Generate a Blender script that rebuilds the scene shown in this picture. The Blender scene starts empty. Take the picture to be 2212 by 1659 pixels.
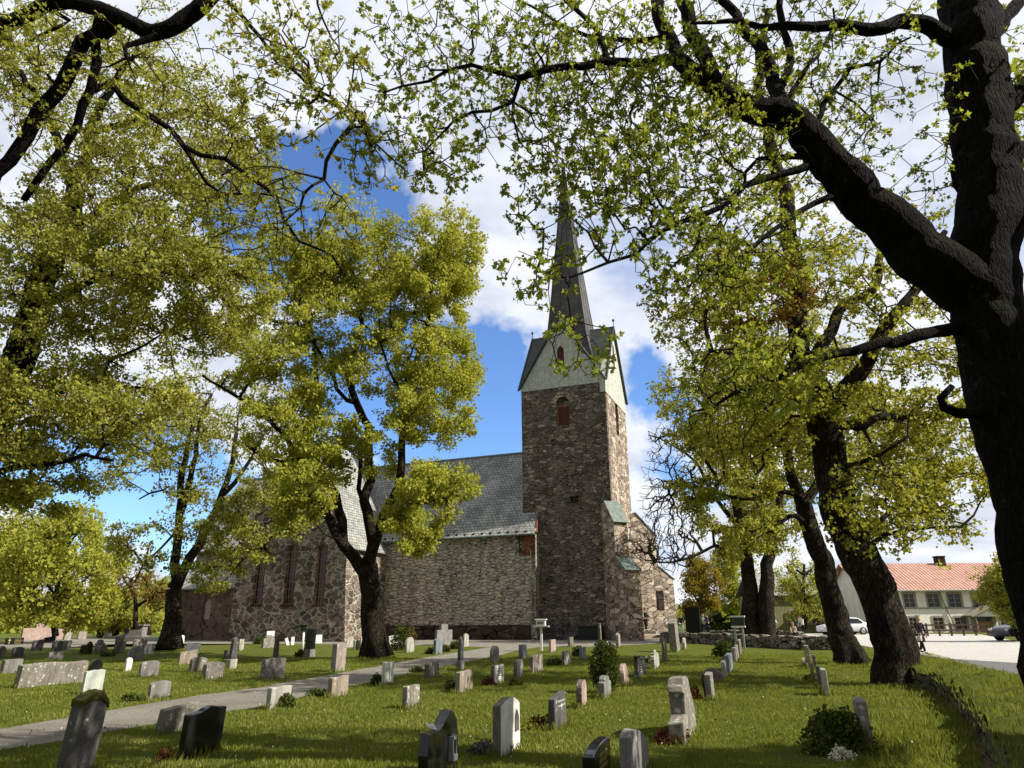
import bpy, bmesh, math, random
import numpy as np
from mathutils import Vector, Matrix, noise as mnoise

scene = bpy.context.scene
COL = scene.collection
R_ = math.radians

# ---------------------------------------------------------------- camera
F = 1500.0; CAMH = 1.6
PITCH = R_(18.7); ROLL = R_(0.5)
fw = Vector((0, math.cos(PITCH), math.sin(PITCH)))
up0 = Vector((0, -math.sin(PITCH), math.cos(PITCH)))
rt0 = Vector((1, 0, 0))
RT = rt0*math.cos(ROLL) - up0*math.sin(ROLL)
UP = up0*math.cos(ROLL) + rt0*math.sin(ROLL)
CAMP = Vector((0, 0, CAMH))
cd = bpy.data.cameras.new('camera'); cam = bpy.data.objects.new('camera', cd); COL.objects.link(cam)
mw = Matrix((RT, UP, -fw)).transposed().to_4x4(); mw.translation = CAMP
cam.matrix_world = mw
cd.sensor_fit = 'HORIZONTAL'; cd.sensor_width = 36.0
cd.lens = 36.0*F/2212.0
cd.clip_start = 0.05; cd.clip_end = 2000
scene.camera = cam

# ---------------------------------------------------------------- light and sky
SUN_AZ, SUN_EL = R_(107), R_(41)          # azimuth clockwise from +Y
EXPOSURE = 0.65
scene.view_settings.view_transform = 'Standard'; scene.view_settings.look = 'None'
scene.view_settings.exposure = EXPOSURE; scene.view_settings.gamma = 1.0
scene.view_settings.use_curve_mapping = False
sl = bpy.data.lights.new('sun', 'SUN'); sl.energy = 5.0; sl.angle = R_(0.53); sl.color = (1.0, 0.94, 0.84)
so = bpy.data.objects.new('sun', sl); COL.objects.link(so)
sd = Vector((math.sin(SUN_AZ)*math.cos(SUN_EL), math.cos(SUN_AZ)*math.cos(SUN_EL), math.sin(SUN_EL)))
so.rotation_euler = sd.to_track_quat('Z', 'Y').to_euler()
so.location = (40, 0, 60)

def node(nt, t, **kw):
    n = nt.nodes.new(t)
    for k, v in kw.items():
        if k in n.inputs: n.inputs[k].default_value = v
        else: setattr(n, k, v)
    return n
def ramp(nt, stops, interp='LINEAR'):
    n = nt.nodes.new('ShaderNodeValToRGB'); cr = n.color_ramp; cr.interpolation = interp
    while len(cr.elements) < len(stops): cr.elements.new(0.5)
    for e, (p, c) in zip(cr.elements, stops):
        e.position = p; e.color = (c, c, c, 1) if isinstance(c, (int, float)) else (*c, 1)
    return n
def mth(nt, op, a, b=None, c=None, clamp=False):
    n = nt.nodes.new('ShaderNodeMath'); n.operation = op; n.use_clamp = clamp
    for i, x in enumerate((a, b, c)):
        if x is None: continue
        if isinstance(x, (int, float)): n.inputs[i].default_value = x
        else: nt.links.new(x, n.inputs[i])
    return n.outputs[0]

def mixc(nt, f, a, b, mode='MIX'):
    n = nt.nodes.new('ShaderNodeMix'); n.data_type = 'RGBA'; n.blend_type = mode; n.clamp_factor = True
    for i, x in ((0, f), (6, a), (7, b)):
        if isinstance(x, (int, float)):
            if i == 0: n.inputs[0].default_value = x
            else: n.inputs[i].default_value = (x, x, x, 1)
        elif isinstance(x, tuple): n.inputs[i].default_value = (*x, 1)
        else: nt.links.new(x, n.inputs[i])
    return n.outputs[2]

w = bpy.data.worlds.new("World"); scene.world = w; w.use_nodes = True
nt = w.node_tree; nt.nodes.clear()
out = node(nt, 'ShaderNodeOutputWorld'); bg = node(nt, 'ShaderNodeBackground'); bg.inputs['Strength'].default_value = 0.083
sky = node(nt, 'ShaderNodeTexSky'); sky.sky_type = 'NISHITA'; sky.sun_disc = False
sky.sun_elevation = SUN_EL; sky.sun_rotation = SUN_AZ
sky.air_density = 1.0; sky.dust_density = 0.3; sky.ozone_density = 3.0
tc = node(nt, 'ShaderNodeTexCoord')
sep = node(nt, 'ShaderNodeSeparateXYZ'); nt.links.new(tc.outputs['Generated'], sep.inputs[0])
zz = mth(nt, 'ADD', mth(nt, 'MAXIMUM', sep.outputs[2], 0.0), 0.22)
cx = mth(nt, 'DIVIDE', sep.outputs[0], zz); cy = mth(nt, 'DIVIDE', sep.outputs[1], zz)
comb = node(nt, 'ShaderNodeCombineXYZ'); nt.links.new(cx, comb.inputs[0]); nt.links.new(cy, comb.inputs[1])
mp = node(nt, 'ShaderNodeMapping'); nt.links.new(comb.outputs[0], mp.inputs[0]); mp.inputs['Location'].default_value = (3.1, 7.7, 0)
n1 = node(nt, 'ShaderNodeTexNoise', Scale=1.3, Detail=9.0, Roughness=0.56, Distortion=0.35); nt.links.new(mp.outputs[0], n1.inputs['Vector'])
n2 = node(nt, 'ShaderNodeTexNoise', Scale=2.6, Detail=6.0, Roughness=0.6); nt.links.new(mp.outputs[0], n2.inputs['Vector'])
cov = n1.outputs['Fac']
nw = node(nt, 'ShaderNodeTexNoise', Scale=5.5, Detail=5.0, Roughness=.65); nt.links.new(tc.outputs['Generated'], nw.inputs['Vector'])
wv = node(nt, 'ShaderNodeVectorMath'); wv.operation = 'MULTIPLY_ADD'; nt.links.new(nw.outputs['Color'], wv.inputs[0]); wv.inputs[1].default_value = (.22, .22, .22)
w2 = node(nt, 'ShaderNodeVectorMath'); w2.operation = 'SUBTRACT'; nt.links.new(tc.outputs['Generated'], wv.inputs[2]); nt.links.new(wv.outputs[0], w2.inputs[0]); w2.inputs[1].default_value = (.11, .11, .11)
wob_ = w2.outputs[0]
# openings in the cloud deck: real directions in the sky (unit vectors), each a soft hole
def hole(u, v, size, strength):
    global cov
    d = (fw + RT*((u-1106)/F) + UP*((829.5-v)/F)).normalized()
    dp = node(nt, 'ShaderNodeVectorMath'); dp.operation = 'DISTANCE'
    nt.links.new(wob_, dp.inputs[0]); dp.inputs[1].default_value = d
    f = mth(nt, 'MULTIPLY', mth(nt, 'SUBTRACT', 1.0, mth(nt, 'DIVIDE', dp.outputs['Value'], size), clamp=True), strength)
    cov = mth(nt, 'SUBTRACT', cov, f)
cov = mth(nt, 'ADD', cov, 0.16)
hole(1060, 880, 0.15, 0.75); hole(1010, 1000, 0.13, 0.6); hole(700, 390, 0.14, 0.75); hole(620, 450, 0.12, 0.5)
hole(1390, 860, 0.07, 0.45); hole(480, 1090, 0.12, 0.5); hole(260, 1040, 0.13, 0.6); hole(800, 850, 0.17, 0.6)
hole(500, 420, 0.12, 0.3); hole(930, 60, 0.04, 0.2); hole(1450, 1000, 0.07, 0.25); hole(1440, 1260, 0.05, 0.3)
back = node(nt, 'ShaderNodeMapRange'); back.inputs[1].default_value = -0.05; back.inputs[2].default_value = -0.55; back.inputs[3].default_value = 0; back.inputs[4].default_value = .0
nt.links.new(sep.outputs[1], back.inputs[0]); cov = mth(nt, 'SUBTRACT', cov, back.outputs[0])      # the deck breaks up towards the south
cr = ramp(nt, [(0.40, 0.0), (0.58, 1.0)]); nt.links.new(cov, cr.inputs[0])
shade = ramp(nt, [(0.34, (4.9, 5.3, 6.3)), (0.50, (6.6, 6.95, 7.7)), (0.66, (8.3, 8.4, 8.6))]); nt.links.new(n2.outputs['Fac'], shade.inputs[0])
blue = mixc(nt, 1.0, sky.outputs[0], (1.02, 1.28, 1.66), 'MULTIPLY')
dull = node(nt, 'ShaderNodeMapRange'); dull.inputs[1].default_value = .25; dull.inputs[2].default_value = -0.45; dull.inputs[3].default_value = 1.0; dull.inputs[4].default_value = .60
nt.links.new(sep.outputs[1], dull.inputs[0])                       # unseen cloud behind the viewer dimmed on purpose, to cut the fill light
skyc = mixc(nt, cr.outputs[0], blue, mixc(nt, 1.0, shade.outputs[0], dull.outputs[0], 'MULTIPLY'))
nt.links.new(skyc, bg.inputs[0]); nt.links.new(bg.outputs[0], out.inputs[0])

# ---------------------------------------------------------------- picking points with the camera's geometry
def ray(u, v): return fw + RT*((u-1106)/F) + UP*((829.5-v)/F)
def at(u, v, Y):
    d = ray(u, v); return CAMP + d*(Y/d.y)
def gp(u, v, z=0.0):
    d = ray(u, v); return CAMP + d*((z-CAMH)/d.z)
def pr(P):
    q = Vector(P) - CAMP; zc = q.dot(fw)
    return 1106+F*q.dot(RT)/zc, 829.5-F*q.dot(UP)/zc
def solve(fn, target, lo, hi, ax=0):
    for _ in range(40):
        m = (lo+hi)/2
        if (fn(m)[ax]-target)*(fn(hi)[ax]-target) > 0: hi = m
        else: lo = m
    return (lo+hi)/2

# ---------------------------------------------------------------- objects
def tag(o, label=None, cat=None, group=None, kind=None):
    if label: o['label'] = label
    if cat: o['category'] = cat
    if group: o['group'] = group
    if kind: o['kind'] = kind
    return o
def empty(name, loc=(0, 0, 0), rotz=0.0, label=None, cat=None, group=None):
    o = bpy.data.objects.new(name, None); COL.objects.link(o)
    o.location = loc; o.rotation_euler = (0, 0, rotz); o.empty_display_size = 0.3
    return tag(o, label, cat, group)
def link(name, me, mat=None, parent=None, loc=None, rotz=None):
    o = bpy.data.objects.new(name, me); COL.objects.link(o)
    if mat:
        for m in (mat if isinstance(mat, (list, tuple)) else [mat]): me.materials.append(m)
    if parent: o.parent = parent
    if loc is not None: o.location = loc
    if rotz is not None: o.rotation_euler = (0, 0, rotz)
    return o
class MB:
    def __init__(s): s.v = []; s.f = []; s.m = []
    def add(s, vs, fs, mi=0):
        o = len(s.v); s.v += [tuple(v) for v in vs]; s.f += [tuple(i+o for i in f) for f in fs]; s.m += [mi]*len(fs)
    def box(s, x0, x1, y0, y1, z0, z1, mi=0, M=None):
        vs = [Vector((x, y, z)) for z in (z0, z1) for y in (y0, y1) for x in (x0, x1)]
        if M: vs = [M @ v for v in vs]
        s.add(vs, [(0, 2, 3, 1), (4, 5, 7, 6), (0, 1, 5, 4), (2, 6, 7, 3), (0, 4, 6, 2), (1, 3, 7, 5)], mi)
    def prism(s, poly, d0, d1, axes='xz', mi=0, M=None):
        """poly: 2-D outline; extruded from d0 to d1 along the remaining axis"""
        def P(p, d):
            return Vector((p[0], d, p[1])) if axes == 'xz' else (Vector((d, p[0], p[1])) if axes == 'yz' else Vector((p[0], p[1], d)))
        n = len(poly); vs = [P(p, d0) for p in poly]+[P(p, d1) for p in poly]
        if M: vs = [M @ v for v in vs]
        s.add(vs, [tuple(range(n)), tuple(range(2*n-1, n-1, -1))]+[(i, i+n, (i+1) % n+n, (i+1) % n) for i in range(n)], mi)
    def tube(s, pts, rad, n=8, mi=0, cap=True):
        pts = [Vector(p) for p in pts]; rad = rad if isinstance(rad, (list, tuple)) else [rad]*len(pts)
        ref = None; vs = []
        for i, p in enumerate(pts):
            d = (pts[min(i+1, len(pts)-1)]-pts[max(i-1, 0)]).normalized()
            if ref is None:
                ref = d.cross(Vector((0.13, 0.21, 1)) if abs(d.z) < .9 else Vector((1, 0.1, 0))).normalized()
            else: ref = (ref-d*ref.dot(d)).normalized()
            b = d.cross(ref)
            vs += [p+(ref*math.cos(2*math.pi*k/n)+b*math.sin(2*math.pi*k/n))*rad[i] for k in range(n)]
        fs = [(i*n+k, i*n+(k+1) % n, (i+1)*n+(k+1) % n, (i+1)*n+k) for i in range(len(pts)-1) for k in range(n)]
        if cap: fs += [tuple(range(n-1, -1, -1)), tuple(range((len(pts)-1)*n, len(pts)*n))]
        s.add(vs, fs, mi)
    def torus(s, c, R, r, axis='x', N=24, n=8, mi=0):
        vs = []
        for i in range(N):
            t = 2*math.pi*i/N
            for k in range(n):
                p = 2*math.pi*k/n; q = R+r*math.cos(p); h = r*math.sin(p)
                a, b = q*math.cos(t), q*math.sin(t)
                vs.append(Vector(c)+(Vector((h, a, b)) if axis == 'x' else (Vector((a, h, b)) if axis == 'y' else Vector((a, b, h)))))
        s.add(vs, [(i*n+k, ((i+1) % N)*n+k, ((i+1) % N)*n+(k+1) % n, i*n+(k+1) % n) for i in range(N) for k in range(n)], mi)
    def mesh(s, name, smooth=False, bevel=0, fix=True):
        me = bpy.data.meshes.new(name); me.from_pydata(s.v, [], s.f)
        me.polygons.foreach_set('material_index', s.m)
        if fix or bevel:
            bm = bmesh.new(); bm.from_mesh(me); bmesh.ops.recalc_face_normals(bm, faces=bm.faces)
            if bevel: bmesh.ops.bevel(bm, geom=[e for e in bm.edges if e.is_manifold and e.calc_face_angle(0) > .5], offset=bevel, segments=2, affect='EDGES', profile=.6)
            bm.to_mesh(me); bm.free()
        if smooth: me.polygons.foreach_set('use_smooth', [True]*len(me.polygons))
        me.update(); return me
    def build(s, name, mat, parent=None, smooth=False, bevel=0, loc=None, rotz=None):
        return link(name, s.mesh(name, smooth, bevel), mat, parent, loc, rotz)
def np_mesh(name, verts, k, mat, parent=None, rnd=None, smooth=False, nverts_per=None):
    """verts (L*k,3): L separate k-gons"""
    L = len(verts)//k
    me = bpy.data.meshes.new(name); me.vertices.add(L*k); me.vertices.foreach_set('co', np.asarray(verts, np.float32).ravel())
    me.loops.add(L*k); me.loops.foreach_set('vertex_index', np.arange(L*k, dtype=np.int32))
    me.polygons.add(L); me.polygons.foreach_set('loop_start', np.arange(0, L*k, k, dtype=np.int32))
    me.polygons.foreach_set('loop_total', np.full(L, k, np.int32))
    if rnd is not None:
        a = me.attributes.new('rnd', 'FLOAT', 'FACE'); a.data.foreach_set('value', np.asarray(rnd, np.float32))
    me.update(calc_edges=True)
    if smooth: me.polygons.foreach_set('use_smooth', np.ones(L, bool))
    return link(name, me, mat, parent)
def np_faces(name, verts, quads, mat, parent=None, smooth=True):
    me = bpy.data.meshes.new(name); V = np.asarray(verts, np.float32); Q = np.asarray(quads, np.int32)
    me.vertices.add(len(V)); me.vertices.foreach_set('co', V.ravel())
    me.loops.add(Q.size); me.loops.foreach_set('vertex_index', Q.ravel())
    me.polygons.add(len(Q)); me.polygons.foreach_set('loop_start', np.arange(0, Q.size, Q.shape[1], dtype=np.int32))
    me.polygons.foreach_set('loop_total', np.full(len(Q), Q.shape[1], np.int32))
    me.update(calc_edges=True)
    if smooth: me.polygons.foreach_set('use_smooth', np.ones(len(Q), bool))
    return link(name, me, mat, parent)

# ---------------------------------------------------------------- materials
def newmat(name):
    m = bpy.data.materials.new(name); m.use_nodes = True; nt = m.node_tree; nt.nodes.clear()
    o = node(nt, 'ShaderNodeOutputMaterial'); b = node(nt, 'ShaderNodeBsdfPrincipled'); nt.links.new(b.outputs[0], o.inputs[0])
    return m, nt, b
def coords(nt, scale=(1, 1, 1), kind='Object'):
    tc = node(nt, 'ShaderNodeTexCoord'); mp = node(nt, 'ShaderNodeMapping'); mp.inputs['Scale'].default_value = scale
    nt.links.new(tc.outputs[kind], mp.inputs[0]); return mp.outputs[0]
def world_co(nt, scale=(1, 1, 1)):
    g = node(nt, 'ShaderNodeNewGeometry'); mp = node(nt, 'ShaderNodeMapping'); mp.inputs['Scale'].default_value = scale
    nt.links.new(g.outputs['Position'], mp.inputs[0]); return mp.outputs[0]
def noise(nt, vec, scale, detail=4, rough=.55, dist=0):
    n = node(nt, 'ShaderNodeTexNoise', Scale=scale, Detail=detail, Roughness=rough, Distortion=dist); nt.links.new(vec, n.inputs['Vector']); return n.outputs['Fac']
def bump(nt, b, h, strength=.5, dist=.02):
    n = node(nt, 'ShaderNodeBump', Strength=strength, Distance=dist); nt.links.new(h, n.inputs['Height']); nt.links.new(n.outputs[0], b.inputs['Normal']); return n
def flat(name, c, rough=.7, metal=0, var=.15, scale=6, spec=.3):
    m, nt, b = newmat(name); v = coords(nt)
    f = noise(nt, v, scale, 5); r = ramp(nt, [(.3, tuple(x*(1-var) for x in c)), (.7, tuple(min(1, x*(1+var)) for x in c))]); nt.links.new(f, r.inputs[0])
    nt.links.new(r.outputs[0], b.inputs['Base Color']); b.inputs['Roughness'].default_value = rough; b.inputs['Metallic'].default_value = metal
    b.inputs['Specular IOR Level'].default_value = spec
    bump(nt, b, noise(nt, v, scale*6, 4), .12, .01); return m

def masonry(name, stones, mortar, mw_=.06, scale=(1.6, 1.6, 2.6), patch=None, patchc=None, rnd=1.0, bs=.9, dark=.5, warp=.3):
    m, nt, b = newmat(name); v0 = coords(nt)
    nz = node(nt, 'ShaderNodeTexNoise', Scale=1.9, Detail=3.0); nt.links.new(v0, nz.inputs['Vector'])
    off = node(nt, 'ShaderNodeVectorMath'); off.operation = 'MULTIPLY_ADD'; nt.links.new(nz.outputs['Color'], off.inputs[0]); off.inputs[1].default_value = (warp, warp, warp*.7); nt.links.new(v0, off.inputs[2])
    mp = node(nt, 'ShaderNodeMapping'); mp.inputs['Scale'].default_value = scale; nt.links.new(off.outputs[0], mp.inputs[0]); v = mp.outputs[0]
    ve = node(nt, 'ShaderNodeTexVoronoi', Scale=1.0, Randomness=rnd); ve.feature = 'DISTANCE_TO_EDGE'; nt.links.new(v, ve.inputs['Vector'])
    vc = node(nt, 'ShaderNodeTexVoronoi', Scale=1.0, Randomness=rnd); nt.links.new(v, vc.inputs['Vector'])
    sp = node(nt, 'ShaderNodeSeparateColor'); nt.links.new(vc.outputs['Color'], sp.inputs[0])
    n = len(stones); sr = ramp(nt, [((i+.0)/n, c) for i, c in enumerate(stones)], 'CONSTANT'); nt.links.new(sp.outputs[0], sr.inputs[0])
    br = mth(nt, 'MULTIPLY_ADD', sp.outputs[1], .7, .65)
    c = mixc(nt, 1.0, sr.outputs[0], mixc(nt, 0.0, br, br), 'MULTIPLY')
    g = noise(nt, v0, 9, 6, .65); c = mixc(nt, 1.0, c, ramp_out(nt, g, .3, .55, .75, 1.35), 'MULTIPLY')
    mask = ramp_out(nt, mth(nt, 'ADD', ve.outputs['Distance'], mth(nt, 'MULTIPLY', mth(nt, 'SUBTRACT', noise(nt, v0, 5, 4), .5), .10)), mw_*.5, 0.0, mw_*1.5, 1.0)
    big = noise(nt, v0, .35, 4, .6)
    mc = mixc(nt, ramp_out(nt, noise(nt, v0, 1.3, 5, .7), .60-.3*dark, 0, .66-.3*dark, 1), mortar, tuple(x*.16 for x in mortar))  # mortar darkened in patches: shadowed joints put into the colour
    c = mixc(nt, mask, mc, c)
    if patch:
        pm = ramp_out(nt, noise(nt, v0, patch[0], 6, .62), patch[1], 0, patch[1]+.1, patch[2]); c = mixc(nt, pm, c, patchc)
    st = noise(nt, coords(nt, (1.2, 1.2, .12)), 1.0, 5, .6)   # rain streaks down the masonry
    c = mixc(nt, 1.0, c, ramp_out(nt, st, .3, .72, .7, 1.18), 'MULTIPLY')
    nt.links.new(c, b.inputs['Base Color']); b.inputs['Roughness'].default_value = .92; b.inputs['Specular IOR Level'].default_value = .15
    h = mth(nt, 'ADD', mth(nt, 'MULTIPLY', mask, 1.0), mth(nt, 'MULTIPLY', g, .7))
    h = mth(nt, 'ADD', h, mth(nt, 'MULTIPLY', sp.outputs[2], .6))
    bump(nt, b, h, bs, .08); return m
def ramp_out(nt, val, p0, c0, p1, c1):
    n = node(nt, 'ShaderNodeMapRange'); n.inputs[1].default_value = p0; n.inputs[2].default_value = p1; n.inputs[3].default_value = c0; n.inputs[4].default_value = c1
    n.clamp = True; nt.links.new(val, n.inputs[0]); return n.outputs[0]
def granite(name, c, rough=.8, lichen=0.0, speck=.35, lc=(.42, .43, .36), streak=.3):
    m, nt, b = newmat(name); v = coords(nt)
    f = noise(nt, v, 60, 3, .7); f2 = noise(nt, v, 3.5, 6, .6); f3 = noise(nt, coords(nt, (6, 6, .9)), 1.6, 5, .6)
    cc = mixc(nt, 1.0, c, ramp_out(nt, f, .35, 1-speck, .65, 1+speck), 'MULTIPLY')
    cc = mixc(nt, 1.0, cc, ramp_out(nt, f2, .3, .75, .7, 1.25), 'MULTIPLY')
    cc = mixc(nt, 1.0, cc, ramp_out(nt, f3, .35, 1-streak, .65, 1+streak*.4), 'MULTIPLY')
    if lichen:
        vo = node(nt, 'ShaderNodeTexVoronoi', Scale=9.0); nt.links.new(v, vo.inputs['Vector'])
        lm = mth(nt, 'MULTIPLY', ramp_out(nt, vo.outputs['Distance'], .34, 1, .22, 0) if False else ramp_out(nt, vo.outputs['Distance'], .22, 1, .34, 0), ramp_out(nt, noise(nt, v, 4, 4), .62-.2*lichen, 0, .68-.2*lichen, 1))
        cc = mixc(nt, lm, cc, lc)
        dm = ramp_out(nt, noise(nt, v, 7, 6, .7), .56, 0, .66, .6*lichen); cc = mixc(nt, dm, cc, (.05, .05, .035))
    nt.links.new(cc, b.inputs['Base Color']); b.inputs['Roughness'].default_value = rough
    b.inputs['Specular IOR Level'].default_value = .5 if rough < .4 else .2
    if rough > .4: bump(nt, b, mth(nt, 'ADD', noise(nt, v, 18, 5, .65), mth(nt, 'MULTIPLY', f2, 1.5)), .45, .02)
    return m

MAT = {}
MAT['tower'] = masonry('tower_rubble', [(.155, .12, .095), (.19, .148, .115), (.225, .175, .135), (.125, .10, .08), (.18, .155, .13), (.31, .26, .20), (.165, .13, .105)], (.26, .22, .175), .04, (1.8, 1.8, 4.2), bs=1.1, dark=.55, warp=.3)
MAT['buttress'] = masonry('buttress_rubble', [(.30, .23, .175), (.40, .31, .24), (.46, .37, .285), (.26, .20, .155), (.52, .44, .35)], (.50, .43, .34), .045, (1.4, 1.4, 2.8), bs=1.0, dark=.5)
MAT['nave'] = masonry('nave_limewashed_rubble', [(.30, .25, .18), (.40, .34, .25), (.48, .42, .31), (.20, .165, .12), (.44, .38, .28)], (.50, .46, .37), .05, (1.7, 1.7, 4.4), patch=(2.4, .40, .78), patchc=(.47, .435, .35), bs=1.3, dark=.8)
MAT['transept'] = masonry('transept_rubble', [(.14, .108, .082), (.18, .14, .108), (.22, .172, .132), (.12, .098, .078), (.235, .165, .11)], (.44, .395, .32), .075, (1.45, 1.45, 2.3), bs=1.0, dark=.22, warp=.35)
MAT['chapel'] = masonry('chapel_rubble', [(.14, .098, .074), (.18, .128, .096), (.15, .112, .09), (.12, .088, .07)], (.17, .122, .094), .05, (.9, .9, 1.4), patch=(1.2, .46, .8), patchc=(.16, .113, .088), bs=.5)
MAT['plinth'] = masonry('plinth_stone', [(.05, .035, .026), (.07, .048, .034), (.085, .06, .042)], (.06, .045, .035), .04, (.9, .9, 1.6))
MAT['brick'] = masonry('red_brick', [(.20, .075, .045), (.24, .10, .06), (.17, .065, .042)], (.22, .15, .11), .03, (4, 4, 12), bs=.4)
MAT['drystone'] = masonry('drystone', [(.16, .14, .105), (.22, .19, .15), (.11, .095, .07), (.28, .25, .2)], (.03, .026, .018), .05, (2.5, 2.5, 4), bs=.5)
MAT['limewash'] = flat('limewashed_gable', (.47, .49, .44), .9, var=.28, scale=2.2)
MAT['copper'] = flat('green_copper', (.12, .155, .13), .55, var=.35, scale=3)
MAT['copper_dark'] = flat('dark_green_copper', (.038, .046, .042), .6, var=.35, scale=2)
MAT['iron'] = flat('black_iron', (.012, .012, .012), .6)
MAT['redwood'] = flat('red_brown_painted_wood', (.26, .11, .06), .6)
MAT['shutter'] = flat('dark_red_shutter', (.075, .02, .012), .7)
MAT['glass'] = flat('dark_window_glass', (.012, .013, .015), .12, var=.3, scale=2, spec=.6)
MAT['stained'] = flat('pale_leaded_glass', (.34, .32, .36), .5, var=.8, scale=9)
MAT['white'] = flat('white_paint', (.72, .72, .70), .6, var=.06)
MAT['black'] = flat('black_plastic', (.012, .012, .013), .45)
MAT['rubber'] = flat('black_rubber', (.018, .018, .018), .85)
MAT['steel'] = flat('grey_steel', (.32, .34, .33), .4, metal=.6)
MAT['gold'] = flat('gilded_letters', (.55, .40, .13), .4)
MAT['skin'] = flat('skin', (.50, .30, .22), .6, var=.05)

def shingle(name, light, dark, w_=.34, h_=.30, bs=.6, big=.5):
    m, nt, b = newmat(name); v = coords(nt)
    bt = node(nt, 'ShaderNodeTexBrick', Scale=1.0); bt.offset = .5; bt.inputs['Brick Width'].default_value = w_; bt.inputs['Row Height'].default_value = h_
    bt.inputs['Mortar Size'].default_value = .022; bt.inputs['Mortar Smooth'].default_value = .3; bt.inputs['Bias'].default_value = 0
    bt.inputs['Color1'].default_value = (*light, 1); bt.inputs['Color2'].default_value = (*tuple((a+b_)/2 for a, b_ in zip(light, dark)), 1); bt.inputs['Mortar'].default_value = (.02, .02, .02, 1)
    uv = node(nt, 'ShaderNodeTexCoord'); nt.links.new(uv.outputs['UV'], bt.inputs['Vector'])
    big_ = noise(nt, v, big, 6, .65); sm = noise(nt, v, 4, 4, .7)
    c = mixc(nt, ramp_out(nt, mth(nt, 'ADD', mth(nt, 'MULTIPLY', big_, .6), mth(nt, 'MULTIPLY', sm, .4)), .42, 0, .56, .85), bt.outputs['Color'], mixc(nt, 1.0, bt.outputs['Color'], .42, 'MULTIPLY'))
    nt.links.new(c, b.inputs['Base Color']); b.inputs['Roughness'].default_value = .62; b.inputs['Specular IOR Level'].default_value = .35
    bump(nt, b, mth(nt, 'ADD', mth(nt, 'SUBTRACT', 1, bt.outputs['Fac']), mth(nt, 'MULTIPLY', sm, .4)), bs, .03); return m
MAT['slate'] = shingle('weathered_slate', (.42, .43, .385), (.21, .21, .195))
MAT['spire'] = shingle('dark_spire_boards', (.105, .095, .088), (.075, .068, .064), .9, 1.6, .3)
def pantile():
    m, nt, b = newmat('red_pantiles'); uv = node(nt, 'ShaderNodeTexCoord'); sp = node(nt, 'ShaderNodeSeparateXYZ'); nt.links.new(uv.outputs['UV'], sp.inputs[0])
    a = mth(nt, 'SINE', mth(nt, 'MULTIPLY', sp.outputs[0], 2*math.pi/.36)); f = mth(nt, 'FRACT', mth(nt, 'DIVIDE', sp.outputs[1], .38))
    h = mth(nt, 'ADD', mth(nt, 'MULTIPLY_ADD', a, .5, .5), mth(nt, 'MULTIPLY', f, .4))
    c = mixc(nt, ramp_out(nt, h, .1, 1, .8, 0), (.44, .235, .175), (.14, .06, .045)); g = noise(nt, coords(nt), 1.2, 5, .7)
    c = mixc(nt, 1.0, c, ramp_out(nt, g, .3, .75, .7, 1.25), 'MULTIPLY'); nt.links.new(c, b.inputs['Base Color']); b.inputs['Roughness'].default_value = .8
    bump(nt, b, h, .8, .06); return m
MAT['pantile'] = pantile()
def boards(name, c, pitch=.16, var=.12):
    m, nt, b = newmat(name); v = coords(nt); sp = node(nt, 'ShaderNodeSeparateXYZ'); nt.links.new(v, sp.inputs[0])
    f = mth(nt, 'FRACT', mth(nt, 'DIVIDE', mth(nt, 'ADD', sp.outputs[0], sp.outputs[1]), pitch)); e = mth(nt, 'ABSOLUTE', mth(nt, 'SUBTRACT', f, .5))
    h = ramp_out(nt, e, .40, 1, .46, 0); g = noise(nt, v, 1.5, 5, .6)
    cc = mixc(nt, 1.0, c, ramp_out(nt, g, .3, 1-var, .7, 1+var), 'MULTIPLY'); cc = mixc(nt, h, mixc(nt, 1.0, cc, .55, 'MULTIPLY'), cc)
    nt.links.new(cc, b.inputs['Base Color']); b.inputs['Roughness'].default_value = .75; bump(nt, b, h, .4, .02); return m
MAT['cream_boards'] = boards('cream_boarding', (.85, .82, .71)); MAT['white_boards'] = boards('white_boarding', (.72, .72, .66)); MAT['green_boards'] = boards('olive_boarding', (.22, .21, .085), .3)
MAT['trim'] = flat('grey_beige_trim', (.30, .27, .21), .7)

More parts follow.
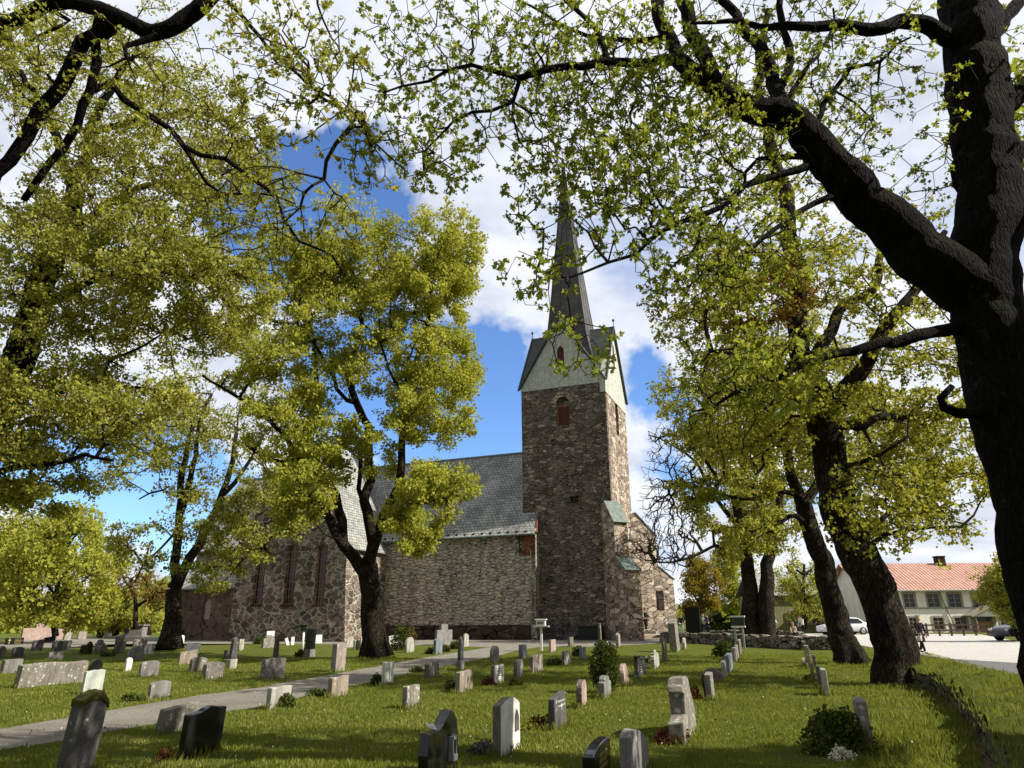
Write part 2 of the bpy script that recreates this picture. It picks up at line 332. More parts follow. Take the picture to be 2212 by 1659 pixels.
def bark(name, c, moss=.5, sc=1.0, mc=(.045, .06, .015), pale=.3):
    m, nt, b = newmat(name); v = world_co(nt, (11*sc, 11*sc, 2.2*sc)); vf = world_co(nt)
    vo = node(nt, 'ShaderNodeTexVoronoi', Scale=1.6, Randomness=1.0); vo.feature = 'DISTANCE_TO_EDGE'
    nz = node(nt, 'ShaderNodeTexNoise', Scale=1.5, Detail=3.0); nt.links.new(v, nz.inputs['Vector'])
    ad = node(nt, 'ShaderNodeVectorMath'); ad.operation = 'ADD'; nt.links.new(v, ad.inputs[0]); nt.links.new(nz.outputs['Color'], ad.inputs[1]); nt.links.new(ad.outputs[0], vo.inputs['Vector'])
    f = noise(nt, v, 3, 7, .7); ed = ramp_out(nt, vo.outputs['Distance'], .0, 0, .16, 1)
    cc = mixc(nt, 1.0, c, ramp_out(nt, f, .3, .55, .7, 1.5), 'MULTIPLY'); cc = mixc(nt, ed, mixc(nt, 1.0, cc, .35, 'MULTIPLY'), cc)
    cc = mixc(nt, ramp_out(nt, noise(nt, vf, 5.5*sc, 5, .6), .60, 0, .65, pale), cc, (.20, .19, .15))
    cc = mixc(nt, 1.0, cc, ramp_out(nt, noise(nt, vf, 1.4, 5, .65), .35, .6, .65, 1.7), 'MULTIPLY')
    g = node(nt, 'ShaderNodeNewGeometry'); sp = node(nt, 'ShaderNodeSeparateXYZ'); nt.links.new(g.outputs['True Normal'], sp.inputs[0])
    mm = mth(nt, 'MULTIPLY', ramp_out(nt, mth(nt, 'ADD', mth(nt, 'MULTIPLY', sp.outputs[2], .35), noise(nt, vf, 2.2, 5, .7)), .55, 0, .72, 1), moss)
    cc = mixc(nt, mm, cc, mc)
    nt.links.new(cc, b.inputs['Base Color']); b.inputs['Roughness'].default_value = .95; b.inputs['Specular IOR Level'].default_value = .1
    bump(nt, b, mth(nt, 'ADD', mth(nt, 'MULTIPLY', ed, 1.6), mth(nt, 'MULTIPLY', f, 1.5)), 1.0, .09); return m
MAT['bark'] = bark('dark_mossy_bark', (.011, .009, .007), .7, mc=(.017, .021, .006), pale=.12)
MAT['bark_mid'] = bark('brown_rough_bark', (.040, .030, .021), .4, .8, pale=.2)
MAT['bark_far'] = bark('grey_brown_bark', (.042, .034, .026), .3, .7, pale=.12)
MAT['twig'] = flat('dark_twigs', (.028, .022, .017), .9, var=.3, scale=3, spec=.1)

def leafmat(name, c1, c2, c3, trans=.45, sc=.5):
    m = bpy.data.materials.new(name); m.use_nodes = True; nt = m.node_tree; nt.nodes.clear(); o = node(nt, 'ShaderNodeOutputMaterial')
    at_ = node(nt, 'ShaderNodeAttribute'); at_.attribute_name = 'rnd'; r = ramp(nt, [(0, c1), (.55, c2), (1, c3)])
    f = mth(nt, 'ADD', mth(nt, 'MULTIPLY', at_.outputs['Fac'], .55), mth(nt, 'MULTIPLY', ramp_out(nt, noise(nt, world_co(nt), sc, 3), .3, 0, .7, 1), .45)); nt.links.new(f, r.inputs[0])
    d = node(nt, 'ShaderNodeBsdfDiffuse'); t = node(nt, 'ShaderNodeBsdfTranslucent'); mx = node(nt, 'ShaderNodeMixShader'); mx.inputs[0].default_value = trans
    nt.links.new(r.outputs[0], d.inputs[0]); nt.links.new(mixc(nt, 1.0, r.outputs[0], (1.25, 1.15, .6), 'MULTIPLY'), t.inputs[0])
    nt.links.new(d.outputs[0], mx.inputs[1]); nt.links.new(t.outputs[0], mx.inputs[2])
    nt.links.new(mx.outputs[0], o.inputs[0]); return m
MAT['leaf'] = leafmat('spring_leaves', (.18, .195, .035), (.31, .32, .06), (.46, .455, .11))
MAT['leaf_olive'] = leafmat('olive_spring_leaves', (.17, .18, .035), (.31, .32, .065), (.46, .46, .12))
MAT['leaf_bright'] = leafmat('bright_spring_leaves', (.22, .245, .035), (.36, .38, .065), (.50, .50, .115))
MAT['leaf_rust'] = leafmat('rusty_young_leaves', (.13, .075, .02), (.23, .14, .035), (.30, .24, .05))
MAT['leaf_near'] = leafmat('near_spring_leaves', (.13, .16, .03), (.25, .30, .055), (.40, .43, .10), .5)
MAT['hedge'] = leafmat('dark_green_hedge', (.03, .045, .010), (.06, .08, .018), (.13, .15, .035), .15, 3)
MAT['redplant'] = leafmat('dark_red_plant', (.06, .02, .012), (.11, .035, .02), (.15, .07, .03), .2, 3)
MAT['petal'] = leafmat('white_petals', (.5, .5, .42), (.7, .7, .6), (.8, .8, .72), .3, 3)
MAT['greyplant'] = leafmat('grey_heather', (.05, .06, .05), (.10, .11, .10), (.2, .2, .2), .1, 3)

def mossed():
    m = MAT['drystone'].copy(); m.name = 'mossy_drystone'; nt = m.node_tree; b = [n for n in nt.nodes if n.type == 'BSDF_PRINCIPLED'][0]; l = b.inputs['Base Color'].links[0].from_socket
    g = node(nt, 'ShaderNodeNewGeometry'); sp = node(nt, 'ShaderNodeSeparateXYZ'); nt.links.new(g.outputs['Normal'], sp.inputs[0])
    f = ramp_out(nt, mth(nt, 'ADD', mth(nt, 'MULTIPLY', sp.outputs[2], .45), noise(nt, world_co(nt), 3.5, 6, .7)), .50, 0, .66, 1)
    nt.links.new(mixc(nt, f, mixc(nt, 1.0, l, .6, 'MULTIPLY'), (.065, .070, .018)), b.inputs['Base Color']); return m
MAT['drymoss'] = mossed()

MAT['limewash'] = granite('limewashed_gable', (.43, .445, .395), .92, 0, .12, streak=.25)
# ================================================================ ground
rng = np.random.default_rng(7); random.seed(7)
def ground_mat():
    m, nt, b = newmat('lawn'); v = world_co(nt)
    a = noise(nt, v, .25, 5, .6); c = noise(nt, v, 1.7, 6, .65); d = noise(nt, v, 22, 6, .75); e = noise(nt, v, 90, 3, .7)
    col = ramp(nt, [(.25, (.045, .058, .010)), (.5, (.085, .102, .017)), (.75, (.14, .138, .030))])
    s = mth(nt, 'ADD', mth(nt, 'MULTIPLY', a, .3), mth(nt, 'ADD', mth(nt, 'MULTIPLY', c, .35), mth(nt, 'MULTIPLY', d, .35))); nt.links.new(s, col.inputs[0])
    brown = ramp_out(nt, noise(nt, v, .9, 6, .7), .58, 0, .70, .55)
    cc = mixc(nt, brown, col.outputs[0], (.105, .092, .040)); cc = mixc(nt, 1.0, cc, ramp_out(nt, e, .3, .6, .7, 1.5), 'MULTIPLY')
    nt.links.new(cc, b.inputs['Base Color']); b.inputs['Roughness'].default_value = 1; b.inputs['Specular IOR Level'].default_value = .05
    bump(nt, b, mth(nt, 'ADD', d, mth(nt, 'MULTIPLY', e, .5)), 1.0, .05); return m
def gravel_mat(name, c1, c2, sc=60):
    m, nt, b = newmat(name); v = world_co(nt); a = noise(nt, v, .6, 5, .6); e = noise(nt, v, sc, 4, .8); c = noise(nt, v, 4, 6, .7)
    r = ramp(nt, [(.3, c1), (.7, c2)]); nt.links.new(mth(nt, 'ADD', mth(nt, 'MULTIPLY', a, .35), mth(nt, 'ADD', mth(nt, 'MULTIPLY', e, .35), mth(nt, 'MULTIPLY', c, .3))), r.inputs[0])
    cc = mixc(nt, 1.0, r.outputs[0], ramp_out(nt, e, .35, .6, .65, 1.35), 'MULTIPLY')
    nt.links.new(cc, b.inputs['Base Color']); b.inputs['Roughness'].default_value = .95; b.inputs['Specular IOR Level'].default_value = .15
    bump(nt, b, e, .8, .03); return m
MAT['lawn'] = ground_mat(); MAT['gravel'] = gravel_mat('path_gravel', (.10, .09, .07), (.30, .275, .225))
MAT['asphalt'] = gravel_mat('worn_asphalt', (.12, .12, .118), (.17, .168, .16), 90); MAT['lightroad'] = gravel_mat('light_gravel_yard', (.36, .35, .32), (.50, .48, .44), 30)
MAT['litter'] = gravel_mat('leaf_litter_soil', (.055, .038, .02), (.16, .11, .065), 25)
mb = MB(); mb.add([(-900, -300, 0), (900, -300, 0), (900, 1500, 0), (-900, 1500, 0)], [(0, 1, 2, 3)])
tag(mb.build('ground', MAT['lawn']), kind='structure')

def jitter_poly(pts, step=.5, amp=.05):
    out = []; n = len(pts)
    for i in range(n):
        a, b = Vector(pts[i]), Vector(pts[(i+1) % n]); L = (b-a).length; k = max(1, min(60, int(L/step)))
        for j in range(k):
            p = a.lerp(b, j/k); out.append((p.x+random.uniform(-amp, amp), p.y+random.uniform(-amp, amp)))
    return out
def sheet(name, pts, z, mat, amp=.05):
    P = jitter_poly([(p[0], p[1], 0) for p in pts], .5, amp)
    bm = bmesh.new(); vs = [bm.verts.new((x, y, z)) for x, y in P]; f = bm.faces.new(vs); bmesh.ops.triangulate(bm, faces=[f]); bmesh.ops.recalc_face_normals(bm, faces=bm.faces)
    for f in bm.faces:
        if f.normal.z < 0: f.normal_flip()
    me = bpy.data.meshes.new(name); bm.to_mesh(me); bm.free(); return tag(link(name, me, mat), kind='structure')
G = lambda l, z=0: [gp(u, v, z) for u, v in l]
pathpoly = G([(-60, 1632), (0, 1620), (129, 1601), (223, 1584), (496, 1537), (578, 1525), (707, 1492), (816, 1470), (915, 1448), (1042, 1423), (1082, 1415), (1121, 1404), (1173, 1397), (1292, 1397), (1350, 1392),
     (1350, 1388), (1059, 1398), (940, 1417), (866, 1430), (824, 1438), (712, 1458), (613, 1475), (549, 1487), (434, 1502), (342, 1517), (223, 1537), (99, 1559), (0, 1575), (-60, 1585)])
sheet('gravel_path', pathpoly, .004, MAT['gravel'])
apron = G([(-120, 1408), (0, 1404), (149, 1398), (269, 1391), (330, 1391), (420, 1391), (618, 1391), (895, 1394), (1059, 1398), (1173, 1397), (1292, 1397), (1409, 1391), (1450, 1386)])+[Vector((16, 64, 0)), Vector((-60, 92, 0))]
sheet('church_apron', apron, .008, MAT['gravel'])

# ================================================================ church
AZ = R_(21.5)
CH0 = Vector((8.105, 57.5, 0))
church = empty('stone_church', CH0, -AZ, 'medieval rubble stone church with slate nave roof, white gabled tower and tall dark spire', 'church')
bpy.context.view_layer.update()
CM = Matrix.Translation(CH0) @ Matrix.Rotation(-AZ, 4, 'Z'); CI = CM.inverted()
def cl(u, v, axis, val):
    """point where the sight line meets the church's own plane (axis = val), in church coordinates"""
    o = CI @ CAMP; d = CI.to_3x3() @ ray(u, v); return o + d*((val-o[axis])/d[axis])
TW = 7.8; ZT = 21.2; ZA = 28.0; cxm = -TW/2
def uvfaces(name, faces, mat, parent, th=.12, off=0):
    """list of planar polygons given lowest edge first; uv in metres; given thickness"""
    vs, fs, uvs = [], [], []
    for f in faces:
        f = [Vector(p) for p in f]; n = (f[1]-f[0]).cross(f[2]-f[0]).normalized()
        if n.z < 0: f = [f[1], f[0]]+f[:1:-1]; n = (f[1]-f[0]).cross(f[2]-f[0]).normalized()
        ud = (f[1]-f[0]).normalized(); vd = n.cross(ud); b = len(vs); k = len(f)
        vs += [tuple(p) for p in f]+[tuple(p-n*th) for p in f]
        fs.append(tuple(range(b, b+k))); fs.append(tuple(range(b+2*k-1, b+k-1, -1)))
        fs += [(b+i, b+i+k, b+(i+1) % k+k, b+(i+1) % k) for i in range(k)]
        uv = [(p.dot(ud)+off, p.dot(vd)) for p in f]; uvs += uv+uv[::-1]
        for i in range(k): uvs += [uv[i], uv[i], uv[(i+1) % k], uv[(i+1) % k]]
    me = bpy.data.meshes.new(name); me.from_pydata(vs, [], fs); l = me.uv_layers.new(name='UVMap')
    l.data.foreach_set('uv', np.array(uvs, np.float32).ravel()); me.update(); return link(name, me, mat, parent)

def arch_poly(cx_, z0, z1, hw, kind='round', n=8):
    """outline of an arched opening"""
    if kind == 'round':
        zc = z1-hw; return [(cx_-hw, z0), (cx_+hw, z0)]+[(cx_+hw*math.cos(math.pi*i/n), zc+hw*math.sin(math.pi*i/n)) for i in range(n+1)]
    zc = z1-hw*1.5; P = [(cx_-hw, z0), (cx_+hw, z0)]
    for i in range(n//2+1): t = i/(n//2); P.append((cx_+hw*(1-t**1.6), zc+(z1-zc)*t**.8))
    for i in range(n//2-1, -1, -1): t = i/(n//2); P.append((cx_-hw*(1-t**1.6), zc+(z1-zc)*t**.8))
    return P
def wall_with_holes(name, outline, holes, plane, mat, parent, axis='xz', depth=.6):
    """front face at `plane`, real openings with reveals of the given depth"""
    bm = bmesh.new()
    def V(p, d): return (p[0], d, p[1]) if axis == 'xz' else (d, p[0], p[1])
    loops = []
    def loop(pts, d): vs = [bm.verts.new(V(p, d)) for p in pts]; return vs, [bm.edges.new((vs[i], vs[(i+1) % len(vs)])) for i in range(len(vs))]
    es = []
    for P in [outline]+holes: vs, e = loop(P, plane); es += e; loops.append(vs)
    r = bmesh.ops.triangle_fill(bm, edges=es, use_beauty=True)
    for P, vs in zip([outline]+holes, loops):
        bk, _ = loop(P, plane+depth); n = len(vs)
        for i in range(n): bm.faces.new((vs[i], vs[(i+1) % n], bk[(i+1) % n], bk[i]))
    bmesh.ops.recalc_face_normals(bm, faces=bm.faces)
    me = bpy.data.meshes.new(name); bm.to_mesh(me); bm.free(); return link(name, me, mat, parent)

# --- tower
tw_win = arch_poly(cxm, 0, 0, 0)  # placeholder replaced below
zw0 = cl(1216, 920, 1, 0).z; zw1 = cl(1216, 857, 1, 0).z; wx = (cl(1216, 890, 1, 0)).x
tw_win = arch_poly(wx, zw0, zw1, .60)
nic = cl(1240, 1079, 1, 0)
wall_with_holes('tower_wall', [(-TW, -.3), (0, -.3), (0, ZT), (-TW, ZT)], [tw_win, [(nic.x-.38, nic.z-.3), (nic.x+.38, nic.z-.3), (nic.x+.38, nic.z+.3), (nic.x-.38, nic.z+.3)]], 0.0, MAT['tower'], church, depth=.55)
ys = cl(1333, 905, 0, 0).y; zs0 = cl(1334, 940, 0, 0).z; zs1 = cl(1333, 873, 0, 0).z
side_win = arch_poly(ys, zs0, zs1, .55)
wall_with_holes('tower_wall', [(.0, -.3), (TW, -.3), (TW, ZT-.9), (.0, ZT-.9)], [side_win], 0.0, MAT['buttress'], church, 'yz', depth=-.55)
mb = MB(); mb.box(-TW, -TW+.5, .002, TW, -.3, ZT); mb.box(-TW+.5, -.002, TW-.5, TW, -.3, ZT); mb.box(-TW+.5, -.56, .56, .7, -.3, ZT-.01); mb.box(-.7, -.56, .7, TW-.5, -.3, ZT-1)
mb.build('tower_back_wall', MAT['tower'], church)
# white gables
gw = cl(1211, 790, 1, -.06); gt = cl(1211, 746, 1, -.06)
gz = arch_poly(gw.x, gw.z, gt.z, .34, 'point')
wall_with_holes('gable', [(-TW-.03, ZT+.02), (.03, ZT+.02), (.03, ZT+.45), (cxm, ZA-.05), (-TW-.03, ZT+.45)], [gz], -.05, MAT['limewash'], church, depth=.5)
sw = cl(1341, 790, 0, .05)
wall_with_holes('gable', [(-.04, ZT-.9), (TW+.03, ZT-.9), (TW+.03, ZT+.45), (TW/2, ZA-.05), (-.04, ZT+.45)], [arch_poly(TW/2, sw.z-1.1, sw.z+1.2, .32, 'point')], .05, MAT['limewash'], church, 'yz', depth=-.5)
mb = MB(); mb.prism([(-.0, ZT), (TW, ZT), (TW, ZT+.4), (TW/2, ZA-.1), (0, ZT+.4)], -TW, -TW-.05, 'yz'); mb.prism([(-TW, ZT), (0, ZT), (0, ZT+.4), (cxm, ZA-.1), (-TW, ZT+.4)], TW, TW+.05)
mb.build('gable', MAT['limewash'], church)
MAT['limewash'] = None if False else MAT['limewash']
# window fills
def win_fill(name, poly, d, axis, mat, fr=.07, frm='redwood', parent=church, bars=()):
    mb = MB(); mb.prism(poly, d, d+(.06 if axis == 'xz' else -.06), axis); o = mb.build(name, mat, parent)
    fb = MB(); n = len(poly); dd = -.05 if axis == 'xz' else .05
    for i in range(n):
        a, b = Vector(poly[i]), Vector(poly[(i+1) % n]); t = (b-a)
        if t.length < 1e-6: continue
        t.normalize(); nrm = Vector((-t[1], t[0]))*fr
        fb.prism([tuple(a), tuple(b), tuple(b+nrm), tuple(a+nrm)], d+dd, d+dd*.2, axis)
    for (a, b, wd) in bars:
        a, b = Vector(a), Vector(b); t = (b-a).normalized(); nrm = Vector((-t[1], t[0]))*wd/2
        fb.prism([tuple(a-nrm), tuple(b-nrm), tuple(b+nrm), tuple(a+nrm)], d+dd*.7, d+dd*.1, axis)
    fb.build('frame', MAT[frm], o); return o
win_fill('window', [(wx-.6, zw0), (wx+.6, zw0), (wx+.6, zw1-.75), (wx-.6, zw1-.75)], .30, 'xz', MAT['shutter'], .1)
win_fill('window', arch_poly(wx, zw1-.76, zw1, .6), .42, 'xz', MAT['tower'], .05)
# arch surround of voussoirs
mb = MB()
for i in range(9):
    t0, t1 = math.pi*i/9+.03, math.pi*(i+1)/9-.03; zc = zw1-.6
    mb.prism([(wx+r*math.cos(t), zc+r*math.sin(t)) for r, t in ((.62, t0), (1.0+.06*(i % 3), t0), (1.0+.06*(i % 3), t1), (.62, t1))], -.025, .2)
mb.build('arch_surround', MAT['buttress'], church)
win_fill('window', side_win, -.30, 'yz', MAT['shutter'], .08)
win_fill('window', gz, .20, 'xz', MAT['shutter'], .04)
win_fill('window', arch_poly(TW/2, sw.z-1.1, sw.z+1.2, .32, 'point'), -.20, 'yz', MAT['shutter'], .04)
# cross-gabled roof
o_ = .22; zo = ZT+.38-.25
K = [(-TW-o_, -o_, zo), (o_, -o_, zo), (o_, TW+o_, zo), (-TW-o_, TW+o_, zo)]
Am = [(cxm, -o_, ZA), (o_, TW/2, ZA), (cxm, TW+o_, ZA), (-TW-o_, TW/2, ZA)]; Cc = (cxm, TW/2, ZA)
fs = []
for i in range(4): fs += [[K[i], Am[i], Cc], [Am[i-1], K[i], Cc]]
roof = uvfaces('tower_roof', fs, MAT['copper_dark'], church, .1)
mb = MB()
for i in range(4):
    for a, b in ((K[i], Am[i]), (K[(i+1) % 4], Am[i])): mb.tube([a, b], .085, 6)
mb.build('verge_board', MAT['copper_dark'], roof)
for A in (Am[3], Am[1]): mb = MB(); mb.tube([A, (A[0], A[1], A[2]+.5), (A[0], A[1], A[2]+.51), (A[0], A[1], A[2]+.68), (A[0], A[1], A[2]+.69), (A[0], A[1], A[2]+.8)], [.03, .03, .11, .11, .03, .02], 8); mb.build('finial', MAT['iron'], roof)
# spire: square, slightly bell-cast, slightly leaning
tip = Vector((cxm-.28, TW/2, 47.5)); lv = [(24.2, 2.6), (25.6, 2.2), (27, 1.92), (31, 1.50), (36, 1.04), (41.5, .55), (45.0, .24), (47.5, .07)]
fs = []
for (z0, r0), (z1, r1) in zip(lv, lv[1:]):
    s0 = (z0-24)/23.5*-.28; s1 = (z1-24)/23.5*-.28
    q0 = [(cxm+s0+a*r0, TW/2+b*r0, z0) for a, b in ((-1, -1), (1, -1), (1, 1), (-1, 1))]; q1 = [(cxm+s1+a*r1, TW/2+b*r1, z1) for a, b in ((-1, -1), (1, -1), (1, 1), (-1, 1))]
    for i in range(4): fs.append([q0[i], q0[(i+1) % 4], q1[(i+1) % 4], q1[i]])
sp_ = uvfaces('spire', fs, MAT['spire'], church, .02)
mb = MB()
for a, b in ((-1, -1), (1, -1), (1, 1), (-1, 1), (-.35, -1.0), (.30, -1.0), (1.0, -.4), (1.0, .35)):
    mb.tube([(cxm+(z-24)/23.5*-.28+a*r, TW/2+b*r, z) for z, r in lv], [.06 if abs(a)+abs(b) > 1.9 else .035]*len(lv), 5)
mb.build('ridge_roll', MAT['copper_dark'], sp_)
mb = MB(); mb.tube([tuple(tip+Vector((0, 0, q))) for q in (-.6, .3, .31, .55, .56, 1.3)], [.06, .05, .13, .13, .04, .02], 8); mb.build('spire_rod', MAT['iron'], sp_)

# --- diagonal buttresses
def zof(u, v, M_, L):
    p = M_ @ Vector((0, -L, 0)); q = CM @ p if False else p
    return solve(lambda z: pr((q.x, q.y, z)), v, 0, 30, 1)
def buttress(corner, ang, L1, L2, w_, pix, name='buttress'):
    """ang: direction it points to, in church coordinates (0 = +x)"""
    Mx = CM @ Matrix.Translation(corner) @ Matrix.Rotation(ang, 4, 'Z')
    def zat(L, v): q = Mx @ Vector((L, 0, 0)); return solve(lambda z: pr((q.x, q.y, z)), v, 0, 30, 1)
    z1, z2, z3, z4 = zat(L1, pix[0]), zat(L2, pix[1]), zat(L2, pix[2]), zat(.2, pix[3])
    prof = [(-.6, -.3), (L1, -.3), (L1-.1, z1), (L2, z2), (L2-.08, z3), (.2, z4), (-.6, z4)]
    Ml = Matrix.Translation(corner) @ Matrix.Rotation(ang, 4, 'Z')
    mb = MB(); mb.prism(prof, -w_/2, w_/2, 'xz', 0, Ml); o = mb.build(name, MAT['buttress'], church)
    for (a, za), (b, zb) in (((L1-.1, z1), (L2, z2)), ((L2-.08, z3), (.2, z4))):
        d = Vector((a-b, za-zb)).normalized(); n = Vector((-d[1], d[0])); n = n if n[1] > 0 else -n
        cb = MB(); p0 = Vector((b, zb))-d*.1+n*.03; p1 = Vector((a, za))+d*.16+n*.03
        cb.prism([tuple(p0), tuple(p1), tuple(p1+n*.07), tuple(p0+n*.07)], -w_/2-.08, w_/2+.08, 'xz', 0, Ml); cb.build('weathering', MAT['copper'], o)
    return o, (z1, z2, z3, z4)
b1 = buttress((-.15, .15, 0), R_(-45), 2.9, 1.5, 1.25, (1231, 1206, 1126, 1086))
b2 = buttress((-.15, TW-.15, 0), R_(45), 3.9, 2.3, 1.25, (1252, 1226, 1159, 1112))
# plaque, door leaf and step on the west side
q = CM @ Matrix.Translation((-.15, TW-.15, 0)) @ Matrix.Rotation(R_(45), 4, 'Z')
mb = MB(); mb.box(1.9, 2.6, -.70, -.62, 2.3, 3.9, 0, CI @ q); mb.build('plaque', MAT['plinth'], church)
# iron wall anchors
def anchor(u0, v0, plane, h=1.7):
    c = cl(u0, v0, 1, plane); mb = MB()
    mb.tube([(c.x, plane-.05, c.z-h/2), (c.x, plane-.05, c.z+h/2)], .05, 6)
    for s in (-1, 1):
        for t in (-1, 1): mb.tube([(c.x, plane-.05, c.z+t*h*.22), (c.x+s*.18, plane-.05, c.z+t*h*.30), (c.x+s*.4, plane-.05, c.z+t*h*.42)], .035, 5)
    mb.build('wall_anchor', MAT['iron'], church)
anchor(1123, 1178, -.92, 1.7); anchor(1304, 1164, 0, 1.1)

# --- nave
NY = -.9; NR = -6.42; NL = -43.0; ZE = 8.72; ZR = 16.35; yr = TW/2
yb_ = 2*yr-NY
mb = MB(); mb.box(NL, NR, NY, NY+1.0, -.3, ZE); mb.box(NL, NR, yb_-1, yb_, -.3, ZE)
mb.prism([(NY+1, -.3), (-.002, -.3), (-.002, 10.05), (NY+1, ZE+1.3)] if False else [(NY, ZE), (-.02, ZE), (-.02, ZE+1.28), ], NR-.5, NR, 'yz')
mb.box(NR-.5, NR, NY+1.0, -.02, -.3, ZE) if False else None
mb.build('nave_wall', MAT['nave'], church)
mb = MB(); mb.prism([(NY-.0, ZE-.25), (NY+.9, ZE-.25), (NY+.9, ZE+1.62), (NY+.0, ZE+.18)], NR+.01, NR+.13, 'yz'); mb.box(NR-1.2, NR+.03, NY-.03, NY+.0, 6.6, ZE-.02); mb.build('brick_gable_edge', MAT['brick'], church)
mb = MB(); mb.box(NR-.40, NR-.36, NY-.08, NY-.04, .2, 7.0); mb.build('lightning_strip', MAT['trim'], church)
mb = MB(); mb.box(NL, NR-.5, NY-.12, NY-.002, -.3, 1.15); mb.build('plinth', MAT['plinth'], church)
mb = MB(); mb.box(NL, NR-.1, NY-.22, NY-.002, ZE-.45, ZE-.12); 
for i in range(40): mb.box(NR-.8-i*.8, NR-.62-i*.8, NY-.34, NY-.225, ZE-.36, ZE-.1)
mb.build('cornice', MAT['plinth'], church)
oh = .45; sl_ = (ZR-ZE)/(yr-NY)
e0 = (NY-oh, ZE-oh*sl_*.72+.12)
yj = .0
def rz(y): return ZE+.12+(y-NY)*sl_
rf = [[(NL, e0[0], e0[1]), (NR+.12, e0[0], e0[1]), (NR+.12, NY, rz(NY)), (NL, NY, rz(NY))],
      [(NL, NY, rz(NY)), (NR+.12, NY, rz(NY)), (NR+.12, -.01, rz(-.01)), (NL, -.01, rz(-.01))],
      [(NL, -.01, rz(-.01)), (-TW-.01, -.01, rz(-.01)), (-TW-.01, yr, rz(yr)), (NL, yr, rz(yr))],
      [(NL, yb_+oh, ZE-.3), (-TW-.01, yb_+oh, ZE-.3), (-TW-.01, yr, rz(yr)), (NL, yr, rz(yr))]]
nr = uvfaces('nave_roof', rf, MAT['slate'], church, .14)
mb = MB(); mb.tube([(NL, yr, rz(yr)+.03), (-TW-.02, yr, rz(yr)+.03)], .13, 8); mb.tube([(NL, e0[0]-.06, e0[1]-.05), (NR+.12, e0[0]-.06, e0[1]-.05)], .07, 8); mb.build('ridge_capping', MAT['copper'], nr)

# dressed quoins up the nave's west corner and the tower corner
for nm, x0_, y0_, n0_, sx_ in (('quoins', NR, NY, 17, -1), ('quoins', -.0, 0, 24, -1)):
    mb = MB(); z = 1.2 if nm == 'quoins' and x0_ == NR else 9.6; rq = random.Random(3)
    for i in range(n0_):
        h_ = rq.uniform(.34, .52); L1_ = (.62 if i % 2 else .36)+rq.uniform(-.06, .06)
        if (x0_ == NR and z+h_ > 6.5) or z+h_ > 20.9: break
        mb.box(x0_-L1_, x0_+.012, y0_-.018, y0_+.25, z+.02, z+h_-.02); z += h_
    mb.build(nm, MAT['buttress'] if x0_ == NR else MAT['tower'], church, bevel=.02)
# --- transept
TY = -7.0; TR = -20.7; TL = cl(493, 1385, 1, -7.0).x; TA = cl(645, 950, 1, -7.0); ZTe = 7.6
tm = (TR+TL)/2; zta = TA.z
wins = []
for u0 in (552, 619, 685):
    c = cl(u0, 1306, 1, TY); t = cl(u0+4, 1176, 1, TY); wins.append((c.x+.12, c.z, t.z))
holes = [arch_poly(x, z0, z1, .52) for x, z0, z1 in wins]
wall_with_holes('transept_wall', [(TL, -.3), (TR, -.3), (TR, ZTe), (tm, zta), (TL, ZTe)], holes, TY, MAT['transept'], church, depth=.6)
mb = MB(); mb.box(TR-.6, TR-.002, TY+.61, NY, -.3, ZTe); mb.box(TL+.002, TL+.6, TY+.61, NY, -.3, ZTe); mb.prism([(TL+.01, -.3), (TR-.01, -.3), (TR-.01, ZTe-.02), (tm, zta-.03), (TL+.01, ZTe-.02)], TY+.615, TY+.72)
mb.build('transept_side_wall', MAT['transept'], church)
mb = MB(); mb.prism([(TR, -.3), (TR+.35, -.3), (TR+.001, 5.5), (TR, 5.5)], TY+.001, TY+1.2); mb.build('corner_batter', MAT['transept'], church)
for (x, z0, z1), hp in zip(wins, holes):
    bars = [((x+dx, z0), (x+dx, z1-.1), .05) for dx in (-.17, .17)]+[((x-.5, z0+(z1-z0)*i/8), (x+.5, z0+(z1-z0)*i/8), .05) for i in range(1, 8)]
    win_fill('window', hp, TY+.28, 'xz', MAT['glass'], .09, bars=bars)
    mb = MB(); mb.box(x-.62, x+.62, TY-.08, TY+.25, z0-.16, z0-.003); mb.build('sill', MAT['plinth'], church)
hs = (TR-TL)/2; st_ = (zta-ZTe)/hs
def tz(x): return ZTe+.15+(hs-abs(x-tm))*st_
yv = 3.0
rf = [[(TR+.4, TY-.0, tz(TR)-.4*st_*.8), (TR+.4, yv, tz(TR)-.4*st_*.8), (tm, yv, tz(tm)), (tm, TY-.0, tz(tm))],
      [(TL-.4, TY-.0, tz(TL)-.4*st_*.8), (TL-.4, yv, tz(TL)-.4*st_*.8), (tm, yv, tz(tm)), (tm, TY-.0, tz(tm))]]
uvfaces('transept_roof', rf, MAT['slate'], church, .14)
mb = MB(); mb.tube([(TR+.35, TY-.06, tz(TR)-.35*st_*.8), (tm, TY-.06, tz(tm)+.02)], .10, 6); mb.tube([(TL-.35, TY-.06, tz(TL)-.35*st_*.8), (tm, TY-.06, tz(tm)+.02)], .10, 6); mb.build('brick_verge', MAT['brick'], church)

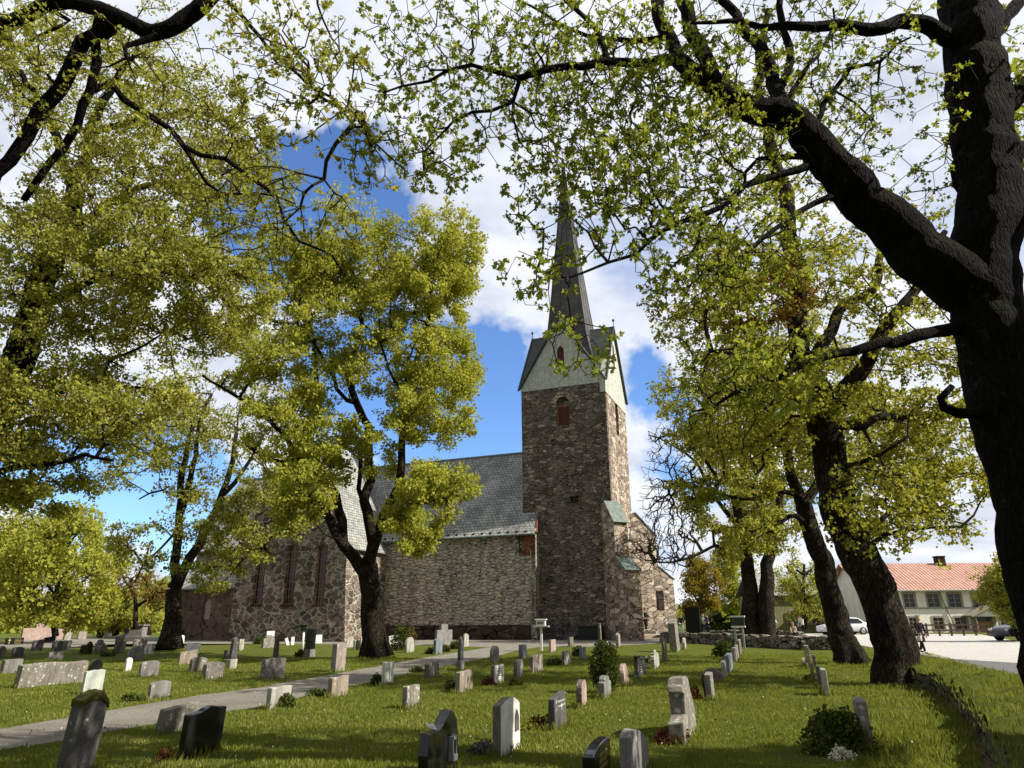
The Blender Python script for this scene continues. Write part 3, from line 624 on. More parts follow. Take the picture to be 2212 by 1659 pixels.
# --- low chapel to the left
CY = -4.0; CL_ = cl(352, 1385, 1, CY).x; ce = cl(450, 1268, 1, CY-.3).z; cw = cl(443, 1340, 1, CY); cw1 = cl(443, 1292, 1, CY)
hp = arch_poly(cw.x, cw.z, cw1.z, .48)
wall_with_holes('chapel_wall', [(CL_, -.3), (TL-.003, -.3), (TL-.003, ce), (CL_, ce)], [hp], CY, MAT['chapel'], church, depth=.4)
mb = MB(); mb.box(CL_, CL_+.5, CY+.41, 5, -.3, ce); mb.box(CL_+.01, TL-.01, CY+.42, CY+.5, -.3, ce-.02); mb.build('chapel_side_wall', MAT['chapel'], church)
win_fill('window', hp, CY+.22, 'xz', MAT['stained'], .1, bars=[((cw.x-.45, cw.z+.5*i), (cw.x+.45, cw.z+.5*i), .03) for i in (1, 2, 3)])
uvfaces('chapel_roof', [[(CL_-.3, CY-.35, ce-.1), (TL-.01, CY-.35, ce-.1), (TL-.01, CY+4.4, ce+3.0), (CL_-.3, CY+4.4, ce+3.0)], [(CL_-.3, CY+9.2, ce-.1), (TL-.01, CY+9.2, ce-.1), (TL-.01, CY+4.4, ce+3.0), (CL_-.3, CY+4.4, ce+3.0)]], MAT['slate'], church, .12)
# ================================================================ trees
def catmull(P, R, step):
    """P list of Vector, R radii -> resampled"""
    out, rr = [], []
    n = len(P)
    for i in range(n-1):
        p0, p1, p2, p3 = P[max(i-1, 0)], P[i], P[i+1], P[min(i+2, n-1)]
        k = max(1, int((p2-p1).length/step))
        for j in range(k):
            t = j/k; t2, t3 = t*t, t*t*t
            out.append(0.5*((2*p1)+(p2-p0)*t+(2*p0-5*p1+4*p2-p3)*t2+(3*p1-p0-3*p2+p3)*t3)); rr.append(R[i]+(R[i+1]-R[i])*t)
    out.append(P[-1]); rr.append(R[-1]); return out, rr
class Tree:
    def __init__(s, Y, seed=1, step=.35):
        s.Y = Y; s.p = []; s.par = []; s.r = []; s.thick = []; s.rng = np.random.default_rng(seed); s.step = step; s.limbs = []; s.L = []
    def sc(s, v, Y=None):                      # metres per picture unit at this distance
        Y = Y or s.Y; d = ray(1106, v); return (Y/d.y)*1.0/F
    def limb(s, pts, r0, r1, dY=0.0, rough=.03, attach=True, base=False, minr=.0):
        """pts in picture units, radii in picture units; dY: how far the limb's end leans away from the camera"""
        n = len(pts); P = []; R = []
        L = [0]
        for a, b in zip(pts, pts[1:]): L.append(L[-1]+math.hypot(a[0]-b[0], a[1]-b[1]))
        Y0 = s.Y; at_i = None
        P0 = at(pts[0][0], pts[0][1], s.Y)
        if attach and s.p:
            A = np.array([tuple(q) for q in s.p]);
            uv = np.array([pr(q) for q in s.p]); dd = np.hypot(uv[:, 0]-pts[0][0], uv[:, 1]-pts[0][1])
            at_i = int(np.argmin(dd)); Y0 = s.p[at_i][1]
        for (u, v), l in zip(pts, L):
            t = l/L[-1]; Yc = Y0+dY*t**.8; P.append(at(u, v, Yc)); q = P[-1]; zc = (q-CAMP).dot(fw)
            R.append(max(.006, (r0+(r1-r0)*t)*zc/F))
        if at_i is not None and (P[0]-s.p[at_i]).length < 1.0: P[0] = s.p[at_i].copy()
        pts3, rr = catmull(P, R, s.step)
        idx = []
        prev = at_i if at_i is not None else -1
        k0 = 1 if at_i is not None and (pts3[0]-s.p[at_i]).length < 1e-4 else 0
        chainp, chainr = ([s.p[at_i].copy()], [min(rr[0]*1.25, s.r[at_i])]) if at_i is not None else ([], [])
        for i in range(k0, len(pts3)):
            q = pts3[i]; a = rough*(1 if i else 0)*min(1, 4*rr[i]+.3)
            q = q+Vector(s.rng.normal(0, a, 3)) if i < len(pts3) and (i or not base) else q
            s.p.append(q); s.par.append(prev); s.r.append(rr[i]); prev = len(s.p)-1; chainp.append(q); chainr.append(rr[i])
        s.limbs.append((chainp, chainr, base)); return s
    def limb3(s, pts, r0, r1, rough=.03):
        A = np.array([tuple(q) for q in s.p]); i0 = int(np.argmin(np.linalg.norm(A-np.array(pts[0]), axis=1))); P = [s.p[i0].copy()]+[Vector(q) for q in pts[1:]]
        R = [r0+(r1-r0)*k/(len(P)-1) for k in range(len(P))]; pts3, rr = catmull(P, R, .35); prev = i0; cp, cr_ = [pts3[0]], [rr[0]]
        for q, r in zip(pts3[1:], rr[1:]):
            q = q+Vector(s.rng.normal(0, rough, 3)); s.p.append(q); s.par.append(prev); s.r.append(r); prev = len(s.p)-1; cp.append(q); cr_.append(r)
        s.limbs.append((cp, cr_, False))
    def grow(s, A, bf=.35, sag=.0, maxd=1e9, seg=.45, wob=.10):
        """connect every twig tip in A to the nearest wood, balancing detours (minimum spanning tree with path cost)"""
        A = np.asarray(A, float); N = np.array([tuple(q) for q in s.p]); n0 = len(N)
        if not hasattr(s, 'pl'):
            s.pl = np.zeros(n0); s.pl[:] = 0
        pl = list(s.pl)+[0]*(n0-len(s.pl))
        par = list(s.par); best = np.full(len(A), 1e18); bi = np.zeros(len(A), int)
        for c in range(0, n0, 400):
            d = np.linalg.norm(A[:, None]-N[None, c:c+400], axis=2)+bf*np.array(pl[c:c+400])[None]
            j = d.argmin(1); m = d[np.arange(len(A)), j]; k = m < best; best[k] = m[k]; bi[k] = j[k]+c
        alive = np.ones(len(A), bool); s.tips = []
        s.twig = []
        P = [tuple(q) for q in N]
        for _ in range(len(A)):
            bb = np.where(alive, best, 1e18); i = int(bb.argmin())
            if bb[i] > 1e17: break
            alive[i] = False; a = A[i]; k = bi[i]; st = np.array(P[k]); v = a-st; L = np.linalg.norm(v)
            if L > maxd: continue
            m = max(1, int(L/seg)); new = []; prev = k
            bow = s.rng.normal(0, wob, 3)*L
            for j in range(1, m+1):
                t = j/m; q = st+v*t+bow*math.sin(math.pi*t)*.6+(s.rng.normal(0, wob*.35*seg, 3) if j < m else 0)
                q = q-np.array([0, 0, sag*math.sin(math.pi*t)*L])
                P.append(tuple(q)); par.append(prev); pl.append(pl[prev]+L/m); s.r.append(0); prev = len(P)-1; new.append(prev)
            s.tips.append(prev)
            NN = np.array([P[x] for x in new]); d = np.linalg.norm(A[:, None]-NN[None], axis=2)+bf*np.array([pl[x] for x in new])[None]
            j = d.argmin(1); mm = d[np.arange(len(A)), j]; kk = mm < best; best[kk] = mm[kk]; bi[kk] = np.array(new)[j[kk]]
        s.p = [Vector(q) for q in P]; s.par = par; s.pl = np.array(pl); s.ngrown0 = n0; return s
    def wood(s, root, bark_, twigm, rt=.008, ex=2.3, sides=14, flare=True):
        mb = MB()
        for ch, rr, base in s.limbs:
            ch = list(ch); rr = list(rr)
            if max(rr) > .10 and s.Y < 30:                 # finer rings on the thick limbs
                c2, r2 = [], []
                for i in range(len(ch)-1):
                    k = max(1, min(6, int((ch[i+1]-ch[i]).length/(max(rr[i], .08)*.30))))
                    p0, p3 = ch[max(i-1, 0)], ch[min(i+2, len(ch)-1)]
                    for j in range(k):
                        t = j/k; t2, t3 = t*t, t*t*t; c2.append(.5*((2*ch[i])+(ch[i+1]-p0)*t+(2*p0-5*ch[i]+4*ch[i+1]-p3)*t2+(3*ch[i]-p0-3*ch[i+1]+p3)*t3)); r2.append(rr[i]+(rr[i+1]-rr[i])*t)
                ch, rr = c2+[ch[-1]], r2+[rr[-1]]
            n = (int(sides*2.2) if s.Y < 30 else sides) if max(rr) > .12 else (12 if max(rr) > .05 else 6)
            if base and flare:
                for i in range(len(ch)):
                    hgt = ch[i].z-ch[0].z; rr[i] *= 1+.34*math.exp(-hgt/(.8*rr[0]+.15))
            o = len(mb.v); mb.tube(ch, rr, n)
            for vi in range(o, len(mb.v)):      # gnarled outline
                v = Vector(mb.v[vi]); li = min(len(rr)-1, (vi-o)//n); r = rr[li]
                c = ch[min(li, len(ch)-1)]; d = v-c
                if d.length > 1e-6 and r > .03:
                    f = mnoise.noise(v*(.45/max(r, .12)))*.10+mnoise.noise(v*(1.3/max(r, .12)))*.07+mnoise.noise(v*(3.2/max(r, .12)))*.05+mnoise.noise(Vector((v.x*9/max(r, .12), v.y*9/max(r, .12), v.z*2.0/max(r, .12))))*.035
                    if base and flare: f += .28*math.exp(-(v.z-ch[0].z)/(.7*rr[0]+.1))*math.sin(5*math.atan2(d.y, d.x)+s.Y)
                    v = v+d.normalized()*r*f; mb.v[vi] = tuple(v)
        tr = mb.build('trunk', bark_, root, smooth=True)
        n = len(s.p)
        if n > len(s.par): pass
        par = np.array(s.par); g0 = getattr(s, 'ngrown0', n)
        if n > g0:
            acc = np.zeros(n); tipset = np.zeros(n, bool); tipset[list(s.tips)] = True
            kids = np.zeros(n, int)
            for i in range(n-1, g0-1, -1):
                if acc[i] == 0: acc[i] = rt**ex
                if par[i] >= 0: acc[par[i]] += acc[i]
            r = acc**(1/ex); P = np.array([tuple(q) for q in s.p]); c = np.arange(g0, n); pa = par[c]
            d = P[c]-P[pa]; L = np.linalg.norm(d, axis=1); ok = L > 1e-6; c, pa, d, L = c[ok], pa[ok], d[ok], L[ok]
            d /= L[:, None]
            nd = np.zeros((n, 3)); nd[c] = d; dirp = np.where((pa >= g0)[:, None], nd[pa], d)
            def basis(dd):
                ref = np.tile(np.array([.31, .22, .93]), (len(dd), 1)); ref[np.abs((dd*ref[0]).sum(1)) > .9] = [1, 0, 0]
                a = np.cross(dd, ref); a /= np.linalg.norm(a, axis=1)[:, None]; return a, np.cross(dd, a)
            rp = np.minimum(np.where(pa >= g0, r[pa], r[c]*1.3), r[c]*1.35)
            V = []; Q = []; off = 0
            for lo, hi, k in ((0, .014, 3), (.014, .04, 4), (.04, 9, 7)):
                sel = (r[c] >= lo) & (r[c] < hi)
                if not sel.any(): continue
                cc, pp, D = c[sel], pa[sel], d[sel]; a, b = basis(D); DP = dirp[sel]; DP = np.where(((DP*D).sum(1) < .5)[:, None], D, DP); a0, b0 = basis(DP)
                th = np.arange(k)*2*math.pi/k; ct, st = np.cos(th), np.sin(th)
                r1 = P[cc][:, None]+(a[:, None]*ct[None, :, None]+b[:, None]*st[None, :, None])*r[cc][:, None, None]
                r0 = P[pp][:, None]+(a0[:, None]*ct[None, :, None]+b0[:, None]*st[None, :, None])*rp[sel][:, None, None]
                vv = np.concatenate([r0, r1], 1).reshape(-1, 3); m = len(cc); i0 = off+np.arange(m)[:, None]*2*k; j = np.arange(k)[None]; j2 = (np.arange(k)+1)[None] % k
                Q.append(np.stack([i0+j, i0+j2, i0+k+j2, i0+k+j], 2).reshape(-1, 4)); V.append(vv); off += len(vv)
            np_faces('branches', np.concatenate(V), np.concatenate(Q), twigm, root)
        return tr

LEAF4 = np.array([(0, 0), (.42, .45), (0, 1), (-.42, .45)])
LEAF8 = np.array([(0, 0), (.30, .16), (.52, .52), (.24, .55), (0, 1), (-.24, .55), (-.52, .52), (-.30, .16)])
def leaves(name, C, n, spread, size, mat, root, rg, star=False, droop=.3, svar=.48, flatz=.8):
    C = np.repeat(np.asarray(C, float), n, axis=0); L = len(C)
    if L == 0: return
    off = rg.normal(0, 1, (L, 3)); off /= np.maximum(1, np.linalg.norm(off, axis=1)/1.6)[:, None]; off[:, 2] *= flatz; C = C+off*spread
    C[:, 2] -= droop*spread*rg.random(L)
    d = rg.normal(0, 1, (L, 3)); d[:, 2] -= droop; d /= np.linalg.norm(d, axis=1)[:, None]
    r = rg.normal(0, 1, (L, 3)); r[:, 2] *= .5; s_ = np.cross(d, r); s_ /= np.linalg.norm(s_, axis=1)[:, None]
    T = LEAF8 if star else LEAF4; sz = size*(1+svar*rg.normal(0, 1, L)).clip(.4, 2)
    nrm = np.cross(d, s_)
    V = C[:, None]+(s_[:, None]*T[None, :, 0:1]+d[:, None]*T[None, :, 1:2]+nrm[:, None]*(np.abs(T[None, :, 0:1])*.35))*sz[:, None, None]
    return np_mesh(name, V.reshape(-1, 3), len(T), mat, root, rnd=rg.random(L))
KN = 2.0
def wblob(rg, c, r, n, lumps=30, lump=.2):
    def sph(k):
        x = rg.normal(0, 1, (k, 3)); x /= np.linalg.norm(x, axis=1)[:, None]; return x*(rg.random(k)[:, None]**.4)
    q = sph(lumps); return np.array(c)+(q[rg.integers(0, lumps, n)]+sph(n)*lump)*np.array(r)
def blob(rg, u, v, Y, ru, rv, rY, n, lumps=0, lump=.22, shell=.4):
    n = int(n*KN); lumps = int(lumps*1.5)
    """n points in an ellipsoid given by the picture position of its centre, its distance and its size in picture units"""
    c = np.array(at(u, v, Y)); zc = (Vector(c)-CAMP).dot(fw); a, b = ru*zc/F, rv*zc/F
    def sph(k):
        x = rg.normal(0, 1, (k, 3)); x /= np.linalg.norm(x, axis=1)[:, None]; return x*(rg.random(k)[:, None]**(shell))
    if lumps:
        q = sph(lumps); P = q[rg.integers(0, lumps, n)]+sph(n)*lump*(.6+.8*rg.random((n, 1)))
    else: P = sph(n)
    R3, U3 = np.array((1, 0, 0)), np.array((0, 0, 1.))
    return c+P[:, :1]*a*R3+P[:, 2:3]*b*U3+P[:, 1:2]*rY*np.array((0, 1, 0))

# ---- foreground maple on the right, limbs reaching over the lawn
def tree_root(name, base, label, cat='tree', group=None):
    return empty(name, base, 0, label, cat, group)
def rebase(root):                               # meshes are built in world space; hang them on the root without moving them
    for ch in root.children: ch.matrix_parent_inverse = Matrix.Translation(-root.location)
GT = 'old trees in the churchyard'
T = Tree(7.5, 11, .22)
T.limb([(2390, 1745), (2365, 1600), (2325, 1450), (2285, 1300), (2250, 1150), (2212, 1010), (2172, 880), (2140, 720), (2128, 560), (2130, 400), (2122, 280), (2107, 160), (2094, 60), (2086, -80), (2080, -260)], 92, 48, .3, .02, base=True)
T.limb([(2120, 640), (2021, 577), (1933, 491), (1864, 432), (1808, 370), (1753, 306), (1697, 262), (1641, 240), (1586, 218), (1549, 190), (1503, 158), (1461, 134)], 66, 17, -.4)
T.limb([(1461, 134), (1382, 134), (1308, 137), (1223, 147), (1175, 153), (1124, 172)], 11, 7, -.3)
T.limb([(1124, 172), (1064, 155), (1017, 139), (969, 151), (925, 172), (866, 186), (826, 202)], 6, 2, -.3)
T.limb([(1124, 172), (1104, 218), (1060, 238), (1021, 238), (977, 262), (945, 294), (915, 325)], 5, 2, .3)
T.limb([(1558, 190), (1521, 116), (1489, 46), (1475, -30), (1462, -120)], 17, 12, .5)
T.limb([(1461, 134), (1438, 79), (1419, 28), (1405, -50)], 14, 12, .2)
T.limb([(1688, 262), (1679, 199), (1665, 153), (1646, 116), (1628, 88), (1595, 46), (1577, 9), (1521, -15)], 17, 8, .9)
T.limb([(1679, 190), (1706, 134), (1692, 69), (1681, -10), (1660, -90)], 9, 6, .4)
T.limb([(2100, 100), (2035, 79), (2003, 60), (1947, 44), (1910, 60), (1817, 58), (1725, 62), (1651, 60), (1609, 46), (1540, 44), (1493, 51)], 20, 3, -.6)
T.limb([(1780, 340), (1725, 366), (1655, 380), (1609, 407), (1563, 444), (1521, 468), (1470, 481), (1401, 523), (1378, 551), (1317, 565), (1262, 588), (1225, 604), (1160, 585)], 9, 1.5, -.8)
T.limb([(1850, 432), (1790, 430), (1725, 458), (1641, 518), (1604, 555), (1558, 592), (1521, 583), (1489, 551)], 8, 2, -.9)
T.limb([(1770, 340), (1715, 338), (1641, 342), (1614, 366), (1595, 393), (1570, 430)], 8, 2, .5)
T.limb([(1753, 290), (1780, 222), (1822, 171), (1836, 148), (1901, 134), (1938, 93), (1965, 79)], 7, 2, .6)
T.limb([(1700, 240), (1725, 176), (1762, 125), (1794, 69), (1800, 20)], 6, 2, .8)
T.limb([(2060, 712), (1980, 725), (1910, 743), (1841, 757), (1771, 775), (1716, 794), (1678, 812), (1651, 831), (1586, 850), (1540, 873), (1493, 887)], 15, 2, -.9)
T.limb([(2098, 900), (2066, 896), (2044, 880), (2032, 862), (2062, 832)], 13, 6, -.3)
T.limb([(2125, 110), (2152, 60), (2182, 22), (2225, -15)], 18, 12, .2)
T.limb([(2150, 250), (2190, 205), (2240, 170)], 26, 20, .2)
T.limb([(2130, 380), (2200, 330), (2260, 300)], 22, 16, .3)
T.limb([(1318, 137), (1290, 60), (1240, 20), (1200, -20)], 7, 4, .5)
T.limb([(1440, 76), (1330, 90), (1240, 66), (1180, 30), (1120, 0)], 7, 2, .9)
tp_ = T.limbs[0][0][-1]
T.limb3([tuple(tp_), (tp_.x, 5.0, 12.6), (5.8, 1.5, 12.0), (4.5, -3, 10.8), (2.5, -6.5, 9.5)], .3, .08)
T.limb3([(6.6, 7.5, 6.0), (8.4, 6.4, 6.6), (10.2, 5.2, 7.2), (11.8, 4.0, 7.0)], .16, .05)
T.limb3([(5.8, 1.5, 12.0), (7.5, -1.5, 11.0), (8.5, -4.5, 9.8)], .14, .05); T.limb3([(5.5, 0, 11.7), (3.0, -1.5, 10.2), (1.0, -3.5, 9)], .12, .05)
rg = T.rng
pts = np.concatenate([
    blob(rg, 1000, 160, 7.0, 260, 190, 1.3, 330), blob(rg, 1300, 130, 7.3, 260, 200, 1.6, 430), blob(rg, 1500, 300, 7.4, 230, 220, 1.5, 380),
    blob(rg, 1300, 420, 6.9, 230, 150, 1.0, 230), blob(rg, 1720, 130, 8.0, 280, 180, 1.6, 330), blob(rg, 1900, 300, 8.2, 170, 200, 1.5, 130),
    blob(rg, 1560, 560, 6.6, 200, 140, .9, 190), blob(rg, 1170, 600, 6.5, 110, 70, .5, 34), blob(rg, 1250, 740, 6.4, 90, 90, .5, 20), blob(rg, 1640, 800, 6.6, 180, 100, .7, 110), blob(rg, 1350, 300, 7.2, 260, 160, 1.2, 200), blob(rg, 950, 350, 6.8, 110, 60, .6, 60), blob(rg, 2160, 250, 8.2, 90, 260, 1.2, 120)])
pts = np.concatenate([pts, wblob(rg, (5.5, -2.5, 9.5), (6.5, 5.5, 3.8), 1500, 60), wblob(rg, (1.0, -7.0, 8.0), (5, 4, 3.0), 800, 30), wblob(rg, (10.2, 5.0, 6.4), (2.8, 3.2, 2.8), 900, 40)])  # unseen crown added behind the viewer and right of the trunk, blocks sky and sun
T.grow(pts, .30, .02, seg=.20, wob=.16)
T.grow_more = None
rt = tree_root('maple_tree', T.limbs[0][0][0], 'huge dark mossy tree at the right edge with a heavy limb across the sky', group=GT)
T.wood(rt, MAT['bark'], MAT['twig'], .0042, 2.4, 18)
tips = np.array([tuple(T.p[i]) for i in T.tips]); sel = rg.random(len(tips)) < .62; bh = (tips[:, 1] < 3.2) | (tips[:, 0] > 7.4)
leaves('crown', tips[sel & ~bh], 12, .032, .042, MAT['leaf_near'], rt, rg, star=True, droop=.5); leaves('unseen_shade_crown', tips[bh], 22, .16, .10, MAT['leaf_near'], rt, rg, star=True, droop=.3)
rebase(rt)

# ---- overhead limbs at the top left: trunk outside the frame
T = Tree(6.0, 5, .2)
T.limb([(-700, 1900), (-620, 1500), (-520, 1100), (-420, 750), (-320, 480), (-200, 250), (-100, 130), (0, 55)], 90, 26, 1.0, base=True)
T.limb([(0, 55), (56, 32), (90, 12), (140, 3), (194, 18), (258, 45), (322, 62), (365, 62), (408, 39), (438, 9), (470, -25)], 14, 18, -.3)
T.limb([(365, 60), (345, 75), (300, 92), (275, 100), (272, 125)], 10, 4, -.1)
T.limb([(260, 62), (215, 73), (180, 99), (159, 146), (125, 193), (86, 241), (52, 292), (21, 344), (-20, 400)], 17, 13, .8)
T.limb([(215, 40), (204, 80), (202, 129), (193, 193), (163, 266), (129, 322), (86, 387), (50, 430)], 11, 7, 1.0)
T.limb([(195, 190), (241, 181), (267, 215), (310, 241), (370, 279), (400, 318), (434, 335), (486, 344), (537, 383), (576, 408), (598, 430), (617, 479), (645, 518), (677, 534), (717, 550), (740, 590)], 8, 2, 1.3)
T.limb([(400, 318), (430, 370), (480, 416), (560, 418), (640, 440)], 4, 1.5, .5)
T.limb([(470, -25), (500, 15), (549, 63), (580, 103), (616, 139), (668, 182), (715, 210), (763, 266), (802, 305), (842, 341), (880, 372)], 5, 1.5, -.6)
T.limb([(470, -25), (560, -60), (670, -40), (688, 10), (695, 40), (715, 83), (731, 95), (740, 130)], 5, 1.5, -.4)
T.limb([(120, 60), (150, 45), (130, 60), (70, 80), (40, 110)], 5, 2, .4)
q0 = tuple(at(-260, 360, 6.6)); T.limb3([q0, (-7.6, 4.0, 8.2), (-8.2, 1.0, 9.3), (-7.0, -3, 9.6), (-4.0, -7.5, 9.2)], .26, .08); T.limb3([(-8.2, 1, 9.3), (-9.8, -2, 9.5), (-10.5, -5, 8.5)], .14, .05)
rg = T.rng
pts = np.concatenate([blob(rg, 260, 260, 7.2, 320, 200, 1.2, 280), blob(rg, 560, 480, 7.0, 220, 110, .8, 150), blob(rg, 660, 190, 5.4, 160, 150, .5, 110), blob(rg, 800, 330, 5.2, 90, 80, .4, 36), blob(rg, 600, 60, 5.5, 170, 70, .6, 80), blob(rg, 60, 80, 6.4, 120, 80, .6, 60)])
pts = np.concatenate([pts, wblob(rg, (-7.5, -2.5, 8.5), (6, 5.5, 3.6), 1500, 60), wblob(rg, (-3.0, -8.0, 8.5), (5, 4, 3.0), 700, 30)])  # out-of-view foliage added behind the viewer to block the southern sky light
T.grow(pts, .3, .02, seg=.18, wob=.16)
rt = tree_root('maple_tree', T.limbs[0][0][0], 'tree whose thick black mossy limb hangs into the top left corner', group=GT)
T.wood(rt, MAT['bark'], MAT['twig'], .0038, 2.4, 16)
tips = np.array([tuple(T.p[i]) for i in T.tips]); sel = rg.random(len(tips)) < .6; bh = tips[:, 1] < 3.0
leaves('crown', tips[sel & ~bh], 13, .030, .034, MAT['leaf_olive'], rt, rg, star=True, droop=.5); leaves('unseen_shade_crown', tips[bh], 22, .16, .10, MAT['leaf_olive'], rt, rg, star=True, droop=.3)
rebase(rt)

# ---- the two rough trunks on the right
T = Tree(18.3, 21, .45)
T.limb([(1952, 1500), (1938, 1440), (1928, 1398), (1908, 1316), (1885, 1261), (1860, 1207), (1815, 1104), (1796, 1011), (1776, 919), (1769, 850)], 42, 32, .3, .04, base=True)
T.limb([(1769, 850), (1753, 815), (1729, 757), (1722, 687), (1715, 618), (1712, 549), (1706, 500), (1697, 417), (1678, 370), (1665, 301), (1641, 185), (1646, 116), (1660, 23)], 24, 6, 1.0, .05)
T.limb([(1775, 860), (1808, 873), (1831, 836), (1859, 794), (1887, 757), (1910, 711), (1933, 678), (1970, 632), (2010, 560), (2040, 500)], 20, 6, -1.0, .05)
T.limb([(1762, 800), (1766, 748), (1794, 711), (1813, 674), (1841, 650), (1887, 627), (1901, 572), (1905, 520), (1915, 440)], 14, 5, 1.5, .05)
T.limb([(1800, 930), (1831, 919), (1864, 919), (1910, 896), (1956, 900), (2026, 896), (2080, 905)], 11, 5, 1.8, .05)
T.limb([(1845, 1155), (1880, 1140), (1920, 1110), (1945, 1090), (2002, 1062), (2070, 1030)], 7, 3, 1.5, .05)
T.limb([(1880, 1200), (1910, 1155), (1956, 1146), (2072, 1137)], 5, 3, -1.0, .05)
T.limb([(1797, 1020), (1850, 1005), (1900, 985), (1960, 940)], 6, 3, -1.8, .05)
T.limb([(1772, 900), (1720, 860), (1660, 820), (1600, 770), (1540, 760)], 8, 3, -2.0, .05)
T.limb([(1715, 600), (1660, 560), (1600, 520), (1540, 500)], 7, 3, -1.2, .05)
rg = T.rng
pts = np.concatenate([blob(rg, 1560, 640, 17.5, 190, 130, 3, 330, 30), blob(rg, 1700, 560, 18, 250, 150, 3, 300, 24), blob(rg, 1880, 640, 19, 200, 170, 3, 300, 26), blob(rg, 1950, 870, 19, 170, 150, 3, 420, 30), blob(rg, 1980, 1060, 19.5, 160, 110, 3, 420, 30), blob(rg, 1640, 820, 18, 200, 150, 3, 420, 34), blob(rg, 1700, 300, 18, 180, 180, 2.5, 120), blob(rg, 1900, 1100, 17.5, 130, 110, 2, 160)])
T.grow(pts, .3, .02, seg=.4, wob=.14)
rt = tree_root('maple_tree', T.limbs[0][0][0], 'broad leaning tree with shaggy brown bark, thick foot beside the mossy wall', group=GT)
T.wood(rt, MAT['bark_mid'], MAT['twig'], .010, 2.4, 20)
tips = np.array([tuple(T.p[i]) for i in T.tips]); uvs = np.array([pr(q) for q in tips]); rust = ((np.hypot(uvs[:, 0]-1400, uvs[:, 1]-610) < 75) | (np.hypot(uvs[:, 0]-1700, uvs[:, 1]-640) < 70) | (np.hypot(uvs[:, 0]-1600, uvs[:, 1]-700) < 40)) & (rg.random(len(tips)) < .7)
leaves('crown', tips[~rust], 10, .08, .078, MAT['leaf'], rt, rg, star=True); leaves('rusty_foliage', tips[rust], 14, .10, .082, MAT['leaf_rust'], rt, rg, star=True)
tr_ = [c for c in T.limbs[0][0] if c.z > 2.5]; sp2 = np.array([tuple(tr_[rg.integers(0, len(tr_))]+Vector((rg.normal(0, .5), -.5+rg.normal(0, .2), rg.normal(0, .3)))) for _ in range(30)])
leaves('sprouts', sp2, 14, .12, .09, MAT['leaf_bright'], rt, rg, star=True)
rebase(rt)

T = Tree(26.5, 22, .5)
T.limb([(1843, 1437), (1836, 1405), (1821, 1370), (1802, 1316), (1788, 1261), (1776, 1220), (1753, 1141), (1740, 1090)], 27, 17, .3, .05, base=True)
T.limb([(1740, 1090), (1716, 1049), (1692, 975), (1675, 930), (1662, 860), (1640, 780), (1625, 700), (1600, 620)], 12, 4, 1.2, .06)
T.limb([(1740, 1090), (1775, 1030), (1800, 960), (1820, 880), (1850, 800)], 11, 4, 1.0, .06)
T.limb([(1735, 1080), (1725, 1072), (1679, 1063), (1632, 1076), (1577, 1072), (1545, 1060)], 6, 2.5, -1.0, .05)
T.limb([(1755, 1150), (1716, 1112), (1688, 1126), (1665, 1146)], 6, 3, -.8, .05)
T.limb([(1700, 990), (1640, 940), (1580, 900), (1530, 880)], 6, 2, 1.5, .06)
rg = T.rng
pts = np.concatenate([blob(rg, 1560, 900, 26.5, 190, 140, 4, 520, 36), blob(rg, 1560, 1060, 26, 110, 60, 2.5, 150, 12), blob(rg, 1760, 880, 27, 180, 200, 4, 420, 30), blob(rg, 1900, 960, 27.5, 170, 150, 4, 320, 24), blob(rg, 1640, 1150, 26, 80, 50, 2, 60), blob(rg, 1600, 740, 27, 170, 120, 3, 220, 18)])
T.grow(pts, .3, .02, seg=.5, wob=.14)
rt = tree_root('maple_tree', T.limbs[0][0][0], 'leaning tree behind the broad shaggy one, at the end of the far wall', group=GT)
T.wood(rt, MAT['bark_mid'], MAT['twig'], .012, 2.4, 16)
leaves('crown', [tuple(T.p[i]) for i in T.tips], 13, .12, .095, MAT['leaf'], rt, rg); rebase(rt)

# ---- lime tree behind the far wall, partly bare
T = Tree(50, 23, .8)
T.limb([(1622, 1386), (1622, 1366), (1622, 1330), (1620, 1295), (1618, 1240), (1608, 1180), (1600, 1130), (1585, 1060), (1560, 990)], 20, 5, .5, .08, base=True)
T.limb([(1655, 1386), (1654, 1366), (1650, 1330), (1650, 1290), (1656, 1245), (1665, 1188), (1678, 1110), (1690, 1030)], 21, 5, -.8, .08, attach=False, base=True)
T.limb([(1616, 1215), (1600, 1193), (1581, 1188), (1540, 1183), (1493, 1200), (1447, 1215), (1415, 1211)], 5, 1.5, -2, .1)
T.limb([(1604, 1150), (1567, 1105), (1545, 1070), (1500, 1050), (1450, 1046)], 6, 1.5, 1.5, .1)
T.limb([(1600, 1130), (1640, 1090), (1660, 1040)], 6, 2, 2, .1)
T.limb([(1550, 1075), (1500, 1000), (1450, 960), (1400, 940)], 4, 1.2, 2, .1)
rg = T.rng
bare = np.concatenate([blob(rg, 1450, 1090, 51, 75, 150, 4, 420), blob(rg, 1400, 1180, 49, 70, 60, 3, 150), blob(rg, 1480, 960, 51, 90, 70, 3, 160)])
lf = np.concatenate([blob(rg, 1600, 1160, 48.5, 60, 45, 3, 130, 10), blob(rg, 1580, 1010, 51, 110, 110, 5, 320, 24), blob(rg, 1680, 1080, 51, 90, 110, 5, 240, 18), blob(rg, 1500, 1100, 50, 50, 80, 4, 80, 10)])
T.grow(np.concatenate([bare, lf]), .3, 0, seg=.8, wob=.16)
rt = tree_root('lime_tree', T.limbs[0][0][0], 'half-bare tree on twin trunks standing behind the far dry-stone wall', group=GT)
T.wood(rt, MAT['bark_far'], MAT['twig'], .018, 2.2, 14, flare=False)
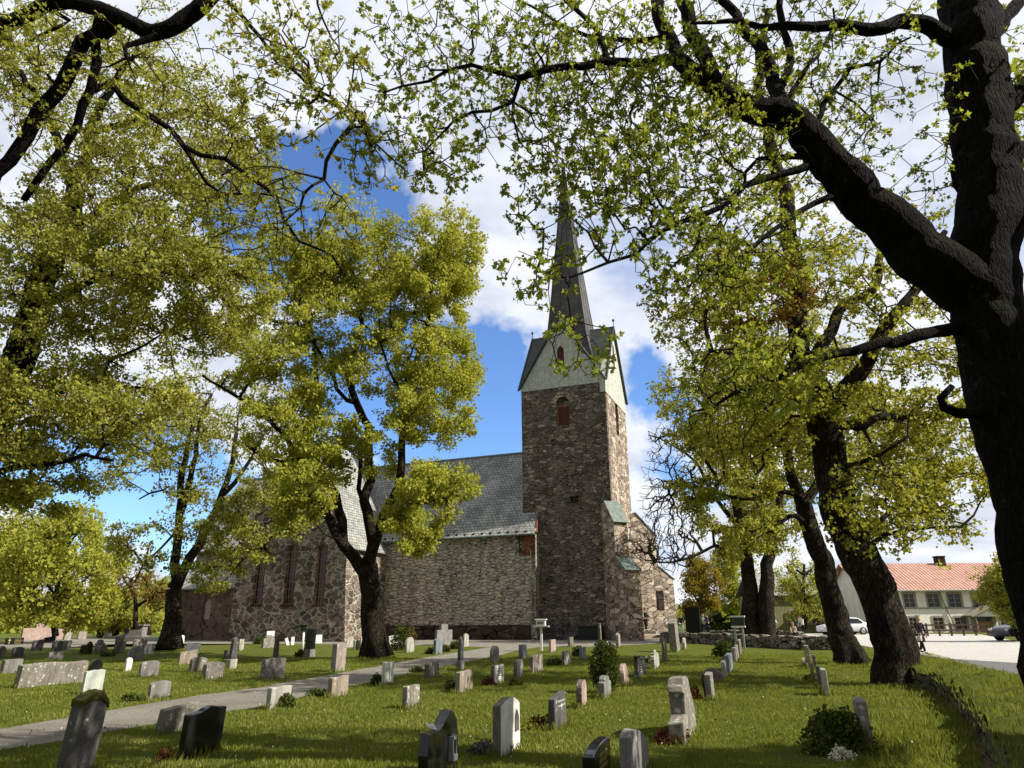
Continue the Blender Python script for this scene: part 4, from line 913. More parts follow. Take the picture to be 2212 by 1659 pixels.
tp = np.array([tuple(T.p[i]) for i in T.tips]); uvs = np.array([pr(q) for q in tp]); keep = uvs[:, 0] > 1515+15*rg.normal(size=len(tp))
leaves('crown', tp[keep], 18, .24, .14, MAT['leaf'], rt, rg); rebase(rt)

# ---- tree in front of the church
T = Tree(33, 31, .5)
T.limb([(812, 1422), (808, 1380), (805, 1330), (801, 1285), (797, 1245), (795, 1220)], 24, 21, .2, .04, base=True)
T.limb([(797, 1245), (768, 1205), (741, 1171), (714, 1126), (699, 1096), (673, 1075), (652, 1049), (631, 1022), (610, 1001), (563, 983), (530, 960)], 14, 3, -1.0, .06)
T.limb([(652, 1049), (646, 1031), (637, 992), (619, 942), (598, 927), (554, 887), (498, 848), (439, 812)], 7, 2.5, -1.5, .06)
T.limb([(745, 1175), (735, 1099), (726, 1067), (699, 1031), (682, 992), (670, 950), (685, 900), (689, 850), (681, 796), (673, 717), (660, 660)], 11, 3.5, 1.5, .06)
T.limb([(796, 1225), (801, 1171), (794, 1111), (790, 1081), (798, 1037), (800, 967), (786, 903), (770, 867), (752, 816), (768, 750), (780, 700), (772, 640)], 13, 4, .5, .06)
T.limb([(789, 1120), (783, 1075), (774, 1058), (777, 1022), (780, 992), (770, 950), (740, 900)], 6, 3, 2, .06)
T.limb([(798, 1205), (819, 1135), (827, 1108), (842, 1081), (857, 1052), (862, 1027), (869, 962), (875, 900), (877, 836), (911, 740), (923, 697), (935, 645), (927, 610), (930, 560)], 11, 3, .8, .06)
T.limb([(770, 880), (730, 840), (690, 760), (640, 700)], 5, 2, -1.5, .06)
T.limb([(875, 870), (840, 800), (822, 740)], 4, 2, -1.5, .06)
T.limb([(842, 1081), (900, 1090), (950, 1075)], 4, 2, -2.0, .06)
T.limb([(650, 1050), (660, 1100), (700, 1150), (735, 1165)], 3, 1.5, -2.5, .06)
rg = T.rng
pts = np.concatenate([blob(rg, 960, 560, 33, 82, 88, 3.5, 420, 40, .30), blob(rg, 940, 660, 33, 80, 60, 3.5, 130, 14), blob(rg, 950, 800, 33, 85, 75, 4, 360, 34, .3), blob(rg, 930, 890, 32.5, 90, 65, 4, 240, 24), blob(rg, 920, 1070, 31, 105, 62, 3, 260, 20, .3), blob(rg, 900, 1150, 30.5, 80, 42, 2.5, 90, 10),
    blob(rg, 760, 570, 33.5, 130, 120, 4, 480, 44, .28), blob(rg, 640, 640, 33, 130, 140, 4, 420, 40), blob(rg, 860, 640, 33, 90, 110, 4, 200, 20), blob(rg, 760, 760, 33, 120, 120, 4.5, 240, 22), blob(rg, 600, 820, 32, 140, 90, 4, 300, 26), blob(rg, 640, 930, 31.5, 120, 70, 4, 170, 18), blob(rg, 660, 1080, 30, 70, 90, 2, 130, 14), blob(rg, 780, 950, 32, 110, 80, 4, 120, 14), blob(rg, 700, 1000, 32, 90, 60, 3, 90, 10)])
T.grow(pts, .32, .0, seg=.5, wob=.12)
rt = tree_root('maple_tree', T.limbs[0][0][0], 'many-stemmed tree with full yellow-green crown in front of the nave', group=GT)
T.wood(rt, MAT['bark_mid'], MAT['twig'], .012, 2.4, 16)
leaves('crown', [tuple(T.p[i]) for i in T.tips], 26, .16, .105, MAT['leaf_bright'], rt, rg); rebase(rt)

# ---- forked tree left of the transept
T = Tree(43, 41, .7)
T.limb([(365, 1402), (370, 1370), (374, 1335), (376, 1300), (378, 1275)], 20, 15, .2, .05, base=True)
T.limb([(376, 1290), (378, 1217), (387, 1110), (395, 1024), (406, 959), (413, 925), (420, 860)], 11, 4, .5, .06)
T.limb([(387, 1110), (405, 1060), (414, 1015), (426, 951), (438, 882), (460, 850)], 7, 3, -1, .06)
T.limb([(378, 1275), (395, 1235), (413, 1204), (447, 1140), (473, 1088), (494, 1037), (503, 994), (510, 930)], 12, 4, .5, .06)
T.limb([(473, 1088), (505, 1040), (546, 989), (570, 940)], 6, 2.5, -1, .06)
T.limb([(470, 1118), (486, 1122), (524, 1131), (550, 1161), (589, 1200), (610, 1191)], 4, 2, -2, .06)
T.limb([(395, 1070), (350, 1060), (300, 1078)], 3, 1.5, 1, .06)
T.limb([(392, 1130), (350, 1180), (310, 1220), (290, 1260)], 3, 1.5, -1, .06)
rg = T.rng
pts = np.concatenate([blob(rg, 430, 900, 43, 170, 110, 5, 330, 30, .3), blob(rg, 380, 1030, 43, 150, 70, 4, 170, 24), blob(rg, 540, 1130, 41.5, 110, 80, 3, 330, 24), blob(rg, 590, 1030, 42, 80, 60, 3, 130, 12), blob(rg, 320, 1180, 43, 90, 60, 3, 110, 14), blob(rg, 450, 1240, 41, 80, 45, 2.5, 80, 10), blob(rg, 300, 900, 44, 140, 80, 5, 200, 20), blob(rg, 420, 1130, 42, 60, 60, 3, 40)])
T.grow(pts, .3, 0, seg=.7, wob=.13)
rt = tree_root('maple_tree', T.limbs[0][0][0], 'forked dark tree standing left of the transept beside the low chapel', group=GT)
T.wood(rt, MAT['bark_far'], MAT['twig'], .014, 2.4, 14)
leaves('crown', [tuple(T.p[i]) for i in T.tips], 14, .17, .12, MAT['leaf_olive'], rt, rg); rebase(rt)

# ---- big olive crown filling the left, trunk outside the frame
T = Tree(19, 51, .5)
T.limb([(-260, 1500), (-190, 1330), (-120, 1150), (-40, 960), (20, 830), (70, 680), (120, 540), (160, 430)], 52, 22, .5, .05, base=True)
T.limb([(-70, 1030), (0, 1028), (43, 1011), (107, 1002), (185, 985), (202, 987), (241, 998)], 9, 3, -1.5, .06)
T.limb([(30, 830), (107, 865), (142, 843), (224, 832), (301, 839), (408, 856)], 8, 2.5, -.5, .06)
T.limb([(224, 832), (241, 779), (301, 749), (350, 720)], 4, 2, 1, .06)
T.limb([(70, 680), (130, 640), (220, 600), (320, 580), (420, 600)], 12, 3, -1, .06)
T.limb([(120, 540), (200, 470), (290, 410), (380, 400), (460, 430)], 11, 3, 1, .06)
T.limb([(160, 430), (190, 300), (240, 190), (300, 110)], 14, 4, .5, .06)
T.limb([(160, 430), (120, 300), (60, 180), (0, 120)], 12, 4, 1, .06)
T.limb([(190, 300), (300, 260), (420, 240), (520, 280)], 8, 2, -1, .06)
T.limb([(20, 830), (-40, 700), (-60, 560)], 14, 6, 1, .06)
rg = T.rng
pts = np.concatenate([blob(rg, 120, 560, 19, 220, 200, 4, 620, 60, .24), blob(rg, 380, 380, 19, 220, 190, 4, 620, 60, .24), blob(rg, 200, 150, 20, 260, 140, 3.5, 380, 40), blob(rg, 80, 860, 18.5, 190, 170, 3.5, 560, 50, .24), blob(rg, 330, 640, 18.5, 200, 140, 4, 480, 44), blob(rg, 470, 640, 19, 120, 110, 3, 200, 18), blob(rg, 300, 900, 18.5, 150, 90, 2.5, 180, 20), blob(rg, 60, 1040, 18.5, 110, 70, 2.5, 150, 14), blob(rg, 520, 300, 19.5, 80, 90, 2.5, 120, 10)])
T.grow(pts, .32, .0, seg=.45, wob=.12)
rt = tree_root('maple_tree', T.limbs[0][0][0], 'tall tree with a dense olive crown filling the upper left', group=GT)
T.wood(rt, MAT['bark'], MAT['twig'], .009, 2.4, 16)
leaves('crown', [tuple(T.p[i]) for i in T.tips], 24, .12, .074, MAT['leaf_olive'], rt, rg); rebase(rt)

MAT['leaf_gold'] = leafmat('golden_leaves', (.17, .13, .025), (.27, .20, .035), (.36, .33, .05))
# ---- background trees
def far_tree(u, vb, vt, Y, ru, n, mat, label, seed, name='broadleaf_tree', lv=34, size=.2, spread=.6, tw=7, bush=False, wood_=True, lean=0, group='trees beyond the churchyard'):
    T = Tree(Y, seed, 1.0); h = vb-vt; rg = T.rng
    b0 = gp(u, vb) if False else None
    T.limb([(u, vb), (u+lean*.3, vb-h*.3), (u+lean*.6, vb-h*.55), (u+lean, vb-h*.8)], tw, tw*.35, .2, .12, base=True)
    for k in range(6):
        s_ = (-1)**k; f = .25+.09*k; T.limb([(u+lean*f, vb-h*f), (u+lean*f+s_*ru*.35, vb-h*(f+.14)), (u+lean*f+s_*ru*(.75-.06*k), vb-h*(f+.24))], tw*.4, tw*.12, rg.normal(0, 2), .15)
    c = (vb+vt)/2
    if bush: pts = blob(rg, u+lean*.5, vb-h*.5, Y, ru, h*.52, ru*zc_m(u, vb, Y)*.8, n, max(6, n//12), .3)
    else: pts = np.concatenate([blob(rg, u+lean*.6, vb-h*.56, Y, ru, h*.42, ru*zc_m(u, vb, Y)*.8, int(n*.75), max(8, n//14), .28), blob(rg, u, vb-h*.28, Y, ru*.8, h*.2, ru*zc_m(u, vb, Y)*.5, n//4, 8)])
    T.grow(pts, .3, 0, seg=1.2, wob=.14)
    rt = tree_root(name, Vector((T.limbs[0][0][0].x, T.limbs[0][0][0].y, 0)), label, 'bush' if bush else 'tree', group)
    T.wood(rt, MAT['bark_far'], MAT['twig'], .02, 2.2, 10, flare=False)
    P = np.array([tuple(T.p[i]) for i in T.tips]); P = P[P[:, 2] > .2]
    leaves('crown', P, int(lv*.65), spread*.55, size*.9, mat, rt, rg); rebase(rt)
def zc_m(u, v, Y): return (at(u, v, Y)-CAMP).dot(fw)/F
far_tree(120, 1375, 1085, 62, 130, 560, MAT['leaf_bright'], 'bright yellow-green rounded tree behind the gravestones at far left', 61, size=.24, spread=.75)
far_tree(-10, 1375, 1040, 68, 130, 420, MAT['leaf'], 'darker green tree cut by the left edge, left of the bright rounded one', 62, size=.24, spread=.7)
far_tree(215, 1375, 1120, 78, 60, 220, MAT['leaf_bright'], 'smaller yellow-green tree just right of the bright rounded one at far left', 63, size=.25, spread=.7)
far_tree(320, 1372, 1235, 90, 60, 130, MAT['leaf'], 'thin pale tree seen between the pollard and the forked tree', 64, size=.3, spread=.7)
far_tree(250, 1372, 1270, 84, 60, 160, MAT['leaf'], 'low green tree behind the twisted pollard', 65, size=.3, spread=.8)
far_tree(1515, 1352, 1195, 96, 52, 300, MAT['leaf_gold'], 'yellow-brown young tree beyond the wall, right of the church tower', 66, size=.22, spread=.6)
far_tree(1585, 1352, 1150, 100, 48, 300, MAT['leaf_bright'], 'bright yellow tree behind the half-bare twin-trunked one', 67, size=.24, spread=.7)
far_tree(1735, 1358, 1185, 74, 62, 300, MAT['leaf_bright'], 'spreading pale green tree in front of the olive barn', 68, size=.18, spread=.5, lv=18)
far_tree(2190, 1372, 1195, 46, 62, 420, MAT['leaf'], 'fluffy green tree at the right edge in front of the cream house', 69, size=.14, spread=.45, lv=44)
far_tree(1555, 1360, 1322, 84, 38, 90, MAT['hedge'], 'low dark green bush behind the far wall beside the twin trunks', 70, 'shrub', bush=True, size=.2, spread=.5, group='bushes beyond the far wall')
far_tree(1510, 1360, 1328, 86, 22, 50, MAT['leaf_olive'], 'low brownish bush behind the far wall next to the black monument', 71, 'shrub', bush=True, size=.2, spread=.5, group='bushes beyond the far wall')
# twisted pollard
T = Tree(56, 72, .5)
T.limb([(293, 1358), (294, 1335), (297, 1309)], 5.5, 4.5, .1, .05, base=True)
T.limb([(297, 1309), (288, 1290), (281, 1268), (283, 1250), (296, 1244), (312, 1248), (318, 1262)], 4, 1.2, .5, .1)
T.limb([(297, 1309), (312, 1301), (326, 1296), (335, 1282), (352, 1278), (362, 1283)], 4, 1.2, -.5, .1)
T.limb([(283, 1262), (268, 1255), (262, 1240)], 2, 1, .5, .1)
T.limb([(333, 1285), (345, 1296), (352, 1306)], 2, 1, .5, .1)
rg = T.rng; T.grow(np.concatenate([blob(rg, 300, 1255, 56, 50, 30, 1.5, 100), blob(rg, 340, 1288, 56, 30, 22, 1, 50)]), .2, -.05, seg=.4, wob=.25)
rt = tree_root('pollard_tree', Vector((T.limbs[0][0][0].x, 56, 0)), 'small gnarled black tree with twisted bare branches above a grey pedestal', 'tree')
T.wood(rt, MAT['twig'], MAT['twig'], .016, 2.2, 10, flare=False); tp = np.array([tuple(T.p[i]) for i in T.tips])
leaves('crown', tp[::2], 8, .2, .12, MAT['leaf_rust'], rt, rg); rebase(rt)
# far wood: reads as one mass
rg = np.random.default_rng(99); P = []
for i in range(700):
    x = rg.uniform(-150, -38); y = 112+rg.uniform(0, 30)+(x+38)*-.12; h = 3.5+3.5*mnoise.noise(Vector((x*.06, 3, 1)))+rg.uniform(0, 2.5); P.append((x, y, rg.uniform(.2, max(1, h))))
for i in range(500):
    x = rg.uniform(22, 130); y = 150+rg.uniform(0, 20); P.append((x, y, rg.uniform(.2, 3.2+2*mnoise.noise(Vector((x*.08, 9, 1))))))
o = leaves('woodland', np.array(P), 60, 1.5, .55, MAT['leaf'], None, rg); tag(o, 'low green wood on the horizon behind the churchyard', 'woodland', kind='stuff')
# ================================================================ gravestones
MAT['g_grey'] = granite('grey_granite', (.19, .18, .165), .85, .5); MAT['g_dark'] = granite('dark_granite', (.085, .08, .078), .7, .25)
MAT['g_light'] = granite('pale_granite', (.33, .31, .27), .85, .4); MAT['g_lichen'] = granite('lichened_stone', (.20, .18, .15), .9, 1.0)
MAT['g_pink'] = granite('pink_granite', (.36, .26, .225), .75, .15); MAT['g_pinkgrey'] = granite('pink_grey_granite', (.27, .225, .195), .85, .5)
MAT['g_black'] = granite('polished_black', (.010, .011, .011), .12, 0, .2); MAT['g_white'] = granite('white_marble', (.62, .61, .56), .75, .12, .08, streak=.12)
MAT['g_green'] = granite('greenish_white_stone', (.42, .44, .38), .8, .2, .15); MAT['g_blue'] = granite('blue_grey_granite', (.16, .185, .20), .6, .1)
MAT['g_sand'] = granite('sand_brown_stone', (.25, .205, .155), .85, .4); MAT['g_brown'] = granite('brown_stone', (.15, .125, .10), .9, .6)
MAT['g_text_l'] = flat('white_lettering', (.6, .6, .55), .6); MAT['g_text_d'] = flat('dark_lettering', (.08, .08, .08), .7)
MAT['moss'] = flat('moss', (.055, .055, .016), 1, var=.5, scale=14, spec=.05)
ROWAZ = R_(19.0); RD = Vector((math.sin(ROWAZ), math.cos(ROWAZ), 0)); LD = Vector((-math.cos(ROWAZ), math.sin(ROWAZ), 0))
ZN = {'A': (0, 1261.8, .2480), 'B': (493.7, 1261.8, .2480), 'C': (987.5, 1261.8, .2480), 'D': (1426.4, 1261.8, .2394), 'E': (1755.5, 1206.9, .2725)}
def prof(kind, w, h, rg):
    S = [(-w/2, 0), (w/2, 0)]
    if kind == 'flat': T = [(w/2, h), (-w/2, h)]
    elif kind == 'rough':
        T = [(w/2-.01, h*(.97+.05*rg.random()))]+[(w/2-w*f, h*(.96+.07*rg.random())) for f in (.18, .34, .5, .66, .83)]+[(-w/2+.01, h*(.95+.04*rg.random()))]
    elif kind == 'slant': T = [(w/2, h*1.0), (-w/2, h*.86)]
    elif kind == 'slantr': T = [(w/2, h*1.1), (-w/2, h*.96)]
    elif kind == 'arch': T = [(w/2*math.cos(math.pi*i/10), h*.84+h*.16*math.sin(math.pi*i/10)) for i in range(11)]
    elif kind == 'round': T = [(w/2*math.cos(math.pi*i/12), h-w*.45+w*.45*math.sin(math.pi*i/12)) for i in range(13)]
    elif kind == 'rear': T = [(w/2, h*.9), (w*.38, h*.98), (w*.18, h*1.06), (-w*.05, h*1.07), (-w*.25, h*1.03), (-w/2, h*.96)]
    elif kind == 'peak': T = [(w/2, h*.86), (w*.3, h*.9), (w*.15, h*.97), (0, h), (-w*.15, h*.97), (-w*.3, h*.9), (-w/2, h*.86)]
    elif kind == 'shard': T = [(w/2, h*.52), (w*.33, h*.66), (w*.12, h*.86), (-w*.05, h*.95), (-w*.22, h), (-w*.38, h*.985), (-w/2, h*.93)]
    elif kind == 'wavy': T = [(-w/2+w*f, h*z) for f, z in ((1, .955), (.9, .955), (.8, .97), (.7, .992), (.6, 1.0), (.5, .995), (.42, .97), (.32, .925), (.22, .90), (.1, .885), (0, .885))]
    elif kind == 'stepped': T = [(w/2, h*.72), (w*.2, h*.72), (w*.2, h), (-w*.22, h), (-w*.22, h*.72), (-w/2, h*.72)]
    elif kind == 'should': T = [(w/2, h*.72), (w*.3, h*.74)]+[(w*.3*math.cos(math.pi*i/8), h*.84+h*.16*math.sin(math.pi*i/8)) for i in range(9)]+[(-w*.3, h*.74), (-w/2, h*.72)]
    elif kind == 'cross': S = [(-w/2, 0), (w/2, 0)]; T = [(w/2, h*.34), (w*.46, h*.40), (w*.36, h*.60), (w*.27, h*.72), (w*.18, h*.86), (w*.12, h*.98), (w*.04, h), (-w*.22, h), (-w*.26, h*.90), (-w*.33, h*.885), (-w*.35, h*.78), (-w*.27, h*.76), (-w*.27, h*.42), (-w*.34, h*.36), (-w/2, h*.335)]
    elif kind == 'swoop': S = [(-w*.5, 0), (w*.46, 0)]; T = [(w*.50, h*.35), (w*.49, h*.6), (w*.43, h*.8), (w*.32, h*.95), (w*.22, h), (w*.14, h*.99), (w*.06, h*.90), (-w*.05, h*.80), (-w*.2, h*.735), (-w*.5, h*.72), (-w*.53, h*.4)]
    elif kind == 'bow': T = [(w/2, h*.98), (w*.36, h), (w*.15, h*.99), (-w*.1, h*.955), (-w*.3, h*.88), (-w*.42, h*.80), (-w*.5, h*.77)]
    elif kind == 'low': T = [(w/2*math.cos(math.pi*i/10), h*.35+h*.65*math.sin(math.pi*i/10)) for i in range(11)]
    return S+T
def stone(zn, xl, xn, xr, yb, yt, kind, mat, label, lean=0, yaw=0, w=None, t=None, group=None, parts=None, z0=0.0, hf=1.0, name='headstone', h=None, cap=None, thr=None, seed=0, nojit=False, side=None):
    ou, ov, s_ = ZN[zn]; X = lambda x: ou+x*s_; Yv = lambda y: ov+y*s_
    N = gp(X(xn), Yv(yb), z0)
    if h is None: h = solve(lambda z: pr((N.x, N.y, z)), Yv(yt), z0+.02, z0+9, 1)/hf-z0
    if t is None: t = max(.07, min(.6, solve(lambda q: pr(N+LD*q), X(xl), 0, 3)))
    if w is None: w = max(.2, min(9, solve(lambda q: pr(N+RD*q), X(xr), 0, 14)))
    c = N+RD*(w/2)+LD*(t/2); rg = random.Random(int(xn*7+yb*13)+seed)
    P = prof(kind, w, h, rg)
    # local frame: x along the row, y towards LD (left), z up
    rz_ = math.atan2(RD.y, RD.x)+yaw
    mb = MB(); mb.prism([(p[0], p[1]-(.12 if p[1] == 0 else 0)) for p in P], -t/2, t/2)
    me = mb.mesh(name, bevel=min(.018, t*.12) if kind not in ('stepped',) else .012)
    if not nojit and mat not in ('g_black', 'g_blue', 'g_white'):
        for v in me.vertices:
            q = v.co*6+Vector((xn, yb, 0)); v.co += Vector((mnoise.noise(q), mnoise.noise(q+Vector((9, 0, 0)))*.7, mnoise.noise(q+Vector((0, 9, 0)))))*.022*min(1, h*1.5)
    if side:                                  # rough-hewn edges of another colour than the dressed face
        me.materials.append(MAT[mat]); me.materials.append(MAT[side])
        for p_ in me.polygons: p_.material_index = 0 if abs(p_.normal.y) > .75 else 1
    if parts or cap:
        root = empty(name, c, rz_, label, name.replace('_', ' ') if name != 'headstone' else 'gravestone', group); root.rotation_euler = (R_(lean), 0, rz_)
        link('slab', me, None if side else MAT[mat], root)
        if parts: parts(root, w, t, h)
    else:
        root = link(name, me, None if side else MAT[mat]); tag(root, label, 'gravestone', group); root.location = c; root.rotation_euler = (R_(lean), 0, rz_)
    root['w'] = w; root['t'] = t; root['h'] = h
    STONES.append((c, w, t)); return root
STONES = []
def text_rows(rows, x0, x1, z, dz, ch, mat, seed=1):
    """worn inscription: rows of small strokes on the face that looks right"""
    def f(root, w, t, h):
        rg = random.Random(seed); mb = MB()
        for r in range(rows):
            zc = h*z-r*dz*h; x = -w/2+w*(x0+rg.random()*.05); e = -w/2+w*(x1-rg.random()*.1)
            while x < e:
                k = ch*h*(.35+.5*rg.random()); mb.box(x, x+k*.35, -t/2-.006, -t/2-.001, zc-ch*h*.5, zc+ch*h*.5*(.6+.4*rg.random()))
                if rg.random() < .6: mb.box(x+k*.36, x+k*.8, -t/2-.006, -t/2-.001, zc+ch*h*(.3 if rg.random() < .5 else -.4), zc+ch*h*(.45 if rg.random() < .5 else -.25)) if False else mb.box(x+k*.36, x+k*.8, -t/2-.006, -t/2-.001, zc-ch*h*.1, zc+ch*h*.1)
                x += k*1.1
        mb.build('inscription', MAT[mat], root)
    return f
def plinth(hb, ov=.06, mat='g_grey'):
    def f(root, w, t, h):
        mb = MB(); mb.box(-w/2-ov, w/2+ov, -t/2-ov, t/2+ov, -.1, hb); mb.build('base', MAT[mat], root, bevel=.015)
    return f
def many(*fs):
    def f(*a):
        for g in fs: g(*a)
    return f
S = stone
def obelisk(zn, xl, xn, xr, yb, yt, yplinth, mat, bmat, label, taper=.75, tipf=.12, lean=0, group=None):
    ou, ov, s_ = ZN[zn]; N = gp(ou+xn*s_, ov+yb*s_); h = solve(lambda z: pr((N.x, N.y, z)), ov+yt*s_, .1, 9, 1); hb = solve(lambda z: pr((N.x, N.y, z)), ov+yplinth*s_, .02, 5, 1)
    t = max(.16, solve(lambda q: pr(N+LD*q), ou+xl*s_, 0, 3)); w = max(.18, solve(lambda q: pr(N+RD*q), ou+xr*s_, 0, 5)); w = min(w, t*2.0)
    c = N+RD*(w/2)+LD*(t/2); root = empty('headstone', c, math.atan2(RD.y, RD.x), label, 'gravestone', group); root.rotation_euler = (R_(lean), 0, math.atan2(RD.y, RD.x))
    mb = MB(); mb.box(-w/2, w/2, -t/2, t/2, -.1, hb); mb.build('base', MAT[bmat], root, bevel=.015)
    mb = MB(); a = .80; b = a*taper; zt = h-(h-hb)*tipf
    V = [(-w/2*a, -t/2*a, hb), (w/2*a, -t/2*a, hb), (w/2*a, t/2*a, hb), (-w/2*a, t/2*a, hb), (-w/2*b, -t/2*b, zt), (w/2*b, -t/2*b, zt), (w/2*b, t/2*b, zt), (-w/2*b, t/2*b, zt), (0, 0, h)]
    mb.add(V, [(0, 1, 5, 4), (1, 2, 6, 5), (2, 3, 7, 6), (3, 0, 4, 7), (4, 5, 8), (5, 6, 8), (6, 7, 8), (7, 4, 8), (3, 2, 1, 0)]); mb.build('shaft', MAT[mat], root, bevel=.008); STONES.append((c, w, t)); return root

# --- left foreground
def mosscap(root, w, t, h):
    mb = MB(); P = prof('rear', w*1.03, h, random.Random(1)); top = [p for p in P[2:]]
    mb.prism([(x*1.0, z+.035+.012*math.sin(31*x)) for x, z in top]+[(x, z-.03-.03*random.random()) for x, z in reversed(top)], -t/2-.012, t/2+.015)
    mb.build('moss_cap', MAT['moss'], root, smooth=False, bevel=.01)
S('A', 462, 545, 805, 1700, 1010, 'rear', 'g_dark', 'big dark lichened headstone leaning right with a thick moss cap, nearest at bottom left', lean=6.5, parts=mosscap)
S('A', 1535, 1590, 1915, 1535, 1090, 'wavy', 'g_black', 'polished black headstone with a wavy top, leaning right beside the gravel path', lean=3.5)
S('A', 1338, 1388, 1690, 1312, 1085, 'slantr', 'g_lichen', 'lichened slanting slab leaning hard, half hidden behind the black wavy-topped stone', lean=9)
S('A', 1280, 1300, 1475, 1012, 850, 'arch', 'g_grey', 'grey arched stone beside a low weed, across the path from the black wavy one', lean=2)
S('A', 690, 715, 885, 965, 755, 'rough', 'g_green', 'pale greenish square stone directly behind the mossy leaning one', lean=3)
S('A', 758, 770, 880, 800, 660, 'round', 'g_black', 'black round-topped stone peeping over the pale greenish one', lean=2)
S('A', 105, 150, 735, 908, 700, 'rough', 'g_lichen', 'very long low lichened family stone at far left, wide as a bench', lean=5)
S('A', -10, 20, 178, 787, 660, 'flat', 'g_grey', 'plain grey stone touching the left end of the long family stone', lean=3)
S('A', 88, 103, 198, 640, 548, 'arch', 'g_dark', 'dark round-shouldered stone behind the plain grey one at far left', lean=5)
S('A', 405, 420, 548, 664, 595, 'flat', 'g_grey', 'low grey block above the middle of the long family stone', lean=3)
S('A', -45, -30, 36, 648, 540, 'round', 'g_brown', 'brown rounded stone cut by the left edge of the view', lean=4)
S('A', 263, 276, 368, 583, 490, 'slantr', 'g_dark', 'dark slab with slanted top standing at the edge of the far left path', lean=6)
S('A', 440, 452, 535, 583, 492, 'arch', 'g_dark', 'dark green-black arched stone between two grey ones near the far left path', lean=3)
S('A', 530, 541, 612, 578, 492, 'flat', 'g_grey', 'grey stone half hidden behind the dark green-black arched one', lean=3)
def goldcross(root, w, t, h):
    mb = MB(); x = -w*.36
    mb.box(x-.02, x+.02, -t/2-.02, -t/2-.001, h*.12, h*.95); mb.box(x-.12, x+.12, -t/2-.024, -t/2-.003, h*.62, h*.70); mb.build('cross', MAT['gold'], root)
    text_rows(4, .42, .9, .8, .2, .09, 'gold', 5)(root, w, t, h)
S('A', 35, 52, 200, 530, 468, 'flat', 'g_black', 'low black slab with a gilded cross and gilded lettering, far left', parts=goldcross, lean=2)
S('A', 172, 184, 545, 492, 342, 'stepped', 'g_pink', 'wide pink granite memorial with a raised centre at far left', lean=0)
S('A', 375, 386, 480, 508, 458, 'wavy', 'g_black', 'low black stone with curved top in front of the wide pink memorial')
S('A', 540, 556, 612, 488, 328, 'round', 'g_light', 'tall pale stone leaning right, at the right end of the wide pink memorial', lean=9)
S('A', 668, 677, 750, 482, 412, 'flat', 'g_pinkgrey', 'small pinkish square stone in front of the yellow-green tree', lean=1)
S('A', 903, 913, 968, 461, 398, 'flat', 'g_white', 'small white stone left of the gnarled tree pedestal', lean=1, parts=text_rows(3, .15, .85, .7, .16, .08, 'g_text_d', 3))
S('A', 690, 702, 802, 612, 500, 'swoop', 'g_black', 'low glossy black stone with a scooped top in the left half of the graveyard')
S('A', 812, 824, 905, 600, 482, 'should', 'g_grey', 'shouldered grey stone right behind the scooped black one')
S('A', 840, 857, 930, 616, 535, 'arch', 'g_brown', 'small brown arched stone in front of the shouldered grey one')
S('A', 980, 1003, 1060, 608, 450, 'slantr', 'g_dark', 'tall dark slab with slanted top in the left half of the graveyard', lean=3)
S('A', 1040, 1052, 1088, 602, 482, 'flat', 'g_sand', 'brownish slab just behind the tall dark slanted one')
S('A', 1148, 1160, 1275, 577, 478, 'arch', 'g_lichen', 'lichened arched stone left of the forked tree')
S('A', 1228, 1242, 1338, 613, 522, 'flat', 'g_dark', 'dark grey square stone close to the foot of the forked tree')
S('A', 1098, 1117, 1248, 669, 575, 'low', 'g_grey', 'broad low stone with a bowed top in front of the lichened arched one', h=.62)
S('A', 1078, 1092, 1143, 763, 640, 'round', 'g_white', 'small lumpy whitish boulder-like stone standing alone on the left lawn')
S('A', 1198, 1217, 1375, 810, 672, 'arch', 'g_grey', 'grey softly arched stone right of the small lumpy whitish one', lean=2)
S('A', 1542, 1557, 1710, 706, 578, 'slant', 'g_sand', 'sandy brown wide stone in front of the white one near the low chapel', lean=2)
S('A', 1612, 1624, 1738, 613, 514, 'flat', 'g_white', 'white square stone right of the forked tree trunk', lean=1)
S('A', 1636, 1662, 1790, 767, 640, 'arch', 'g_lichen', 'spotted lichened stone leaning beside the rough arched one on the left lawn', lean=5)
S('A', 1750, 1787, 1940, 832, 680, 'arch', 'g_lichen', 'rough grey arched stone, right neighbour of the spotted lichened one', lean=2, seed=4)
obelisk('A', 1960, 1997, 2072, 745, 455, 655, 'g_dark', 'g_light', 'dark pointed pillar leaning on a rough pale base, left lawn', lean=3)
S('A', 2070, 2080, 2120, 583, 478, 'flat', 'g_light', 'pale narrow stone behind the dark pointed pillar')
S('A', 1945, 1956, 1978, 656, 575, 'flat', 'g_dark', 'small dark slab just left of the dark pointed pillar')
S('A', 1560, 1569, 1600, 534, 445, 'round', 'g_white', 'small white oval stone at the wall of the low chapel')
S('A', 1540, 1549, 1566, 531, 428, 'flat', 'g_dark', 'thin dark slab beside the small white oval stone')
